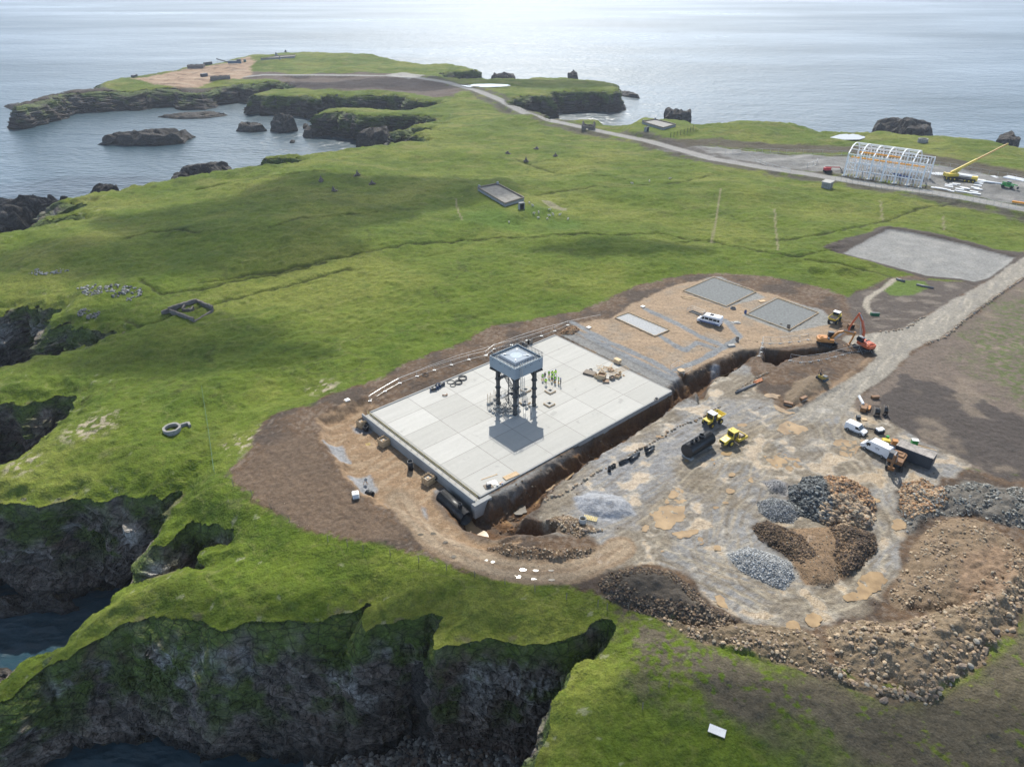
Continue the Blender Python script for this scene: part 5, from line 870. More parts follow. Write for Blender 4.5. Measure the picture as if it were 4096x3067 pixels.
[MB().wheel(x_, y_, .62, .62, .42, 12).obj('wheel', RUBBER, t) for x_ in (-1.6, 1.6) for y_ in (-1.05, 1.05)]
# ---------------------------------------------------------------- white steel frame building
A = at(3374, 703); B_ = at(3679, 750); r_ = ang_(A, B_); Ls = math.dist((A.x, A.y), (B_.x, B_.y)); zg = min(A.z, B_.z) - .1
fb = thing('steel_frame_building', 'white bare steel frame of a barn-shaped hangar with orange crane rails', 'steel frame', (A.x, A.y, zg), r_); WD = 17.0; HE = 10.2; HR = 13.4
def bay(x_, top=True):
    mb = MB(); S_ = .34
    def beam(p, q, r=S_): mb.tube(p, q, r, 4)
    beam((x_, 0, 0), (x_, .35, HE)); beam((x_, 1.8, 0), (x_, 1.9, HE - 1.5), .18); beam((x_, WD, 0), (x_, WD - .35, HE)); beam((x_, WD - 1.8, 0), (x_, WD - 1.9, HE - 1.5), .18)
    if top: beam((x_, .35, HE), (x_, 4.6, HR - .5), .3); beam((x_, 4.6, HR - .5), (x_, WD / 2, HR), .3); beam((x_, WD / 2, HR), (x_, WD - 4.6, HR - .5), .3); beam((x_, WD - 4.6, HR - .5), (x_, WD - .35, HE), .3)
    else: beam((x_, .35, HE), (x_, 2.2, HE + 1.6), .3)
    for z_ in (2.2, 4.4, 6.6, 8.4): beam((x_, 0.1, z_), (x_, 1.85, z_), .18); beam((x_, WD - .1, z_), (x_, WD - 1.85, z_), .18)
    for z_ in (.2, 2.3, 4.5): beam((x_, .1, z_), (x_, 1.8, z_ + 2), .09); beam((x_, WD - .1, z_), (x_, WD - 1.8, z_ + 2), .09)
    return mb
NB = 7
for i in range(NB):
    x_ = Ls * i / (NB - 1); bay(x_, i < NB - 1).obj('portal_frame', WSTEEL, fb)
    MB().cbox((x_, .9, -.15), (1.6, 3.4, .5)).obj('footing', CONC, fb); MB().cbox((x_, WD - .9, -.15), (1.6, 3.4, .5)).obj('footing', CONC, fb)
for i in range(NB - 1):
    x0, x1 = Ls * i / (NB - 1), Ls * (i + 1) / (NB - 1); xm = (x0 + x1) / 2
    for y_ in (0.0, WD):
        mb = MB()
        for z_ in (3.2, 6.4, HE - .2): mb.tube((x0, y_, z_), (x1, y_, z_), .2, 4)
        if y_ == 0: [mb.tube((xm + dx, y_, .2), (xm + dx, y_, 6.4 if dx else HE), .14, 4) for dx in (-1.4, 0, 1.4)]
        else: [mb.tube((x0 + (x1 - x0) * q, y_, 1), (x0 + (x1 - x0) * q, y_, HE), .17, 4) for q in (.25, .5, .75)]
        if i in (0, 3, 5): mb.tube((x0, y_, 6.4), (x1, y_, HE), .1, 4).tube((x1, y_, 3.2), (x0, y_, 6.4), .1, 4)
        mb.obj('wall_rails', WSTEEL, fb)
    pr = MB()
    for y_, z_ in ((2.4, HE + 1.6), (4.6, HR - .45), (WD / 2, HR + .05), (WD - 4.6, HR - .45), (WD - 2.4, HE + 1.6)):
        if i < NB - 2 or y_ < 3: pr.tube((x0, y_, z_), (x1, y_, z_), .18, 4)
    pr.obj('roof_purlins', WSTEEL, fb)
OY = M('crane_orange', (.85, .36, .03), .45, var=.08)
for y_ in (2.2, WD - 2.2): MB().box(1.0, Ls - (.5 if y_ < 5 else 13), y_ - .22, y_ + .22, HE - 2.1, HE - 1.5).obj('crane_rail', OY, fb)
def beams(label, px, px2, n, L_, mat=WSTEEL, name='steel_beams', wd=.35, h=.35, gap=.6, skew=0, grp='stacked steel beams beside the frame'):
    a_ = at(*px); r0 = ang_(a_, at(*px2)); t_ = thing(name, label, 'steel beams', a_, r0, grp)
    for i in range(n): MB().box(skew * i, L_ + skew * i, i * gap, i * gap + wd, .15, .15 + h).obj('beam', mat, t_)
    return t_
beams('white steel beams stacked behind the boom of the mobile crane', (3795, 702), (3900, 716), 5, 11, h=.9, gap=.8); beams('short white beams lying just right of the steel frame', (3710, 690), (3735, 706), 6, 5, gap=.9, h=.2, skew=.5)
beams('white beams fanned out between the steel frame and crane', (3740, 692), (3765, 706), 5, 5, gap=.9, h=.2, skew=.4); beams('long thin white beams laid right of the crane', (3890, 722), (3965, 732), 3, 12, gap=.5)
beams('white panels piled at the right edge of the steel yard', (4010, 712), (4080, 724), 7, 14, gap=.75, h=.4); beams('white beams lying by the fence above the green telehandler', (3960, 706), (4000, 712), 4, 7, gap=.6, h=.2)
beams('orange crane beams lying at the far right beside the road', (4046, 812), (4110, 822), 2, 14, OY, gap=.7, h=.7)
FSL = thing('footing_grid', 'grid of square white footing pads in the gravel below the crane', 'concrete footings', at(3850, 760), r_)
for i, (px, py) in enumerate([(3795,742),(3812,739),(3795,748),(3825,737),(3862,755),(3855,752),(3838,758),(3850,768),(3835,766),(3785,760),(3800,765),(3770,757),(3905,728),(3915,735),(3910,743),(3920,730),(3925,722),(3900,752),(3912,758),(3895,768),(3905,776),(3885,774),(3740,752),(3755,754)]):
    q = Matrix.Rotation(-r_, 4, 'Z') @ (at(px, py) - FSL.location); MB().cbox((q.x, q.y, q.z + .05), (3.2, 1.4, .25)).obj('pad', PVC, FSL)
for px, py, r0 in ((3412, 700, .2), (3520, 716, -.1), (3600, 728, .1)): pass
tl_ = thing('lifting_trolley', 'blue steel trusses lying inside the frame building', 'steel trusses', at(3590, 706), r_); MB().box(0, 6, 0, .4, .1, .7).obj('truss', BLUE, tl_); MB().box(-3, 1, 2, 2.4, .1, .7).obj('truss', BLUE, tl_)

# ---------------------------------------------------------------- ruins and bunkers
def quad_loc(px, z=None, land=True):
    P = [wl(a, b) if z is None else wz(a, b, z) for a, b in px]; return [Vector((p[0], p[1])) for p in P]
def wallbox(mb, a, b, th, z0, z1, holes=0, seed=0):
    """rubble wall with an uneven top"""
    a = Vector((a[0], a[1])); b = Vector((b[0], b[1])); L_ = (b - a).length; n = max(2, int(L_ / .5)); d = (b - a) / L_; q = Vector((-d.y, d.x)) * th / 2; rn = random.Random(seed)
    tops = [z1 + holes * rn.uniform(-1, .25) for _ in range(n + 1)]; vs = []
    for i in range(n + 1):
        p = a + d * L_ * i / n; vs += [(p.x - q.x, p.y - q.y, z0), (p.x + q.x, p.y + q.y, z0), (p.x + q.x, p.y + q.y, tops[i]), (p.x - q.x, p.y - q.y, tops[i])]
    fs = [(3, 2, 1, 0), tuple(4 * n + k for k in range(4))]
    for i in range(n):
        for k in range(4): fs.append((4 * i + k, 4 * i + (k + 1) % 4, 4 * i + 4 + (k + 1) % 4, 4 * i + 4 + k))
    return mb.add(vs, fs)
def bunker(label, px, zt, doors=True, roofc=None):
    P = [wz(a, b, zt) for a, b in px]; o = P[0]; r0 = ang_(P[0], P[3]); t_ = thing('bunker', label, 'bunker', (o[0], o[1], zt), r0, 'wartime bunkers on the moor'); L4 = local(P, o, r0)
    MB().xy(L4, -2.2, -.15).obj('wall', CONCG, t_)
    cx = sum(p[0] for p in L4) / 4; cy = sum(p[1] for p in L4) / 4; inn = [(cx + (p[0] - cx) * .90, cy + (p[1] - cy) * .86) for p in L4]; MB().xy(inn, -.148, .02).obj('roof', roofc or M('bunker_felt', (.17, .165, .15), .9, var=.35, scale=.6), t_)
    mb = MB(); [wallbox(mb, L4[i], L4[(i + 1) % 4], .35, -.15, .55, .06, i) for i in range(4)]; mb.obj('parapet', TIMBERD, t_)
    for p in L4[:2]: MB().cbox((p[0] * .93 + cx * .07, p[1] * .93 + cy * .07, .0), (.8, .8, 1.3)).obj('vent', CONCG, t_)
    return t_, L4
bk_, L4 = bunker('long concrete bunker roof on a grassy mound in the middle of the moor', [(1911,752),(1990,737),(2096,793),(2020,816)], 2.1)
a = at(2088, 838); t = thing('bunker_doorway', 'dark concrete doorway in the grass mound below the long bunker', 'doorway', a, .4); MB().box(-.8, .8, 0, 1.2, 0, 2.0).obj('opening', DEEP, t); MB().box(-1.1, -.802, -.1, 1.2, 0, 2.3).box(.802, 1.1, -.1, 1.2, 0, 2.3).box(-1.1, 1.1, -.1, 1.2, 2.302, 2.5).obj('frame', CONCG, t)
bunker('concrete bunker on a grass mound beside the coast road near the sea', [(2568,488),(2620,479),(2703,499),(2652,513)], -1.6, roofc=STONEL)
bunker('long low bunker on top of the farthest headland', [(1042,237),(1110,225),(1182,221),(1178,227)], -3.6)
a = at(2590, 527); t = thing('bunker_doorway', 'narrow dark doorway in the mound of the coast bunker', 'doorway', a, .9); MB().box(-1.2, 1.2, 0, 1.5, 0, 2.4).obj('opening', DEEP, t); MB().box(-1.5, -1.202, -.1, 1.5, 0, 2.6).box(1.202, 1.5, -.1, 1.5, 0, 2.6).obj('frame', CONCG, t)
# roofless cottage
a = at(2328, 521); b_ = at(2372, 521); r0 = ang_(a, b_); Lh = math.dist(a[:2], b_[:2]); t = thing('ruined_cottage', 'small roofless stone cottage with two gables beside the coast road', 'cottage ruin', a, r0)
for x_ in (0, Lh): MB().add([(x_ - .35, 0, -.3), (x_ - .35, 5.2, -.3), (x_ - .35, 5.2, 2.8), (x_ - .35, 2.6, 4.9), (x_ - .35, 0, 2.8), (x_ + .35, 0, -.3), (x_ + .35, 5.2, -.3), (x_ + .35, 5.2, 2.8), (x_ + .35, 2.6, 4.9), (x_ + .35, 0, 2.8)], [(0, 4, 3, 2, 1), (5, 6, 7, 8, 9), (0, 1, 6, 5), (1, 2, 7, 6), (2, 3, 8, 7), (3, 4, 9, 8), (4, 0, 5, 9)]).obj('gable', STONEM, t)
mb = MB(); wallbox(mb, (.35, 0), (Lh * .36, 0), .6, -.3, 2.6, .3, 3); wallbox(mb, (Lh * .55, 0), (Lh - .35, 0), .6, -.3, 2.5, .3, 4); wallbox(mb, (Lh * .36, 0), (Lh * .55, 0), .598, 1.9, 2.55, .1, 5); mb.obj('front_wall', STONEM, t); mb = MB(); wallbox(mb, (.35, 5.2), (Lh - .35, 5.2), .6, -.3, 2.7, .4, 6); mb.obj('back_wall', STONEM, t)
# hut by the road
a = at(3284, 751); b_ = at(3316, 757); r0 = ang_(a, b_); Lh = math.dist(a[:2], b_[:2]); t = thing('block_hut', 'small grey block hut with flat overhanging roof beside the road', 'hut', a, r0)
MB().box(0, Lh, 0, 3.2, -.3, 2.5).obj('wall', STONEL, t); MB().add([(-.25, -.3, 2.502), (Lh + .25, -.3, 2.502), (Lh + .25, 3.5, 2.9), (-.25, 3.5, 2.9), (-.25, -.3, 2.68), (Lh + .25, -.3, 2.68), (Lh + .25, 3.5, 3.08), (-.25, 3.5, 3.08)], [(3, 2, 1, 0), (4, 5, 6, 7), (0, 1, 5, 4), (1, 2, 6, 5), (2, 3, 7, 6), (3, 0, 4, 7)]).obj('roof', CONC, t); MB().box(Lh + .003, Lh + .02, 1.6, 2.5, 0, 2.0).obj('door', TIMBERD, t)
# square walled ruin
P = [at(677, 1250), at(788, 1208), at(853, 1242), at(777, 1288)]; o = P[0]; t = thing('walled_enclosure', 'square roofless stone enclosure with a small inner cell on the grass', 'stone ruin', o, 0); Lq = [(p.x - o.x, p.y - o.y, p.z - o.z) for p in P]
for i, (h, j) in enumerate(((1.9, .2), (1.6, .3), (.45, .2), (1.7, .25))): mb = MB(); wallbox(mb, Lq[i], Lq[(i + 1) % 4], .5, min(Lq[i][2], Lq[(i + 1) % 4][2]) - .6, max(Lq[i][2], Lq[(i + 1) % 4][2]) * .5 + h * .75, j, i + 9); mb.obj('wall', STONEM, t)
mb = MB(); d_ = (Vector(Lq[1]) - Vector(Lq[0])).normalized(); nn_ = Vector((-d_.y, d_.x, 0)); q = -nn_ * -1.0; wallbox(mb, Vector(Lq[0]) + nn_ * 1.2 + d_ * 1.5, Vector(Lq[1]) + nn_ * 1.2, .5, -.6, 1.1, .25, 20); wallbox(mb, Vector(Lq[0]) - d_ * 2.0, Vector(Lq[0]), .5, -.8, 1.2, .2, 21); mb.obj('outer_wall', STONEM, t)
c0 = at(752, 1243) - o; mb = MB(); wallbox(mb, (c0.x - 1.1, c0.y - .7), (c0.x + 1.1, c0.y - .7), .4, c0.z - .3, c0.z + 1.2, .4, 30); wallbox(mb, (c0.x - 1.1, c0.y - .7), (c0.x - 1.1, c0.y + 1.2), .4, c0.z - .3, c0.z + 1.5, .3, 31); wallbox(mb, (c0.x + 1.1, c0.y - .7), (c0.x + 1.1, c0.y + 1.2), .4, c0.z - .3, c0.z + 1.0, .3, 32); mb.obj('inner_cell', STONEM, t)
# ring shelter
c0 = at(690, 1722); t = thing('stone_ring', 'round grey stone ring shelter with a short entrance passage', 'stone ring', c0, 0); n_ = 28; vs = []; fs = []; rn = random.Random(4)
for i in range(n_): a = 2 * math.pi * i / n_; h = .85 + rn.uniform(-.05, .07); vs += [(r * math.cos(a), r * math.sin(a), z) for r, z in ((1.75, -.4), (1.75, h), (1.3, h), (1.3, -.4))]
for i in range(n_): j = (i + 1) % n_; fs += [(4 * i + k, 4 * j + k, 4 * j + k + 1, 4 * i + k + 1) for k in range(3)]
MB().add(vs, fs).obj('ring_wall', STONEL, t); mb = MB(); wallbox(mb, (1.3, 1.1), (2.6, 2.0), .45, -.4, .85, .05, 1); wallbox(mb, (2.6, 2.0), (3.3, 1.0), .45, -.4, .85, .05, 2); mb.obj('entrance_wall', STONEL, t)
c0 = at(3690, 568); t = thing('round_mounting', 'low round concrete gun mounting on the grass behind the steel frame', 'concrete ring', c0, 0); MB().tube((0, 0, -.3), (0, 0, 1.8), 2.6, 24, inner=1.9).obj('ring_wall', STONEL, t)
# pillbox things on the far headland
for px, py, lb in ((1105, 222, 'tiny concrete plinth on the skyline of the farthest headland'), (1143, 209, 'dark box-like lookout post on the far headland skyline'), (1120, 238, 'dark doorway block below the far headland bunker')):
    c0 = at(px, py); t = thing('concrete_post', lb, 'concrete block', c0, 0); MB().cbox((0, 0, 0), (2.4, 2, 1.4)).obj('base', CONCG, t); MB().cbox((0, 0, 1.402), (1.4, 1.2, 1.3)).obj('top', STONEM, t)
# far container yard
for px, py, px2, py2, h, lb, mt in ((752, 276, 812, 272, 3.4, 'long roofless stone wall ruin at the edge of the far sandy quarry', STONEM), (845, 324, 920, 316, 3.2, 'long stone ruin beside the near rim of the far quarry', STONEM), (822, 262, 850, 258, 2.6, 'dark container at the back of the far quarry', CHAR), (810, 309, 833, 307, 2.6, 'dark container in the middle of the far quarry', CHAR), (536, 311, 552, 308, 2.0, 'small dark box at the left end of the far quarry', CHAR), (975, 250, 984, 249, 2.6, 'small green container on the right of the far quarry', M('dark_green', (.02, .10, .08), .5))):
    a = at(px, py); b_ = at(px2, py2); r0 = ang_(a, b_); L_ = math.dist(a[:2], b_[:2]); t = thing('ruin' if mt is STONEM else 'container', lb, 'stone ruin' if mt is STONEM else 'container', a, r0)
    if mt is STONEM:
        mb = MB(); [wallbox(mb, p, q, .9, -1, h, .6, k_) for k_, (p, q) in enumerate((((0, 0), (L_, 0)), ((L_, 0), (L_, 9)), ((L_, 9), (0, 9)), ((0, 9), (0, 0))))]; mb.obj('wall', mt, t)
    else: MB().box(0, L_, 0, 2.6, 0, h).obj('body', mt, t); MB().box(-.05, L_ + .05, -.05, 2.65, h + .002, h + .12).obj('roof', GREYP, t)
a = at(930, 258); t = thing('stone_crusher', 'blue stone crusher with a long conveyor in the far quarry', 'crusher', a, .15); MB().box(-4, 9, -1.4, 1.4, .8, 3.4).obj('body', M('crusher_blue', (.05, .09, .14), .5), t); MB().tube((-4, 0, 2.2), (-15, 0, 5.6), .6, 4).obj('conveyor', CHAR, t); MB().box(5, 9, -1.6, 1.6, 3.402, 4.8).obj('hopper', CHAR, t)
# ---------------------------------------------------------------- concrete wall ring, pipes, tanks
def pipe(label, a, b, r, mat=BLACKP, name='black_pipe', inner=.85, grp=None, cat='pipe', ribs=0):
    a = Vector(a); b = Vector(b); L_ = (b - a).length; t_ = thing(name, label, cat, a, ang_(a, b), grp); pitch = math.asin((b.z - a.z) / L_); e_ = (L_ * math.cos(pitch), 0, L_ * math.sin(pitch))
    MB().tube((0, 0, 0), e_, r, 16, inner=r * inner).obj('barrel', mat, t_, True)
    if ribs:
        d_ = Vector(e_).normalized(); mb = MB()
        for i in range(ribs): p = d_ * (L_ * (i + .5) / ribs); mb.tube(p - d_ * .04, p + d_ * .04, r * 1.035, 16, inner=r * .99)
        mb.obj('ribs', mat, t_)
    return t_
a = at(1770, 2000, -3.0); b_ = at(1868, 2092, -3.3); a.z = -2.0; b_.z = -2.3; ta = pipe('huge ribbed black plastic tank pipe lying in the wet pit below the slab', a, b_, 1.35, inner=.93, name='ribbed_tank', cat='tank', ribs=26)
L_ = (b_ - a).length; MB().tube((L_ - 1.9, 0, 1.2), (L_ - 1.9, 0, 1.9), .38, 14, inner=.32).obj('inspection_neck', BLACKP, ta, True); MB().tube((-.02, 0, 0), (.02, 0, 0), 1.3, 18).obj('end_cap', BLACKP, ta)
for (x0, y0, x1, y1, bx, by, lb) in ((1462,1698,1513,1678,1449,1702,'timber shuttering box at the end of the upper black drain pipe'), (1551,1765,1601,1745,1536,1778,'timber shuttering box at the end of the middle black drain pipe'), (1729,1918,1785,1892,1713,1930,'timber shuttering box at the end of the lower black drain pipe')):
    a = at(x0, y0, -1.3); b_ = at(x1, y1, -1.0); pipe(lb.replace('timber shuttering box at the end of the', 'short').replace('drain pipe', 'drain pipe joining the slab wall'), a, b_, .36, grp='drain pipes out of the slab wall')
    c0 = at(bx, by, -1.9); t = thing('shuttering_box', lb, 'timber box', (c0.x, c0.y, -1.95), AA_ + .1, 'timber shuttering boxes')
    for s_ in (-1, 1):
        MB().box(-.85, .85, s_ * .80 - .03, s_ * .80 + .03, 0, 1.5).obj('side_panel', TIMBER, t); MB().box(s_ * .80 - .03, s_ * .80 + .03, -.768, .768, 0, 1.5).obj('side_panel', TIMBER, t)
        mb = MB(); [mb.box(x_ - .05, x_ + .05, s_ * .835, s_ * .93, 0, 1.6) for x_ in (-.75, -.25, .25, .75)]; mb.box(-1.05, 1.05, s_ * .935, s_ * 1.03, .4, .5).box(-1.05, 1.05, s_ * .935, s_ * 1.03, 1.1, 1.2); mb.obj('brace', TIMBER, t)
        mb = MB(); [mb.box(s_ * .835 if s_ > 0 else -.93, .93 if s_ > 0 else -.835, y_ - .05, y_ + .05, 0, 1.6) for y_ in (-.6, 0, .6)]; mb.obj('brace', TIMBER, t)
    MB().box(-.76, .76, -.76, .76, .0, 1.1).obj('inner_fill', CONC, t); MB().box(-.2, .2, -.2, .2, 1.102, 1.25).obj('cap', TIMBER, t)
def upright(label, px, py, r, h, z=None, mat=BLACKP, name='manhole_ring', grp=None, inner=.85, cat='manhole'):
    c0 = at(px, py, z) if z is not None else at(px, py); t_ = thing(name, label, cat, c0, 0, grp); MB().tube((0, 0, 0), (0, 0, h), r, 20, inner=r * inner).obj('ring', mat, t_, True); mb = MB(); [mb.tube((0, 0, z_), (0, 0, z_ + .05), r * 1.04, 20, inner=r * .99) for z_ in np.arange(.1, h, .25)]; mb.obj('ribs', mat, t_); MB().tube((0, 0, .02), (0, 0, .06), r * .84, 16).obj('floor', DEEP, t_); return t_
upright('black ribbed manhole pipe standing beside the upper timber box', 1464, 1722, .55, 1.1, -1.9); upright('tall black ribbed manhole pipe between the middle and lower timber boxes', 1643, 1876, .52, 1.9, -1.9); upright('low black ring beside the middle timber box', 1586, 1768, .35, .25, -1.9)
upright('light grey concrete manhole ring on the rubble below the pale gravel heap', 2330, 2090, .62, 1.0, None, CONC, 'concrete_ring', cat='concrete ring')
a = at(1468, 1972, -1.4); b_ = at(1490, 1982, -1.4); a.z = b_.z = -1.25; pipe('short black drum-like pipe lying with white bands beside the white liquid tank', a, b_, .62, ribs=4)
c0 = at(1424, 1990); t = thing('liquid_container', 'white caged cube liquid container on the brown graded earth', 'liquid container', c0, .3); MB().box(-.55, .55, -.55, .55, .15, 1.15).obj('tank', WHITEP, t, False, .1); MB().box(-.6, .6, -.6, .6, 0, .14).obj('pallet', TIMBERD, t); MB().tube((0, 0, 1.15), (0, 0, 1.2), .12, 10).obj('lid', NAVY, t)
mb = MB(); [mb.path([(-.58, -.58, z_), (.58, -.58, z_), (.58, .58, z_), (-.58, .58, z_), (-.58, -.58, z_)], .015, 4) for z_ in (.3, .6, .9, 1.1)]; [mb.tube((x_, -.58, .15), (x_, -.58, 1.1), .015, 4) for x_ in np.linspace(-.58, .58, 5)]; mb.obj('cage', GALV, t)
# cement mixing corner
c0 = at(1462, 1935); t = thing('cement_mixer', 'small cement mixer on the grey gravel patch of the dug floor', 'cement mixer', c0, .4); MB().tube((0, 0, .9), (.35, 0, 1.25), .38, 12, .22).obj('drum', CONCG, t); MB().tube((-.4, 0, 0), (0, 0, .9), .04, 5).tube((.4, .3, 0), (0, 0, .9), .04, 5).tube((.4, -.3, 0), (0, 0, .9), .04, 5).obj('stand', ORG, t)
# main black tank with three necks
a = at(2746, 1812, 1.3); b_ = at(2838, 1756, 1.3); a.z = b_.z = 1.75; ta = pipe('long black plastic tank with three necks resting on blocks in the yard', a, b_, 1.35, inner=.9, name='necked_tank', cat='tank', ribs=30); L_ = (b_ - a).length
for x_, r_ in ((1.3, .33), (2.6, .33), (4.2, .55)): MB().tube((x_, 0, 1.25), (x_, 0, 1.9), r_, 14, inner=r_ * .86).obj('neck', BLACKP, ta, True)
for x_ in (0.0, L_): MB().tube((x_ - .03, 0, 0), (x_ + .03, 0, 0), 1.3, 20).obj('end_cap', BLACKP, ta)
for x_ in (.6, L_ - .7): MB().box(x_ - .4, x_ + .4, -1.1, 1.1, -1.75, -1.28).obj('cradle', CONCG, ta)
# pipes laid along the trench
for k_, (x0, y0, x1, y1) in enumerate([(2478,1858,2556,1816),(2522,1848,2548,1826),(2580,1804,2615,1790),(2585,1820,2612,1800)]):
    a = at(x0, y0); b_ = at(x1, y1); a.z += .3; b_.z += .3; pipe(['longest black pipe lying on the yard edge by the stones', 'short black pipe in front of the longest one', 'back one of the black pipe pair right of the long pipes', 'front one of the black pipe pair right of the long pipes'][k_], a, b_, .32, grp='black pipes laid along the yard edge')
for px, py, lb in ((2437, 1884, 'tall stacked black ring left of the long black pipes'), (2448, 1870, 'black ring behind the tall stacked ring'), (2456, 1864, 'black ring closest to the long black pipes')): upright(lb, px, py, .34, 1.0 if px < 2440 else .45, grp='black rings left of the pipes')
for k_, (x0, y0, x1, y1, mt, lb) in enumerate([(2942,1573,3012,1543,GREYP,'nearest grey pipe of the bundle beside the trench'),(2948,1566,3020,1538,GREYP,'grey pipe behind the nearest in the trench-side bundle'),(3016,1539,3048,1524,TERRA,'front terracotta pipe at the end of the grey bundle'),(3014,1532,3046,1518,TERRA,'rear terracotta pipe at the end of the grey bundle'),(3585,1118,3618,1129,GREYP,'short dark culvert pipe by the small stream'),(3665,1141,3733,1156,GREYP,'long thin grey pipe lying on the peat below the gravel pad')]):
    a = at(x0, y0); b_ = at(x1, y1); a.z += .2; b_.z += .2; pipe(lb, a, b_, .2 if k_ < 4 else .35, mt, 'pipe', grp='loose pipes')
# cable drums
def drum(label, px, py, r, w_, mat, rz):
    c0 = at(px, py); t_ = thing('cable_drum', label, 'cable drum', (c0.x, c0.y, c0.z), rz, 'wooden cable drums'); 
    for s_ in (-1, 1): MB().wheel(0, s_ * w_ / 2, r, r, .08, 20).obj('flange', TIMBERD, t_)
    MB().wheel(0, 0, r, r * .72, w_ - .1, 18).obj('cable', mat, t_)
    return t_
drum('left wooden cable drum beyond the slab kerb behind the tower', 2098, 1388, .75, .7, BLACKP, .9); drum('right wooden cable drum beyond the slab kerb behind the tower', 2120, 1378, .75, .7, BLACKP, .9); drum('black cable drum beside the brown machine parts on the dark peat', 3502, 1660, .95, 1.1, BLACKP, 1.35); drum('large dark cable drum at the right end of the machine parts', 3535, 1655, 1.0, .8, BLACKP, 1.35)
# boxes, reels and loose parts by the container
def part_thing(name, label, cat, px, py, rz, solids, grp=None, z=None):
    c0 = at(px, py) if z is None else at(px, py, z); t_ = thing(name, label, cat, c0, rz, grp)
    for nm, mt, mb in solids: mb.obj(nm, mt, t_)
    return t_
part_thing('hydraulic_breaker', 'brown excavator attachment with a white tube on the dark peat', 'excavator attachment', 3452, 1640, 1.0, [('body', BROWN_, MB().box(-1.0, 1.4, -.6, .5, .1, 1.0)), ('bracket', ORG, MB().box(.2, 1.9, -1.2, -.7, .05, .5)), ('tube', WHITEP, MB().tube((.6, .3, 1.1), (2.6, 1.6, 1.6), .28, 10))])
part_thing('bucket_attachment', 'brown excavator bucket lying on the peat behind the drums', 'bucket', 3500, 1592, .2, [('shell', BROWN_, MB().xz([(-.8, 0), (.8, 0), (.9, .5), (-.9, .6)], -.35, .35)), ('lip', RUST, MB().box(-.85, .85, .352, .45, .05, .3))])
part_thing('bucket_attachment', 'dark bucket on the bank above the folded red excavator arm', 'bucket', 3402, 1312, .1, [('shell', BROWN_, MB().box(-.8, .8, -.4, .4, 0, 1.1)), ('mouth', DEEP, MB().box(-.7, .7, -.43, -.402, .1, 1.0))])
part_thing('bucket_attachment', 'rusty bucket on the lower left end of the road-side bank', 'bucket', 3152, 1618, -.5, [('shell', BROWN_, MB().box(-.9, .9, -.35, .35, 0, .6)), ('lip', RUST, MB().box(-.9, .9, -.45, -.352, 0, .15))])
part_thing('bucket_attachment', 'rusty bucket on the right side of the road-side bank', 'bucket', 3213, 1597, .6, [('shell', BROWN_, MB().box(-.9, .9, -.35, .35, 0, .6)), ('lip', RUST, MB().box(-.9, .9, -.45, -.352, 0, .15))])
part_thing('toolbox', 'dark box draped with white sacks beside the small white van', 'toolbox', 3516, 1732, .2, [('box', NAVY, MB().box(-.8, .8, -.5, .5, 0, .8)), ('sack', PVC, MB().box(-.7, .2, -.55, .5, .802, 1.05).box(.25, .75, -.4, .5, .802, 1.1))])
part_thing('wheeled_bin', 'green bin with pale lid behind the shipping container', 'bin', 3655, 1778, -.2, [('body', GREEN, MB().box(-.55, .55, -.4, .4, .1, 1.1)), ('lid', PVC, MB().box(-.6, .6, -.45, .45, 1.102, 1.18))])
part_thing('crate_stack', 'yellow crates and drum behind the roof of the large white van', 'crates', 3545, 1775, -.3, [('crate', YEL, MB().box(-.9, .5, -.5, .5, 0, 1.0)), ('crate', ORG, MB().box(.9, 1.9, -.4, .6, 0, 1.1)), ('drum', GREEN, MB().tube((.1, .9, 0), (.1, .9, 1.3), .3, 10))])
t = thing('black_hose', 'curved black hose lying in front of the small white van', 'hose', at(3470, 1722), 0); MB().path([(1.9 * math.cos(a) - .3, 1.1 * math.sin(a) - .6, .25) for a in np.linspace(2.4, -.6, 12)], .17, 8).obj('hose', BLACKP, t, True)
part_thing('timber_lengths', 'loose timber lengths behind the shipping container', 'timber', 3700, 1790, -.55, [('plank', TIMBER, MB().box(-2, 2, -.1, .1, 0, .1)), ('plank', TIMBERD, MB().box(-2.3, 1.6, .3, .55, 0, .12))])
part_thing('generator', 'small grey generator with pallet on the yard edge above the small white van', 'generator', 3440, 1676, -.2, [('body', CHAR, MB().box(-.8, 0, -.4, .4, 0, .7)), ('pallet', TIMBER, MB().box(.3, 1.3, -.4, .4, 0, .15))])
part_thing('wooden_skid', 'brown wooden skid beside the trench corner', 'skid', 2938, 1475, .7, [('deck', BROWN_, MB().box(-.7, .7, -.35, .35, .1, .35)), ('runner', TIMBERD, MB().box(-.8, .8, -.45, -.352, 0, .3))])
t = part_thing('yellow_ladders', 'two bright yellow plastic ladder frames beside the concrete ring', 'ladder', 2358, 2082, -.35, []); 
for y_ in (0, .55):
    mb = MB(); mb.box(-1.1, 1.2, y_ - .22, y_ - .17, .35, .42).box(-1.1, 1.2, y_ + .17, y_ + .22, .35, .42); [mb.box(x_ - .04, x_ + .04, y_ - .168, y_ + .168, .35, .41) for x_ in np.linspace(-1, 1.1, 8)]; mb.obj('ladder', YEL, t)
part_thing('yellow_ladder', 'tiny yellow ladder frame on the dug floor left of the middle timber box', 'ladder', 1472, 1777, .4, [('rails', YEL, MB().box(-.5, .5, -.3, -.25, .02, .08).box(-.5, .5, .25, .3, .02, .08)), ('rungs', YEL, MB().box(-.35, -.3, -.248, .248, .02, .07).box(0, .05, -.248, .248, .02, .07).box(.3, .35, -.248, .248, .02, .07))])
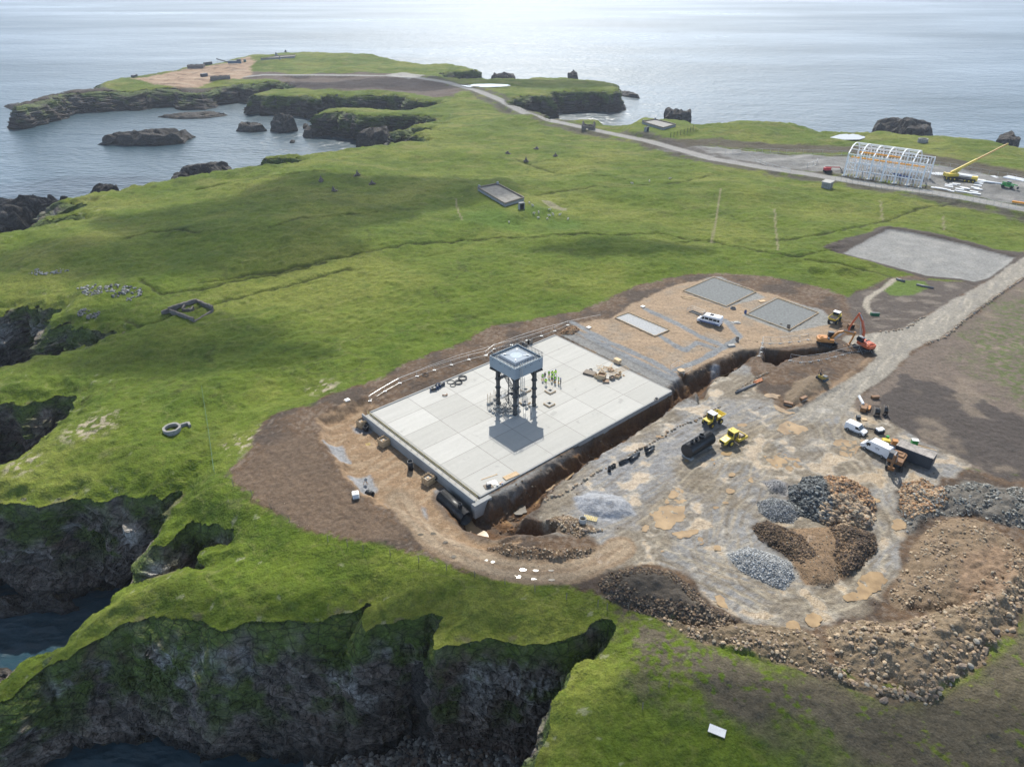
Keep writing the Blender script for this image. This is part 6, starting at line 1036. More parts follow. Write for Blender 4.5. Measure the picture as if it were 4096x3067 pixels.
t = thing('white_board', 'white rectangular board lying on the grass at the bottom right', 'board', at(2868, 2924), -.45); MB().box(-1.0, 1.0, -.55, .55, .1, .16).obj('board', PVC, t); MB().box(-1.03, 1.03, -.58, -.552, .08, .18).box(-1.03, 1.03, .552, .58, .08, .18).obj('frame', GALV, t)
for px, py, lb in ((1389, 1602, 'white board marker on the dark soil at the corner of the fence'), (2355, 1312, 'white cover beside the pile of brown stones behind the slab'), (2571, 1228, 'white square cover at the left edge of the compound')): part_thing('cover_slab', lb, 'cover', px, py, .7, [('base', TIMBER, MB().box(-.65, .65, -.55, .55, 0, .12)), ('cover', PVC, MB().box(-.5, .5, -.45, .45, .122, .3))], 'white covers')
# ---------------------------------------------------------------- things on the slab
def ons(x8, y8): return 1800 + x8 / 2.208, 1300 + y8 / 2.208
def onslab(name, label, cat, x8, y8, rz, solids, grp=None): return part_thing(name, label, cat, *ons(x8, y8), rz, solids, grp, 0.0)
first = None; hb = [((668, 578), 'square concrete upstand behind the caged ladder of the tower'), ((885, 588), 'square concrete upstand just below the group of people'), ((877, 702), 'square concrete upstand nearest the middle of the slab'), ((660, 690), 'square concrete upstand beside the foot of the caged ladder')]
for (x8, y8), lb in hb:
    t = onslab('concrete_upstand', lb, 'concrete upstand', x8, y8, AA_, [('outer_frame', TIMBER, MB().box(-.9, .9, -.9, -.82, 0, .32).box(-.9, .9, .82, .9, 0, .32).box(-.9, -.82, -.818, .818, 0, .32).box(.82, .9, -.818, .818, 0, .32)), ('rim', CONC, MB().box(-.8, .8, -.8, -.35, 0, .36).box(-.8, .8, .35, .8, 0, .36).box(-.8, -.35, -.348, .348, 0, .36).box(.35, .8, -.348, .348, 0, .36)), ('pit', DEEP, MB().box(-.34, .34, -.34, .34, .02, .1))], 'square concrete upstands')
SB = [(397,737),(356,757),(384,775),(427,757),(456,737),(489,700),(430,720),(458,770),(489,757),(489,790),(516,800),(445,800),(412,790),(517,738),(540,760),(543,795),(466,715),(483,722),(675,737),(709,720),(608,762),(435,690),(522,765)]
blk = None
for i, (x8, y8) in enumerate(SB):
    c0 = at(*ons(x8, y8), 0.0)
    if blk is None: blk = onslab('concrete_block', 'small square hollow concrete block at the foot of the tower', 'concrete block', x8, y8, AA_, [('block', CONC, MB().box(-.3, .3, -.3, -.14, 0, .42).box(-.3, .3, .14, .3, 0, .42).box(-.3, -.14, -.138, .138, 0, .42).box(.14, .3, -.138, .138, 0, .42)), ('hole', DEEP, MB().box(-.137, .137, -.137, .137, .02, .25))], 'small hollow blocks round the foot of the tower')
    else: dup(blk, c0, AA_ + .1 * math.sin(i))
for x8, y8, lb in ((341, 700, 'left timber post stand left of the tower'), (366, 690, 'right timber post stand left of the tower'), (398, 660, 'single timber post stand behind the left column')):
    onslab('post_stand', lb, 'post stand', x8, y8, .3, [('base', CONC, MB().box(-.35, .35, -.3, .3, 0, .5)), ('post', TIMBER, MB().box(-.25, -.17, -.05, .05, .502, 2.6).box(.1, .18, -.05, .05, .502, 2.1))], 'timber post stands')
for x8, y8, r, lb in ((112, 473, .95, 'largest black hose coil by the slab kerb'), (75, 510, .85, 'black hose coil in the middle of the four'), (25, 535, .6, 'smallest black hose coil nearest the camera'), (5, 505, .8, 'thin hose coil at the left of the four'), (-218, 440, .7, 'thin dark hose coil at the left corner of the slab')):
    px, py = ons(x8, y8); t = part_thing('hose_coil', lb, 'hose coil', px, py, 0, [], 'hose coils on the slab', 0.0)
    for k_ in range(3 if r > .8 and x8 > 20 else 1):
        MB().path([((r - .14 * (k_ % 2)) * math.cos(a), (r - .14 * (k_ % 2)) * math.sin(a), .09 + .1 * k_) for a in np.linspace(0, 2 * math.pi, 20)], .07, 6).obj('coil', BLACKP, t, True)
for zx, zy, lb, rz in ((1725, 130, 'blue-black pipe fitting nearest the camera of the three'), (1765, 100, 'blue-black pipe fitting in the middle of the three'), (1795, 95, 'blue-black pipe fitting beside the hose coils')) and [(1725, 130, 'blue-black pipe fitting nearest the camera of the three', .4), (1762, 103, 'blue-black pipe fitting in the middle of the three', 1.6), (1795, 93, 'blue-black pipe fitting beside the hose coils', .9)]:
    part_thing('pipe_valve', lb, 'pipe fitting', 900 + zx / 2.07, 1500 + zy / 2.07, rz, [('barrel', BLACKP, MB().tube((-.6, 0, .4), (.6, 0, .4), .3, 12)), ('flange', M('valve_blue', (.02, .05, .12), .4), MB().tube((-.7, 0, .4), (-.6, 0, .4), .42, 14).tube((.6, 0, .4), (.7, 0, .4), .42, 14)), ('branch', BLACKP, MB().tube((0, 0, .4), (0, .6, .6), .25, 10))], 'pipe fittings on the slab', 0.0)
part_thing('split_ring', 'rusty half ring lying alone on the slab near the pipe fittings', 'half ring', 900 + 1820 / 2.07, 1500 + 165 / 2.07, 0, [('shell', BROWN_, MB().path([(.5 * math.cos(a), .5 * math.sin(a), .22) for a in np.linspace(-2.6, .4, 10)], .14, 5)), ('foot', BROWN_, MB().box(-.5, -.35, -.35, -.2, 0, .12))], None, 0.0)
onslab('chipboard_crate', 'plain chipboard crate standing alone at the far edge of the slab', 'crate', 1478, 335, .7, [('box', TIMBER, MB().box(-.5, .5, -.8, .8, .08, 1.0)), ('batten', TIMBERD, MB().box(-.55, .55, -.7, -.6, 0, .078).box(-.55, .55, .6, .7, 0, .078)), ('lid', M('plywood', (.55, .40, .22), .7), MB().box(-.54, .54, -.84, .84, 1.002, 1.05))])
t = onslab('board_stack', 'stack of grey boards at the left end of the timber pile', 'boards', 1232, 432, -.55, []); [MB().box(-1.3, 1.3, -.9 + .04 * i, .9 + .03 * i, .12 * i, .12 * i + .09).obj('board', TIMBERD, t) for i in range(4)]
t = onslab('timber_heap', 'heap of pale timber frames and offcuts behind the box forms', 'timber frames', 1375, 395, .4, []); rn = random.Random(5)
for i in range(16): a = rn.uniform(0, 3.1); x_, y_ = rn.uniform(-1.6, 1.6), rn.uniform(-1.2, 1.2); z_ = .08 * i * .8; MB().cbox((x_, y_, z_ * .8), (rn.uniform(1.0, 2.6), .09, .09), a).obj('batten', TIMBER, t)
t = onslab('long_battens', 'long loose timber battens at the right of the timber pile', 'timber battens', 1480, 405, .62, []); [MB().box(-3.2 + i * .3, 2.8 + i * .2, i * .5 - .9, i * .5 - .82, 0, .08).obj('batten', TIMBER, t) for i in range(4)]
for x8, y8, s_, h, lb in ((1338, 470, .85, 1.15, 'tallest timber box form in the pile on the slab'), (1296, 462, .45, .7, 'small timber box form left of the tallest one'), (1375, 500, .75, .35, 'flat open dark timber form in front of the pile'), (1432, 478, .5, .7, 'dark brown timber box form in the middle of the pile'), (1478, 462, .55, .6, 'pale timber box form at the right of the pile'), (1500, 448, .3, 1.0, 'narrow tall timber box form at the right end of the pile'), (1533, 447, .25, .15, 'small flat square frame alone right of the pile'), (1420, 400, .6, .3, 'flat pale timber form at the back of the pile')):
    onslab('box_form', lb, 'timber box', x8, y8, .35 + x8 * .01, [('shell', TIMBERD if 'dark' in lb else TIMBER, MB().box(-s_, s_, -s_, -s_ + .06, 0, h).box(-s_, s_, s_ - .06, s_, 0, h).box(-s_, -s_ + .06, -s_ + .062, s_ - .062, 0, h).box(s_ - .06, s_, -s_ + .062, s_ - .062, 0, h)), ('inside', BROWN_, MB().box(-s_ + .065, s_ - .065, -s_ + .065, s_ - .065, .01, h * .6))], 'timber box forms')
onslab('cable_coil', 'black drum-like coil behind the grey board stack', 'coil', 1243, 405, 0, [('coil', BLACKP, MB().tube((0, 0, 0), (0, 0, .45), .42, 14, inner=.3)), ('band', GALV, MB().tube((0, 0, .2), (0, 0, .24), .43, 14))])
t = onslab('plank_stack', 'stack of pale planks on the slab edge near the lower corner', 'planks', 540, 1335, .62, []); [MB().box(-1.5, 1.5, -.55 + i * .3, -.3 + i * .3, .1 * j, .1 * j + .08).obj('plank', TIMBER, t) for i in range(4) for j in range(2)]
onslab('long_plank', 'single long plank lying on the lower part of the slab', 'plank', 345, 1342, .5, [('plank', TIMBER, MB().box(-1.6, 1.6, -.08, .08, 0, .06)), ('block', TIMBER, MB().box(1.5, 1.65, -.2, .2, .062, .1))])
onslab('power_tool', 'pallet with a small engine and hose near the lower corner of the slab', 'engine', 340, 1425, .4, [('pallet', TIMBERD, MB().box(-.8, .8, -.6, .6, 0, .12)), ('engine', GREYP, MB().box(-.35, .4, -.3, .3, .122, .7)), ('cap', WHITEP, MB().tube((0, 0, .7), (0, 0, .78), .12, 8))])
onslab('metal_grate', 'grey metal grate lying near the lower corner of the slab', 'grate', 375, 1395, .5, [('grate', GALV, MB().box(-.8, .8, -.5, .5, .02, .1)), ('bars', GREYP, MB().box(-.7, .7, -.4, -.35, .102, .13).box(-.7, .7, 0, .05, .102, .13).box(-.7, .7, .35, .4, .102, .13))])
onslab('white_bucket', 'white bucket on the slab beside the metal grate', 'bucket', 417, 1418, 0, [('pail', WHITEP, MB().tube((0, 0, 0), (0, 0, .35), .16, 12, .2)), ('handle', GALV, MB().path([(.2 * math.cos(a), 0, .35 + .15 * math.sin(a)) for a in np.linspace(0, 3.14, 6)], .012, 4))])
onslab('paint_tins', 'row of orange and blue tins on the slab edge', 'tins', 457, 1397, .5, [('tin', ORG, MB().tube((-.3, 0, 0), (-.3, 0, .25), .12, 10).tube((.1, .1, 0), (.1, .1, .25), .12, 10)), ('tin', BLUE, MB().tube((-.05, -.25, 0), (-.05, -.25, .25), .12, 10))])
onslab('power_float', 'small dark trowelling machine on the right-hand end of the slab', 'trowelling machine', 1822, 660, .5, [('guard', RUST, MB().tube((0, 0, .05), (0, 0, .2), .5, 14, inner=.42)), ('engine', CHAR, MB().box(-.2, .2, -.15, .15, .202, .6)), ('handle', GALV, MB().tube((0, 0, .5), (1.0, .4, 1.0), .03, 5))])
# ---------------------------------------------------------------- compound pads with timber shuttering
def pad(label, px, grp, fill, stakes=True, h=.3):
    P = [wz(a, b, .1) for a, b in px]; o = P[0]; r0 = ang_(P[0], P[1]); zt = gz(*P[2]) ; t_ = thing('shuttered_pad', label, 'foundation pad', (o[0], o[1], max(0.0, zt)), r0, grp); L4 = local(P, o, r0)
    MB().xy(L4, -.1, .08).obj('fill', fill, t_)
    for i in range(4):
        a_, c_ = Vector(L4[i]), Vector(L4[(i + 1) % 4]); d_ = c_ - a_; n = d_.length; q = Vector((d_.y, -d_.x)) / n * (1 if signed_area(np.array(L4)) > 0 else -1); mb = MB(); T = Matrix.Translation((a_.x + q.x * .05, a_.y + q.y * .05, 0)) @ Matrix.Rotation(math.atan2(d_.y, d_.x), 4, 'Z'); mb.box(-.05, n - .04, -.04, .04, 0, h, T); mb.obj('edge_board', TIMBER, t_)
        if stakes and i in (1, 2, 3):
            sk = MB(); [sk.box(x_ - .04, x_ + .04, -.5, -.045, 0, .18, T) for x_ in np.arange(.5, n, 1.1)]; sk.obj('stakes', TIMBER, t_)
    return t_
GRV = M('fresh_gravel', (.155, .165, .165), .95, var=.28, scale=1.6, bump=.8, fine=7)
pad('square grey gravel pad in timber edging, farther of the two', [(2732,1163),(2856,1110),(3024,1168),(2905,1226)], 'timber-edged gravel pads', GRV); pad('square grey gravel pad in timber edging, nearer to the dumper', [(2988,1257),(3111,1194),(3274,1252),(3157,1321)], 'timber-edged gravel pads', GRV)
pad('narrow foundation strip lined with shiny white plastic sheet', [(2460,1271),(2514,1252),(2677,1320),(2620,1345)], None, M('crumpled_sheet', (.23, .245, .26), .6, var=.25, scale=2.5, bump=1.0, fine=5))
def scaff_cage(label, px, py, z, L_, W_, h, rz, hole=True):
    c0 = at(px, py, z); t_ = thing('scaffold_cage', label, 'scaffold barrier', c0, rz); mb = MB()
    for x_ in (-L_ / 2, L_ / 2):
        for y_ in (-W_ / 2, W_ / 2): mb.tube((x_, y_, 0), (x_, y_, h), .035, 5)
    mb.obj('posts', GALV, t_); mb = MB()
    for z_ in (h * .5, h): mb.path([(-L_ / 2, -W_ / 2, z_), (L_ / 2, -W_ / 2, z_), (L_ / 2, W_ / 2, z_), (-L_ / 2, W_ / 2, z_), (-L_ / 2, -W_ / 2, z_)], .03, 5)
    mb.obj('rails', GALV, t_); 
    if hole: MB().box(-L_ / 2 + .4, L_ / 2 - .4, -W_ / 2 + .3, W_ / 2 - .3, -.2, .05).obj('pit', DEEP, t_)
    return t_
scaff_cage('metal pipe barrier round the square hole behind the minibus', 2783, 1252, .0, 4.2, 2.2, 1.1, -.85); tq = scaff_cage('metal pipe barrier round a round manhole at the trench corner', 2723, 1483, 0, 3.6, 3.4, 1.3, -.75, False); MB().tube((0, 0, 0), (0, 0, .3), .8, 18).obj('manhole_cover', TIMBER, tq)
for px, py, lb in ((2932, 1235, 'blue-grey ring with planks between the two gravel pads'),): upright(lb, px, py, .75, .35, None, GREYP, 'manhole_ring')
part_thing('manhole_stack', 'white topped manhole in the gravel beside the minibus track', 'manhole', 2943, 1292, .2, [('base', CONCG, MB().box(-1.1, 1.1, -.7, .7, 0, .2)), ('cover', CONC, MB().box(-.6, .6, -.4, .4, .202, .35))]); part_thing('manhole_stack', 'pale capped manhole beside the gravel strip and earth heap', 'manhole', 2925, 1385, .2, [('base', CONCG, MB().box(-.9, .9, -.5, .5, 0, .3)), ('cover', CONC, MB().box(-.8, .8, -.4, .4, .302, .42))])
part_thing('marker_box', 'dark upright marker box in the gravel by the fence', 'marker box', 2948, 1362, .2, [('box', TIMBERD, MB().box(-.3, .3, -.3, .3, 0, .8)), ('cap', DEEP, MB().box(-.32, .32, -.32, .32, .802, .9))]); part_thing('marker_box', 'dark upright marker box on the corner of the nearer gravel pad', 'marker box', 3153, 1312, .2, [('box', TIMBERD, MB().box(-.3, .3, -.3, .3, 0, .8)), ('cap', DEEP, MB().box(-.32, .32, -.32, .32, .802, .9))])
part_thing('pallet', 'pale timber pallets between the gravel pads', 'pallet', 3048, 1206, .3, [('deck', TIMBER, MB().box(-.9, .9, -.5, .5, .1, .18)), ('blocks', TIMBERD, MB().box(-.9, -.7, -.5, .5, 0, .098).box(.7, .9, -.5, .5, 0, .098))])
part_thing('planks', 'loose pale planks left of the farther gravel pad', 'planks', 2755, 1190, -.4, [('plank', TIMBER, MB().box(-2.4, 2.4, 0, .2, 0, .08)), ('plank', TIMBER, MB().box(-1.8, 1.6, -.8, -.6, 0, .08)), ('plank', TIMBER, MB().box(-1.4, 1.2, -1.3, -1.1, 0, .08))]); part_thing('planks', 'long white plank along the near edge of the nearer gravel pad', 'planks', 3128, 1302, -.45, [('plank', PVC, MB().box(-2.8, 2.8, 0, .3, 0, .08)), ('block', TIMBERD, MB().box(-.6, 0, .35, .6, 0, .3))])
part_thing('barrel', 'blue barrel beside the square hole near the minibus', 'barrel', 2817, 1265, 0, [('drum', BLUE, MB().tube((0, 0, 0), (0, 0, .9), .32, 12)), ('lid', NAVY, MB().tube((0, 0, .902), (0, 0, .95), .3, 12))]); part_thing('barrel', 'dark blue barrel at the left corner of the nearer gravel pad', 'barrel', 2981, 1253, 0, [('drum', BLUE, MB().tube((0, 0, 0), (0, 0, .9), .32, 12)), ('lid', NAVY, MB().tube((0, 0, .902), (0, 0, .95), .3, 12))])
part_thing('silt_trap', 'green silt trap at the end of the small stream', 'silt trap', 3498, 1262, -.1, [('box', M('bottle_green', (.01, .12, .05), .5), MB().box(-1.1, 1.1, -.4, .4, 0, .8)), ('lid', GREYP, MB().box(-.9, .9, -.3, .3, .802, .86))])
# ---------------------------------------------------------------- fences
def fence(label, pts, h, npost, mat=GALV, name='mesh_fence', cat='fence', rails=(.1, 1.0), r=.03, braces=False, mesh=False, grp=None, lan=False):
    P = [Vector(at(a, b)) for a, b in pts]; o = P[0]; t_ = thing(name, label, cat, o, 0, grp); Q = [p - o for p in P]; acc = [0]
    for a_, c_ in zip(Q[:-1], Q[1:]): acc.append(acc[-1] + (c_ - a_).length)
    def pt(s_):
        for i in range(len(acc) - 1):
            if s_ <= acc[i + 1] + 1e-6: f = (s_ - acc[i]) / (acc[i + 1] - acc[i]); return Q[i].lerp(Q[i + 1], f)
        return Q[-1]
    PP = []
    for i in range(npost):
        p = pt(acc[-1] * i / (npost - 1)); g = gz(p.x + o.x, p.y + o.y) - o.z; p = Vector((p.x, p.y, g)); PP.append(p); mb = MB().tube((p.x, p.y, p.z - .2), (p.x, p.y, p.z + h), r * 1.2, 5)
        if braces: mb.tube((p.x, p.y, p.z + h * .7), (p.x + .7, p.y - 1.0, p.z), r, 4).cbox((p.x + .1, p.y, p.z), (.7, .25, .15))
        mb.obj('post', mat, t_)
    rl = MB()
    for f in rails:
        for a_, c_ in zip(PP[:-1], PP[1:]): rl.tube(a_ + Vector((0, 0, h * f)), c_ + Vector((0, 0, h * f)), r, 4)
    rl.obj('rails', mat, t_)
    if mesh:
        ms = MB()
        for a_, c_ in zip(PP[:-1], PP[1:]):
            n = int((c_ - a_).length / .28)
            for i in range(1, n): q = a_.lerp(c_, i / n); ms.tube(q + Vector((0, 0, .1 * h)), q + Vector((0, 0, h)), .006, 3)
        ms.obj('mesh', mat, t_)
    return t_
fence('long grey pipe fence running behind the slab along the moor', [(1478,1605),(1500,1590),(1580,1540),(1650,1512),(1790,1462),(1960,1418),(1960,1400),(2070,1375),(2180,1340),(2270,1302)], 1.3, 14, braces=True, r=.03)
fence('second grey pipe fence line farther out from the slab', [(1482,1598),(1560,1548),(1600,1530),(1800,1448),(1990,1395),(2090,1352),(2240,1308),(2400,1275)], 1.2, 9, r=.03, rails=(1.0,))
fence('grey mesh fence on the compound side of the deep pit', [(3034,1425),(3046,1405),(3047,1368),(3090,1378),(3140,1372),(3190,1368),(3230,1360)], 1.8, 9, mesh=True, braces=True); fence('grey mesh fence in front of the deep pit and excavators', [(3158,1443),(3210,1452),(3262,1445),(3340,1428),(3400,1410),(3470,1405)], 1.8, 10, mesh=True, braces=True)
fence('tall mesh fence along the back of the steel frame yard', [(2900,618),(3050,612),(3200,612),(3380,622),(3560,640),(3700,660),(3900,690),(4096,730)], 2.2, 34, r=.05, mesh=False); fence('low mesh fence beside the road below the steel frame', [(3340,722),(3450,742),(3600,766),(3750,786),(3850,800),(4000,826),(4090,836)], 1.8, 30, r=.05)
fence('white barrier pipes crossing the grey gravel left of the red boom lift', [(3020,645),(3060,660),(3100,672),(3160,688)], 1.2, 6, r=.07); fence('white barrier frame in the gravel behind the boom lift', [(3228,672),(3265,664),(3268,652)], 2.2, 4, r=.08)
fence('line of curved posts on the slope of the coast bunker mound', [(2682,551),(2710,545),(2740,537),(2755,532),(2772,520)], 2.8, 8, STEELD, 'wire_fence', rails=(), r=.10)
fence('green netting fence line running down the hillside', [(809,1557),(822,1640),(838,1740),(851,1840),(859,1897)], 1.1, 7, M('green_net', (.05, .12, .06), .8), 'netting_fence', r=.02, rails=(.3, .6, .95))
fence('wire fence along the inland side of the coast road', [(2020,415),(2060,430),(2120,452),(2160,470),(2200,485)], 1.4, 12, TIMBERD, 'wire_fence', r=.06); fence('wire fence on the grassy skyline of the far headland', [(500,312),(620,300),(760,278),(870,250),(940,236)], 1.4, 16, TIMBERD, 'wire_fence', r=.07)
PPX = [(934,1942),(1010,1982),(1083,2034),(1158,2087),(1312,2165),(1391,2184),(1453,2202),(1562,2222),(1675,2250),(1787,2281),(1900,2305),(2020,2335),(2140,2363),(2265,2396),(2391,2425),(2428,2437),(2514,2438),(2570,2835),(2675,2745)]
pp = None
for i, (px, py) in enumerate(PPX):
    c0 = at(px, py)
    if pp is None: pp = MB().tube((0, 0, -.3), (0, 0, 1.25), .055, 6).tube((0, 0, 1.25), (0.0, 0, 1.32), .055, 6, .01).obj('fence_post', TIMBERD); tag(pp, 'leaning weathered wooden fence post on the grass along the cliff edge', 'fence post', 'fence posts along the cliff edge'); o_ = pp
    else: o_ = pp.copy(); C.objects.link(o_)
    o_.location = c0; o_.rotation_euler = (random.uniform(-.06, .06), random.uniform(-.06, .06), 0)
# cairns
cairn = None
for i, (px, py, lb) in enumerate([(1285,727,'dark stone cairn leftmost on the far slope with a broad base'),(1334,765,'dark stone cairn nearest the camera in the left group'),(1430,704,'dark stone cairn at the back of the left group'),(1488,738,'small pointed cairn right of the left group'),(2031,616,'low dark stone pile near the coast road'),(2104,648,'tall dark cairn right of the low stone pile'),(2222,627,'pointed cairn nearest the coast road'),(2147,598,'reddish stone pile farthest from the camera')]):
    c0 = at(px, py); t = thing('cairn', lb, 'cairn', c0, i * .7, 'stone cairns on the moor'); rn = random.Random(i); s_ = 1.25 if i in (0, 2, 5) else 1.0
    def pile(n, r0, h0, sz):
        mb = MB()
        for k_ in range(n):
            a = rn.uniform(0, 6.3); q = rn.random(); rr = r0 * (1 - q) * rn.uniform(.3, 1); mb.cbox((rr * math.cos(a) * s_, rr * math.sin(a) * s_, h0 * q * s_ - .1), (sz * rn.uniform(.7, 1.4), sz * rn.uniform(.6, 1.2), sz * .7), rn.uniform(0, 3))
        return mb
    pile(26, 1.5, 1.1, .6).obj('base', STONEM, t); pile(9, .5, .6, .5).obj('base_stones', STONEM, t)
    if i not in (4, 7): MB().tube((0, 0, .5), (.05, 0, 2.1 * s_), .42 * s_, 6, .15).obj('upright_stone', STONEM, t)
# sheep
def sheep_mesh():
    V_ = []; E_ = []; R_ = []
    def j(p, r, par=None): V_.append(p); R_.append(r); (E_.append((par, len(V_) - 1)) if par is not None else None); return len(V_) - 1
    m0 = j((0, 0, .62), .27); f_ = j((.35, 0, .64), .24, m0); b2 = j((-.38, 0, .63), .25, m0); nk = j((.55, 0, .80), .12, f_); hd = j((.68, 0, .88), .09, nk); j((.84, 0, .80), .055, hd); j((.66, .14, .92), .02, hd); j((.66, -.14, .92), .02, hd); j((-.62, 0, .62), .05, b2)
    for x_, par in ((.33, f_), (-.36, b2)):
        for s_ in (-1, 1): k_ = j((x_, s_ * .15, .42), .075, par); k2 = j((x_ + (.03 if x_ > 0 else -.05), s_ * .15, .22), .04, k_); j((x_, s_ * .15, .02), .035, k2)
    me = bpy.data.meshes.new('sheep'); me.from_pydata(V_, E_, []); o = bpy.data.objects.new('tmp', me); C.objects.link(o); o.modifiers.new('skin', 'SKIN').use_smooth_shade = True; o.modifiers.new('s', 'SUBSURF').levels = 1
    for i, sv in enumerate(me.skin_vertices[0].data): sv.radius = (R_[i], R_[i]); sv.use_root = (i == 0)
    bpy.context.view_layer.update(); r = bpy.data.meshes.new_from_object(o.evaluated_get(bpy.context.evaluated_depsgraph_get())); bpy.data.objects.remove(o); r.name = 'sheep'; r.materials.append(M('fleece', (.52, .48, .42), .95, var=.12, scale=6, bump=.5)); return r
sm = sheep_mesh()
for i, (zx, zy, lb) in enumerate([(657,1420,'white sheep standing closest below the long bunker path'),(562,1445,'white sheep left of the grazing group'),(656,1473,'white sheep in the middle of the grazing group'),(638,1503,'white sheep nearest the camera in the grazing group'),(748,1465,'brownish sheep at the right of the grazing group'),(690,1463,'white sheep just right of the middle of the group'),(560,1492,'small white sheep at the lower left of the group'),(520,1453,'white sheep at the far left of the group'),(820,1505,'pale sheep apart at the right of the group'),(510,1384,'white sheep beside the bunker doorway'),(480,1360,'white sheep on the mound by the bunker'),(1720,1145,'pale sheep on the ditch bank farthest right'),(1540,1167,'pale sheep on the ditch bank in the middle'),(1387,1187,'pale sheep on the ditch bank farthest left'),(300,1533,'dark sheep alone left of the group')]):
    o = bpy.data.objects.new('sheep', sm); C.objects.link(o); o.location = at(1900 + zx / 2.208, 200 + zy / 2.208); o.rotation_euler = (0, 0, i * 1.7); o.scale = (1.0,) * 3; tag(o, lb, 'sheep', 'sheep grazing on the moor')
# wind-blown puddles with real water
WAT = bpy.data.materials.new('puddle_water'); nn, b = nodes(WAT); b.inputs['Roughness'].default_value = .10; g0 = nn.nodes.new('ShaderNodeNewGeometry'); t0 = nn.nodes.new('ShaderNodeTexNoise'); t0.inputs['Scale'].default_value = .45; t0.inputs['Detail'].default_value = 5; nn.links.new(g0.outputs['Position'], t0.inputs['Vector']); r0_ = nn.nodes.new('ShaderNodeValToRGB'); r0_.color_ramp.elements[0].position = .35; r0_.color_ramp.elements[1].position = .65; r0_.color_ramp.elements[0].color = (.25, .175, .10, 1); r0_.color_ramp.elements[1].color = (.40, .285, .16, 1); nn.links.new(t0.outputs['Fac'], r0_.inputs[0]); nn.links.new(r0_.outputs[0], b.inputs['Base Color']); b.inputs['Specular IOR Level'].default_value = .5
CLR = bpy.data.materials.new('clear_water'); nn, b = nodes(CLR); b.inputs['Base Color'].default_value = (.10, .085, .065, 1); b.inputs['Roughness'].default_value = .10; b.inputs['IOR'].default_value = 1.33; b.inputs['Specular IOR Level'].default_value = .5
def puddle(px, name='puddle', mat=WAT, z=None, pad_=.02, jag=.42, seed=0):
    P = PZ(px, 0 if z is None else z); cx, cy = P.mean(0); zz = gz(cx, cy) + pad_ if z is None else z; P = PZ(px, zz)
    R_ = resample(P, lambda p: .35); n_ = len(R_); k_ = 2
    R_ = (R_ + np.roll(R_, 1, 0) + np.roll(R_, -1, 0)) / 3; c = R_.mean(0); d = R_ - c; L_ = np.linalg.norm(d, axis=1)[:, None] + 1e-6; R_ = R_ + d / L_ * (jag * fb2(R_[:, 0], R_[:, 1], 1.1, 3, 400 + seed)[:, None]); 
    me = bpy.data.meshes.new(name); bmv = [(p[0], p[1], zz) for p in R_]
    from mathutils.geometry import tessellate_polygon
    me.from_pydata(bmv, [], [tuple(t) for t in tessellate_polygon([[Vector(p) for p in bmv]])]); me.materials.append(mat); me.update(); o = bpy.data.objects.new(name, me); C.objects.link(o); o['kind'] = 'structure'; return o
def blob(cx, cy, rx, ry, n=12): return [(cx + rx * math.cos(a), cy + ry * math.sin(a)) for a in np.linspace(0, 2 * math.pi, n, endpoint=False)]
def zz5(l): return [(2300 + a / 2.212, 1900 + b / 2.212) for a, b in l]
PUD = [zz5([(835,140),(900,115),(955,110),(960,170),(940,195),(860,205),(838,180)]), zz5([(660,340),(720,330),(740,290),(800,265),(860,262),(900,280),(970,262),(975,300),(985,360),(960,400),(900,420),(850,470),(780,485),(710,465),(700,420),(680,380)]), zz5([(860,215),(980,215),(985,240),(900,250)]), zz5([(800,200),(830,205),(830,260),(795,255)]),
 zz5([(850,515),(930,495),(1000,480),(1085,480),(1085,515),(1000,545),(900,545)]), zz5([(570,470),(620,440),(665,430),(660,470),(610,505)]), zz5([(1090,540),(1130,545),(1135,610),(1100,615)]), zz5([(1230,1055),(1290,1060),(1340,1110),(1365,1190),(1300,1180),(1245,1120)]),
 [(3365,2385),(3420,2360),(3440,2300),(3490,2285),(3540,2290),(3545,2330),(3500,2370),(3440,2405),(3380,2405)], blob(3175, 2505, 30, 24), [(3220,2460),(3260,2445),(3292,2470),(3288,2500),(3250,2515),(3225,2490)], [(3565,2080),(3600,2070),(3625,2090),(3620,2115),(3575,2120)], [(3480,1995),(3510,1988),(3520,2005),(3490,2010)],
 [(3316,1768),(3350,1752),(3380,1755),(3400,1765),(3468,1755),(3462,1775),(3430,1790),(3420,1815),(3400,1830),(3395,1805),(3360,1795),(3330,1778)], [(3352,1805),(3372,1803),(3400,1822),(3398,1832),(3370,1822)], [(3060,1578),(3080,1573),(3120,1580),(3105,1595),(3070,1590)], [(3090,1615),(3110,1622),(3150,1645),(3190,1650),(3150,1656),(3105,1640)],
 [(3120,1695),(3160,1685),(3200,1700),(3240,1718),(3200,1735),(3140,1738),(3110,1722)], [(3060,1825),(3130,1815),(3190,1830),(3220,1860),(3160,1880),(3090,1868)], blob(2968, 1700, 20, 8), blob(2905, 1812, 24, 10), blob(3005, 1920, 18, 9), blob(2922, 1900, 13, 9), blob(2915, 1963, 18, 9), blob(2850, 1838, 10, 6), blob(2858, 1852, 8, 6), blob(2745, 1840, 10, 6), blob(2640, 1745, 12, 6), blob(3215, 1340, 18, 5), blob(2875, 2190, 16, 14), blob(2720, 2150, 14, 8), blob(2650, 2205, 12, 6),
 zz5([(1340,120),(1400,115),(1415,145),(1370,160)]), blob(2900, 2010, 10, 6), blob(2860, 2028, 12, 5)]
for i, q in enumerate(PUD): puddle(q, seed=i, pad_=.06)
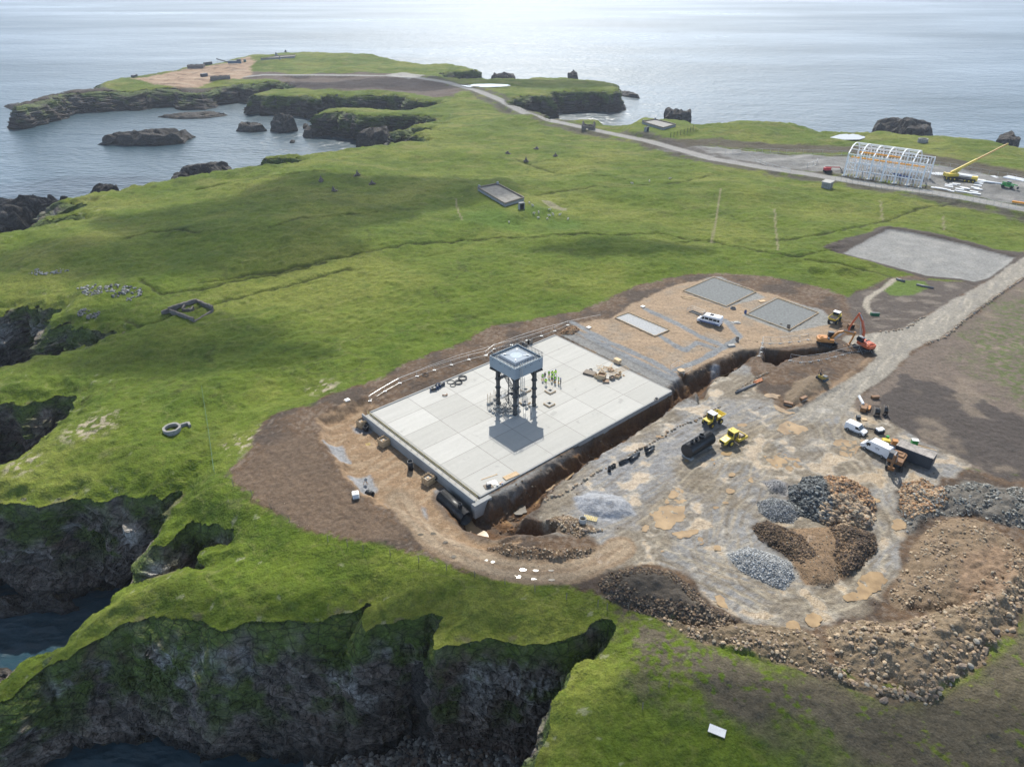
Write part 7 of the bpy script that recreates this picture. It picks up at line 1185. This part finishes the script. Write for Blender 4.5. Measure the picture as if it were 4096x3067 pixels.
for i, (cx, cy) in enumerate([(1735,2133),(1780,2167),(1811,2225),(1944,2240),(1972,2247),(2092,2278),(2093 + 50,2281),(2204,2280),(2074,2305),(2139,2315),(2206,2318),(1683,2137)]): puddle(blob(cx, cy, 14 - 5 * (i in (3, 4)) , 5, 12), 'puddle', CLR, None, .05, .15, 50 + i)
puddle([(1850,2085),(1880,2070),(1900,2100),(1950,2130),(1955,2150),(1925,2170),(1880,2140)], 'pit_water', WAT, -3.65, 0, .2, 80); puddle([(2050,2035),(2070,2015),(2100,2020),(2110,2045),(2080,2060),(2055,2055)], 'pit_water', CLR, -3.3, 0, .2, 81); puddle([(2180,1965),(2230,1925),(2290,1880),(2300,1890),(2240,1945),(2190,1985)], 'trench_water', WAT, -3.25, 0, .2, 82)
puddle([(2880,1500),(2950,1455),(2970,1450),(2960,1465),(2890,1508)], 'trench_water', WAT, -3.2, 0, .2, 83)
for i, (P, n_) in enumerate(PONDS):
    cz = float(height_grid(P[:, 0], P[:, 1]).mean()) + .25; q = resample(P, lambda p: 1.0); me = bpy.data.meshes.new('pond'); bmv = [(p[0], p[1], cz) for p in q]
    from mathutils.geometry import tessellate_polygon
    me.from_pydata(bmv, [], [tuple(t) for t in tessellate_polygon([[Vector(p) for p in bmv]])]); me.materials.append(CLR); o = bpy.data.objects.new('pond', me); C.objects.link(o); o['kind'] = 'structure'
# ---------------------------------------------------------------- stones
def ico(sub=1):
    import bmesh
    bm = bmesh.new(); bmesh.ops.create_icosphere(bm, subdivisions=sub, radius=1); bm.verts.ensure_lookup_table(); V_ = np.array([v.co[:] for v in bm.verts]); F_ = np.array([[v.index for v in f.verts] for f in bm.faces]); bm.free(); return V_, F_
def rockshape(seed, sub):
    V_, F_ = ico(sub); r = np.random.RandomState(seed); n = V_ / np.linalg.norm(V_, axis=1)[:, None]
    for _ in range(7): d = r.normal(size=3); d /= np.linalg.norm(d); h = r.uniform(.55, .85); s_ = V_ @ d; V_ = V_ - np.clip(s_ - h, 0, None)[:, None] * d[None, :]
    return V_ * r.uniform(.75, 1.2, 3) * np.array([1.15, .9, .75]) + r.normal(size=V_.shape) * .03, F_
R1 = [rockshape(i, 1) for i in range(8)]; R2 = [rockshape(30 + i, 2) for i in range(6)]
def scatter(name, pts, zs, size, cols, label, cat, seed=0, sink=.3, parent=None, mat=None, shapes=None):
    r = np.random.RandomState(seed); Vs = []; Fs = []; Cs = []; o = 0; n = len(pts); sh = shapes or R1
    a = r.uniform(0, 6.28, n); tl = r.uniform(-.5, .5, n); ci = r.randint(0, len(cols), n); cj = r.uniform(.7, 1.25, n)
    for i in range(n):
        V_, F_ = sh[i % len(sh)]; c_, s_ = math.cos(a[i]), math.sin(a[i]); ct, st = math.cos(tl[i]), math.sin(tl[i]); x, y, z = V_[:, 0], V_[:, 1], V_[:, 2]; y, z = y * ct - z * st, y * st + z * ct
        Vs.append(np.stack([(x * c_ - y * s_) * size[i] + pts[i, 0], (x * s_ + y * c_) * size[i] + pts[i, 1], z * size[i] + zs[i] + size[i] * sink], 1)); Fs.append(F_ + o); o += len(V_); Cs.append(np.repeat(np.array(cols[ci[i]])[None, :] * cj[i], len(V_), 0))
    ob = npmesh(name, np.concatenate(Vs), np.concatenate(Fs), mat or STONE, np.concatenate(Cs), np.zeros(o), False); tag(ob, label, cat, None, 'stuff'); return ob
def rnd_in(P, n, seed, fn=None):
    r = np.random.RandomState(seed); lo, hi = P.min(0), P.max(0); q = r.uniform(lo, hi, (n * 4, 2)); q = q[inside(q[:, 0], q[:, 1], P)]
    if fn is not None: q = q[r.uniform(0, 1, len(q)) < fn(q[:, 0], q[:, 1])]
    return q[:n]
TANS = [(.34, .25, .165), (.40, .31, .21), (.28, .21, .145), (.32, .27, .20), (.22, .17, .13)]; DARKS = [(.07, .078, .082), (.12, .13, .13), (.18, .19, .19), (.05, .055, .06)]; GREYS = [(.24, .25, .255), (.36, .37, .37), (.16, .17, .18), (.45, .46, .46)]
ORS = [(.34, .20, .105), (.28, .17, .10), (.40, .27, .16)]; BRS = [(.10, .07, .045), (.16, .11, .07), (.07, .05, .04), (.22, .17, .12)]
def cover(idx, n, smin, smax, cols, nm, lb, seed, fn=None, P=None, pw=3.6, sink=.25):
    P = HEAPS[idx][0] if P is None else P; cc = P.mean(0); P = cc + (P - cc) * 1.04; q = rnd_in(P, n, seed, fn); r = np.random.RandomState(seed + 1); s_ = smin + (smax - smin) * r.uniform(0, 1, len(q)) ** pw; z_ = height(q[:, 0], q[:, 1]); return scatter(nm, q, z_, s_, cols, lb, 'stones', seed, sink)
def edge(P, w0, w1): return lambda x, y: ss(w1, w0, sdf(x, y, P, 8))
split = lambda a, b: (lambda x, y: ((x - wz(*a)[0]) * (wz(*b)[1] - wz(*a)[1]) - (y - wz(*a)[1]) * (wz(*b)[0] - wz(*a)[0]) > 0) * 1.0)
cl = lambda x, y: ss(-.35, .35, fb2(x, y, 3.2, 3, 300))
cover(9, 1800, .06, .34, TANS, 'bank_rubble', 'tan rubble along the lower edge of the turning area', 1, lambda x, y: .10 + .90 * cl(x, y)); cover(10, 3300, .07, .42, TANS, 'bank_rubble', 'tan boulders on the steep outer bank at the lower right', 2, lambda x, y: .12 + .88 * cl(x, y))
edg = E([(3840,2220),(3990,2160),(4100,2260),(4020,2360),(3900,2420),(3820,2330)], 1.5)
cover(11, 1500, .06, .32, TANS, 'bank_rubble', 'tan stones ringing the raised earth platform on the right', 3, lambda x, y: ss(1.5, -1, sdf(x, y, edg, 8)) * (.1 + .9 * cl(x, y)))
cover(12, 2600, .08, .34, [(.26,.26,.24),(.15,.155,.145),(.36,.35,.32),(.11,.11,.10)], 'grey_rubble', 'grey broken stone heaps behind the raised platform', 4, cl); P_ = E([(3605,1930),(3700,1920),(3770,1975),(3780,2030),(3700,2060),(3640,2080),(3600,2020)]); cover(0, 900, .14, .42, ORS + TANS[:2], 'orange_rubble', 'orange-brown boulders at the left end of the grey stone heaps', 5, None, P_)
cover(3, 2600, .07, .42, DARKS, 'dark_rubble', 'dark blasted rock covering the right side of the big stone heap', 6, split((3270, 1900), (3330, 2110)), None, 2.6, .3); cover(3, 2200, .06, .34, ORS, 'orange_rubble', 'orange-brown stones on the left crest of the big stone heap', 7, lambda x, y: 1 - split((3290, 1900), (3330, 2110))(x, y)); P_ = E([(3280,2040),(3400,2020),(3500,2060),(3480,2110),(3380,2120),(3280,2090)]); cover(0, 700, .16, .5, TANS, 'pale_rubble', 'pale tan boulders along the foot of the big stone heap', 8, None, P_, 1.5)
cover(7, 5200, .05, .19, GREYS, 'white_gravel', 'pale broken stone heap in the middle of the turning circle', 9); cover(2, 3600, .05, .16, GREYS[:3] + DARKS[:2], 'grey_gravel', 'grey crushed stone cone left of the big stone heap', 10); cover(1, 400, .05, .12, DARKS, 'grey_gravel', 'small dark gravel heap at the top of the stone cones', 11)
cover(4, 2200, .07, .26, BRS[:3], 'soil_clods', 'dark soil clods on the left arm of the earth mound', 12); cover(5, 2400, .07, .28, BRS[:3], 'soil_clods', 'dark soil clods on the right arm of the earth mound', 13); cover(8, 3200, .06, .30, BRS + [(.05, .045, .04)], 'soil_clods', 'dark stones round the rim of the long curved earth mound', 14, edge(HEAPS[8][0], 1.2, 3.0)); cover(6, 900, .05, .16, BRS + TANS, 'soil_clods', 'small stones strewn over the flat brown mound', 15)
cover(16, 700, .06, .25, BRS + TANS, 'soil_clods', 'stones along the lip of the curved track bank', 16); cover(15, 260, .12, .34, TANS, 'bank_rubble', 'stones round the foot of the concrete ring', 17)
big = np.concatenate([TRENCH]); q = rnd_in(E([(1930,2060),(2060,1930),(2300,1770),(2500,1630),(2820,1450),(2960,1400),(3010,1470),(2900,1510),(2700,1630),(2520,1760),(2330,1880),(2200,1980),(2150,2080),(2050,2100)]), 5200, 20, lambda x, y: ss(-1.6, .3, sdf(x, y, TRENCH, 8)) * .75 * cl(x, y)); r = np.random.RandomState(21); scatter('trench_spoil', q, height(q[:, 0], q[:, 1]), .05 + .22 * r.uniform(0, 1, len(q)) ** 3, BRS + [(.13, .075, .04)], 'brown spoil and stones on the sides of the long trench', 'stones', 22)
q = rnd_in(SITE, 9000, 25, lambda x, y: .05 + .95 * ss(2.5, .2, sdf(x, y, SITE, 8)) * ss(-.1, .6, fb2(x, y, 4, 3, 66))); q = q[(sdf(q[:, 0], q[:, 1], SLAB, 5) < -.5) & (sdf(q[:, 0], q[:, 1], MAINROAD, 5) < 0)]; r = np.random.RandomState(26); scatter('scattered_stones', q, height(q[:, 0], q[:, 1]), .03 + .14 * r.uniform(0, 1, len(q)) ** 3, BRS + TANS[:2], 'small stones and clods strewn over the disturbed ground', 'stones', 27)
for nm, px, n, s0, s1, cols, lb in (('ruin_stones', [(310,1165),(360,1150),(480,1145),(560,1150),(570,1170),(520,1200),(400,1190),(330,1195)], 260, .2, .55, [(.2,.2,.19),(.3,.3,.29),(.13,.13,.12)], 'tumbled grey stones of old walls on the upper left moor'), ('ruin_stones', [(310,1268),(330,1245),(400,1243),(395,1262),(350,1275)], 90, .25, .5, [(.2,.2,.19),(.14,.14,.13)], 'small heap of grey stones above the left inlet'), ('ruin_stones', [(95,1100),(150,1080),(280,1078),(270,1095),(150,1110)], 70, .2, .5, [(.3,.3,.29),(.2,.2,.19)], 'pale scattered stones on the left slope'),
        ('stone_pile', [(2243,1330),(2270,1318),(2305,1312),(2320,1325),(2290,1340),(2250,1340)], 240, .12, .26, ORS, 'pile of brown stones at the top corner of the slab')):
    P = PL(px); q = rnd_in(P, n, 31 + n, cl if n != 240 else None); r = np.random.RandomState(n); z_ = height(q[:, 0], q[:, 1]) + (0 if n != 240 else .9 * np.clip(sdf(q[:, 0], q[:, 1], P, 5), 0, .9)); scatter(nm, q, z_, s0 + (s1 - s0) * r.uniform(0, 1, len(q)) ** 2, cols, lb, 'stones', n)
# counted boulders along the road and yard edges
BM = []
for i in range(6):
    V_, F_ = R2[i]; c_ = TANS[i % 5] if i < 5 else (.30, .28, .24); me = bpy.data.meshes.new('boulder'); me.from_pydata([tuple(v) for v in V_], [], [tuple(int(k) for k in f) for f in F_]); me.materials.append(M('boulder_' + 'abcdef'[i], c_, .85, var=.25, scale=2, bump=.4)); BM.append(me)
nb = 0
def boulders(pts, n, s0, s1, lb, grp, jit=.3):
    global nb
    P = [at(a, b) for a, b in pts]; acc = [0]
    for a_, c_ in zip(P[:-1], P[1:]): acc.append(acc[-1] + (c_ - a_).length)
    for i in range(n):
        s_ = acc[-1] * (i + random.uniform(-jit, jit)) / max(1, n - 1); s_ = min(max(s_, 0), acc[-1] - 1e-3); k_ = max(j for j in range(len(acc)) if acc[j] <= s_); p = P[k_].lerp(P[k_ + 1], (s_ - acc[k_]) / (acc[k_ + 1] - acc[k_])); jj_ = 1.1 if 'bank' in grp or 'boulders at the foot' in grp else .22; x, y = p.x + random.uniform(-jj_, jj_), p.y + random.uniform(-jj_, jj_)
        o = bpy.data.objects.new('boulder', BM[nb % 6]); C.objects.link(o); z_ = random.uniform(s0, s1); o.scale = (z_, z_, z_); o.location = (x, y, gz(x, y) + z_ * .25); o.rotation_euler = (random.uniform(-.3, .3), random.uniform(-.3, .3), random.uniform(0, 6)); tag(o, lb, 'boulder', grp); nb += 1
boulders([(4096,1112),(4010,1170),(3909,1243),(3807,1326),(3775,1352),(3706,1377)], 62, .3, .46, 'pale boulder in the row lining the right edge of the main road', 'boulders lining the main road')
boulders([(3700,1268),(3680,1275),(3650,1300),(3625,1312)], 16, .25, .42, 'pale boulder in the cluster at the bend where the road widens', 'boulders at the road bend'); boulders([(3610,1318),(3575,1324),(3540,1330),(3525,1328)], 7, .3, .42, 'grey boulder spaced along the site entrance', 'boulders at the site entrance')
boulders([(2180,2005),(2200,1990),(2240,1985),(2290,1950),(2340,1920),(2370,1900),(2400,1880),(2425,1876)], 24, .22, .42, 'tan boulder along the yard side of the lower trench', 'boulders beside the lower trench'); boulders([(2490,1840),(2540,1808),(2600,1775),(2650,1745),(2690,1720),(2740,1695),(2790,1680),(2830,1655),(2880,1625)], 42, .2, .40, 'tan boulder along the yard side of the middle trench', 'boulders beside the middle trench')
boulders([(2955,1560),(3000,1530),(3030,1510),(3070,1490)], 22, .18, .34, 'tan boulder beside the grey pipe bundle', 'boulders beside the pipe bundle'); boulders([(2300,2105),(2340,2118),(2380,2125),(2410,2122)], 14, .22, .40, 'tan boulder below the concrete ring', 'boulders below the concrete ring')
boulders([(3330,2690),(3420,2730),(3520,2760),(3640,2790),(3700,2790)], 26, .3, .52, 'large tan boulder at the foot of the lower right bank', 'boulders at the foot of the bank'); boulders([(3750,2750),(3850,2680),(3950,2570),(4050,2440),(4096,2380)], 32, .3, .55, 'large tan boulder at the foot of the outer right bank', 'boulders at the foot of the outer bank')

# ---------------------------------------------------------------- sea rocks, stacks and beaches
def rockblob(name, px, zp, ztop, label, seed, amp=1.0, rough=3.0, grass=False, struct=None, sharp=1.0, cat='sea rock'):
    P = PZ(px, zp); P = resample(P, lambda p: .6 + .003 * np.hypot(*p)); n = len(P); c = P.mean(0); sg = 1 if signed_area(P) > 0 else -1; P = P if sg > 0 else P[::-1]; H = ztop - (SEA - 1); rows = 26; kk = 3
    T = np.roll(P, -kk, 0) - np.roll(P, kk, 0); N_ = np.stack([T[:, 1], -T[:, 0]], 1); N_ /= np.linalg.norm(N_, axis=1)[:, None] + 1e-9
    t = np.linspace(0, 1, rows)[:, None]; prof = np.where(t < .7, (t / .7) ** sharp * .22, .22 + .78 * ((t - .7) / .3)); zt = np.where(t < .7, 1 - .12 * 0, 1); zf = np.clip(t / .7, 0, 1) ** .8 * (1 - .16) + np.clip((t - .7) / .3, 0, 1) * .16
    x = P[None, :, 0] * (1 - prof) + c[0] * prof; y = P[None, :, 1] * (1 - prof) + c[1] * prof
    hv = 1 + .45 * fb2(x, y, 9 * rough / 3, 3, seed); z = SEA - 1 + H * zf * np.clip(hv, .55, 1.05)
    cv, e_ = cell3(x, y, z * 1.2, rough, seed); c2, e2 = cell3(x, y, z * 1.4, rough * .4, seed + 5); d = amp * (1.3 * fb3(x, y, z, rough * 2.2, 3, seed) + .9 * (cv - .5) + .4 * (c2 - .5)) * np.clip(1.25 - 1.2 * t, .05, 1)
    x = x + N_[None, :, 0] * d; y = y + N_[None, :, 1] * d; z = z + amp * (.8 * (cv - .5) + .5 * (c2 - .5)) * ss(.3, .8, t)
    col = np.array([.060, .053, .047])[None, None, :] * (1 + .6 * (cv - .5) + .5 * (c2 - .5))[..., None]; g_ = fb3(x, y, z, 3, 2, seed + 9)
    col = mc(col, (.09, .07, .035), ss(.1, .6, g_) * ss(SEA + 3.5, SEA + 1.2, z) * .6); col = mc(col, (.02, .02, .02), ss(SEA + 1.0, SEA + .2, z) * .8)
    if grass: col = mc(col, (.07, .11, .025), ss(.62, .85, t + .12 * g_) * ss(-.3, .3, g_ + .3))
    ii = (np.arange(rows - 1)[:, None] * n + np.arange(n)[None, :]).ravel(); jj = (np.arange(rows - 1)[:, None] * n + ((np.arange(n) + 1) % n)[None, :]).ravel(); G = np.stack([ii, jj, jj + n, ii + n], 1)
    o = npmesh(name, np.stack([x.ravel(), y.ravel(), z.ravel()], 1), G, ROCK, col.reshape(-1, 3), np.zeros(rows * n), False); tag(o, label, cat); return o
rockblob('sea_rock', [(382,580),(500,584),(640,584),(745,576),(762,560),(788,549),(700,548),(560,556),(450,570)], SEA, -16.5, 'long dark rocky islet alone in the bay', 201, 1.2)
rockblob('sea_rock', [(945,526),(1010,531),(1068,525),(1045,514),(960,512)], SEA, -19, 'low dark rock left of the square sea stack', 202); rockblob('sea_rock', [(1078,527),(1130,533),(1192,525),(1188,512),(1110,510)], SEA, -13, 'square dark sea stack close under the cliffs', 203); rockblob('sea_rock', [(1212,551),(1250,553),(1292,546),(1268,530),(1228,530)], SEA, -18.5, 'rounded dark rock off the tip of the ridge', 204); rockblob('sea_rock', [(1209,517),(1232,518),(1238,508),(1215,507)], SEA, -21, 'tiny rock between the stack and the ridge', 205, .5, 2); rockblob('sea_rock', [(1158,573),(1178,573),(1180,568),(1160,568)], SEA, -22.5, 'tiny flat rock in the bay', 206, .4, 2)
rockblob('sea_rock', [(1420,590),(1500,586),(1565,573),(1562,552),(1510,552),(1460,570)], SEA, -14, 'dark broken rocks at the head of the bay', 207); rockblob('sea_rock', [(8,424),(60,450),(170,464),(270,459),(275,448),(180,438),(60,418)], SEA, -21, 'low brown skerry off the left tip of the headland', 208, .9); rockblob('sea_rock', [(618,470),(700,478),(820,476),(930,462),(860,452),(720,458)], SEA, -21.8, 'low kelp-brown skerry under the long cliff', 209, .8)
rockblob('sea_rock', [(645,735),(760,722),(960,690),(958,655),(930,640),(850,640),(760,660),(690,672)], -9, -6.5, 'dark rocks rising behind the green skyline of the left ridge', 210, 1.4); rockblob('sea_rock', [(330,775),(400,768),(490,748),(480,738),(440,740),(390,752),(345,762)], -9, -6.5, 'small dark rocks on the left skyline', 211, .8)
rockblob('sea_rock', [(-120,900),(-60,830),(0,792),(70,782),(130,800),(170,830),(140,870),(60,905),(-40,940)], -14, -12.5, 'large dark ribbed rocks at the left edge of the picture', 212, 2.2, 3.5)
rockblob('sea_rock', [(-60,860),(60,845),(200,838),(300,822),(230,806),(60,815),(-60,830)], -13, -8.5, 'long dark rock rib behind the left grass edge', 230, 1.8, 3); rockblob('sea_rock', [(-60,900),(60,885),(170,862),(120,848),(0,858),(-60,870)], -13, -8, 'dark rock rib closest to the left grass edge', 231, 1.6, 3); rockblob('sea_rock', [(120,800),(200,795),(290,782),(250,775),(180,780)], -12, -10.5, 'low dark rock shelf beside the left-edge rocks', 213, 1)
rockblob('sea_rock', [(3468,534),(3560,545),(3700,560),(3752,548),(3745,520),(3600,505),(3480,503)], -11, -3.2, 'broad flat-topped rock stack beyond the right-hand field', 214, 1.6, 5, False); rockblob('sea_rock', [(3965,590),(4075,606),(4080,580),(4040,565),(3980,565)], -12, -5, 'dark pointed rock at the right edge beyond the field', 215, 1.2)
rockblob('sea_rock', [(2640,505),(2700,515),(2770,512),(2768,490),(2700,480),(2645,488)], -16, -4.0, 'jagged dark rock beyond the coast bunker', 216, 2.0, 4); rockblob('sea_rock', [(1958,315),(2070,318),(2065,306),(1965,303)], -16, -12, 'low dark rock behind the green neck of land', 217, 2, 4); rockblob('sea_rock', [(2265,326),(2312,328),(2312,318),(2275,318)], -16, -8, 'sharp dark fin of rock on the cliff skyline', 218, 1.5, 4); rockblob('sea_rock', [(2485,386),(2560,396),(2563,392),(2500,370),(2480,370)], SEA, -21, 'flat rock ledge at the foot of the headland tip', 219, 1)
rockblob('sea_rock', [(1640,2900),(1700,2960),(1790,2960),(1870,2900),(1830,2790),(1780,2740),(1700,2760)], SEA, -7.5, 'tall dark rock pinnacle standing in the near cove', 220, 1.3, 3.2, True, sharp=.8); rockblob('sea_rock', [(1480,2800),(1520,2860),(1640,2880),(1640,2760),(1560,2650),(1480,2650)], -20, -9, 'dark rock buttress left of the cove pinnacle', 221, 1.4, 3.2, True); rockblob('sea_rock', [(900,3000),(1150,3010),(1300,2950),(1250,2880),(1000,2880),(880,2930)], SEA, -19.5, 'low wet rock ledge at the foot of the near cliff', 222, 1.2, 3)
rockblob('sea_rock', [(-60,2900),(60,2880),(110,2800),(60,2740),(-60,2760)], SEA, -18, 'dark rocks at the water on the lower left edge', 223, 1.3, 3)
rockblob('sea_rock', [(-80,2480),(150,2460),(330,2440),(300,2380),(60,2380),(-80,2400)], SEA, -22.3, 'flat dark rock shelf along the foot of the left cliff', 224, .8, 2.5)
def beach(px, lb, seed, h0, h1, n, smin, smax, cols, colb):
    P = PZ(px, SEA + 1); lo, hi = P.min(0), P.max(0); gx = np.arange(lo[0] - 2, hi[0] + 2, .8); gy = np.arange(lo[1] - 2, hi[1] + 2, .8); xx, yy = np.meshgrid(gx, gy); q = sdf(xx.ravel(), yy.ravel(), P, 20); f = lambda x, y: SEA + h0 + (h1 - h0) * ss(0, 7, sdf(x, y, P, 20)) + .5 * fb2(x, y, 4, 3, seed)
    z = np.where(q > -1, f(xx.ravel(), yy.ravel()), SEA - 2); F0 = (np.arange(len(gy) - 1)[:, None] * len(gx) + np.arange(len(gx) - 1)[None, :]).ravel(); G = np.stack([F0, F0 + 1, F0 + len(gx) + 1, F0 + len(gx)], 1); sel = (q[G] > -2.5).all(1); V_ = np.stack([xx.ravel(), yy.ravel(), z], 1); u_, G2 = sub(V_, G, sel)
    npmesh('beach', V_[u_], G2, SOIL, np.repeat(np.array(colb)[None, :], len(u_), 0), np.zeros(len(u_)), True, 'structure'); p = rnd_in(P, n, seed + 1); r = np.random.RandomState(seed); scatter('beach_cobbles', p, f(p[:, 0], p[:, 1]), smin + (smax - smin) * r.uniform(0, 1, len(p)) ** 3, cols, lb, 'cobbles', seed + 3)
beach([(1230,3010),(1480,2930),(1640,2920),(1700,2870),(1900,2850),(2080,2740),(2300,2640),(2450,2520),(2480,2620),(2330,2800),(2250,2950),(2240,3150),(1900,3330),(1230,3300)], 'grey and brown cobbles filling the floor of the near cove', 240, .2, 2.0, 7000, .15, .62, [(.16,.15,.14),(.26,.25,.225),(.10,.10,.095),(.18,.14,.11),(.34,.33,.30)], (.06, .055, .05))
beach([(-80,1290),(60,1270),(200,1225),(235,1245),(200,1290),(150,1370),(100,1440),(-80,1500)], 'pale boulder beach at the head of the left inlet', 250, .3, 2.5, 2600, .2, .7, [(.22,.19,.17),(.30,.26,.23),(.14,.12,.11),(.30,.25,.12)], (.15, .13, .11))

# ---------------------------------------------------------------- sea haze and small unseen clouds added to cast shade on the moor
hz = MB().box(-5200, 5200, -700, 5600, -26, 150).obj('haze', bpy.data.materials.new('sea_haze')); hz['kind'] = 'stuff'
m = hz.data.materials[0]; m.use_nodes = True; n_ = m.node_tree; n_.nodes.remove(n_.nodes['Principled BSDF']); pvn = n_.nodes.new('ShaderNodeVolumePrincipled'); pvn.inputs['Color'].default_value = (.80, .88, 1.0, 1); pvn.inputs['Density'].default_value = .00011; pvn.inputs['Anisotropy'].default_value = .35; n_.links.new(pvn.outputs[0], n_.nodes['Material Output'].inputs['Volume'])
CLM = bpy.data.materials.new('shade_cloud_shell'); CLM.use_nodes = True; n_ = CLM.node_tree; pb2 = n_.nodes['Principled BSDF']; pb2.inputs['Base Color'].default_value = (.85, .86, .88, 1); pb2.inputs['Roughness'].default_value = 1
lw = n_.nodes.new('ShaderNodeLayerWeight'); lw.inputs['Blend'].default_value = .5; mr = n_.nodes.new('ShaderNodeMapRange'); mr.interpolation_type = 'SMOOTHSTEP'; mr.inputs[1].default_value = 0; mr.inputs[2].default_value = .9; mr.inputs[3].default_value = .46; mr.inputs[4].default_value = 0; n_.links.new(lw.outputs['Facing'], mr.inputs[0]); n_.links.new(mr.outputs[0], pb2.inputs['Alpha'])
def shade_cloud(px, py, rx, ry, h=420.0, land=True):
    g = wl(px, py); kx = h / math.tan(SUN_EL); V_, F_ = ico(4); V_ = V_ * np.array([rx, ry, min(rx, ry) * .35]); V_ = V_ + np.array([g[0], g[1] + kx, h]); q = .22 * min(rx, ry) * np.stack([fb3(V_[:, 0], V_[:, 1], V_[:, 2], ry * .8, 2, int(px)), fb3(V_[:, 0], V_[:, 1], V_[:, 2], ry * .8, 2, int(py)), 0 * V_[:, 0]], 1); o = npmesh('shade_cloud', V_ + q, F_, CLM, None, None, True, 'structure'); return o
for q in SHADE_CLOUDS: shade_cloud(*q)
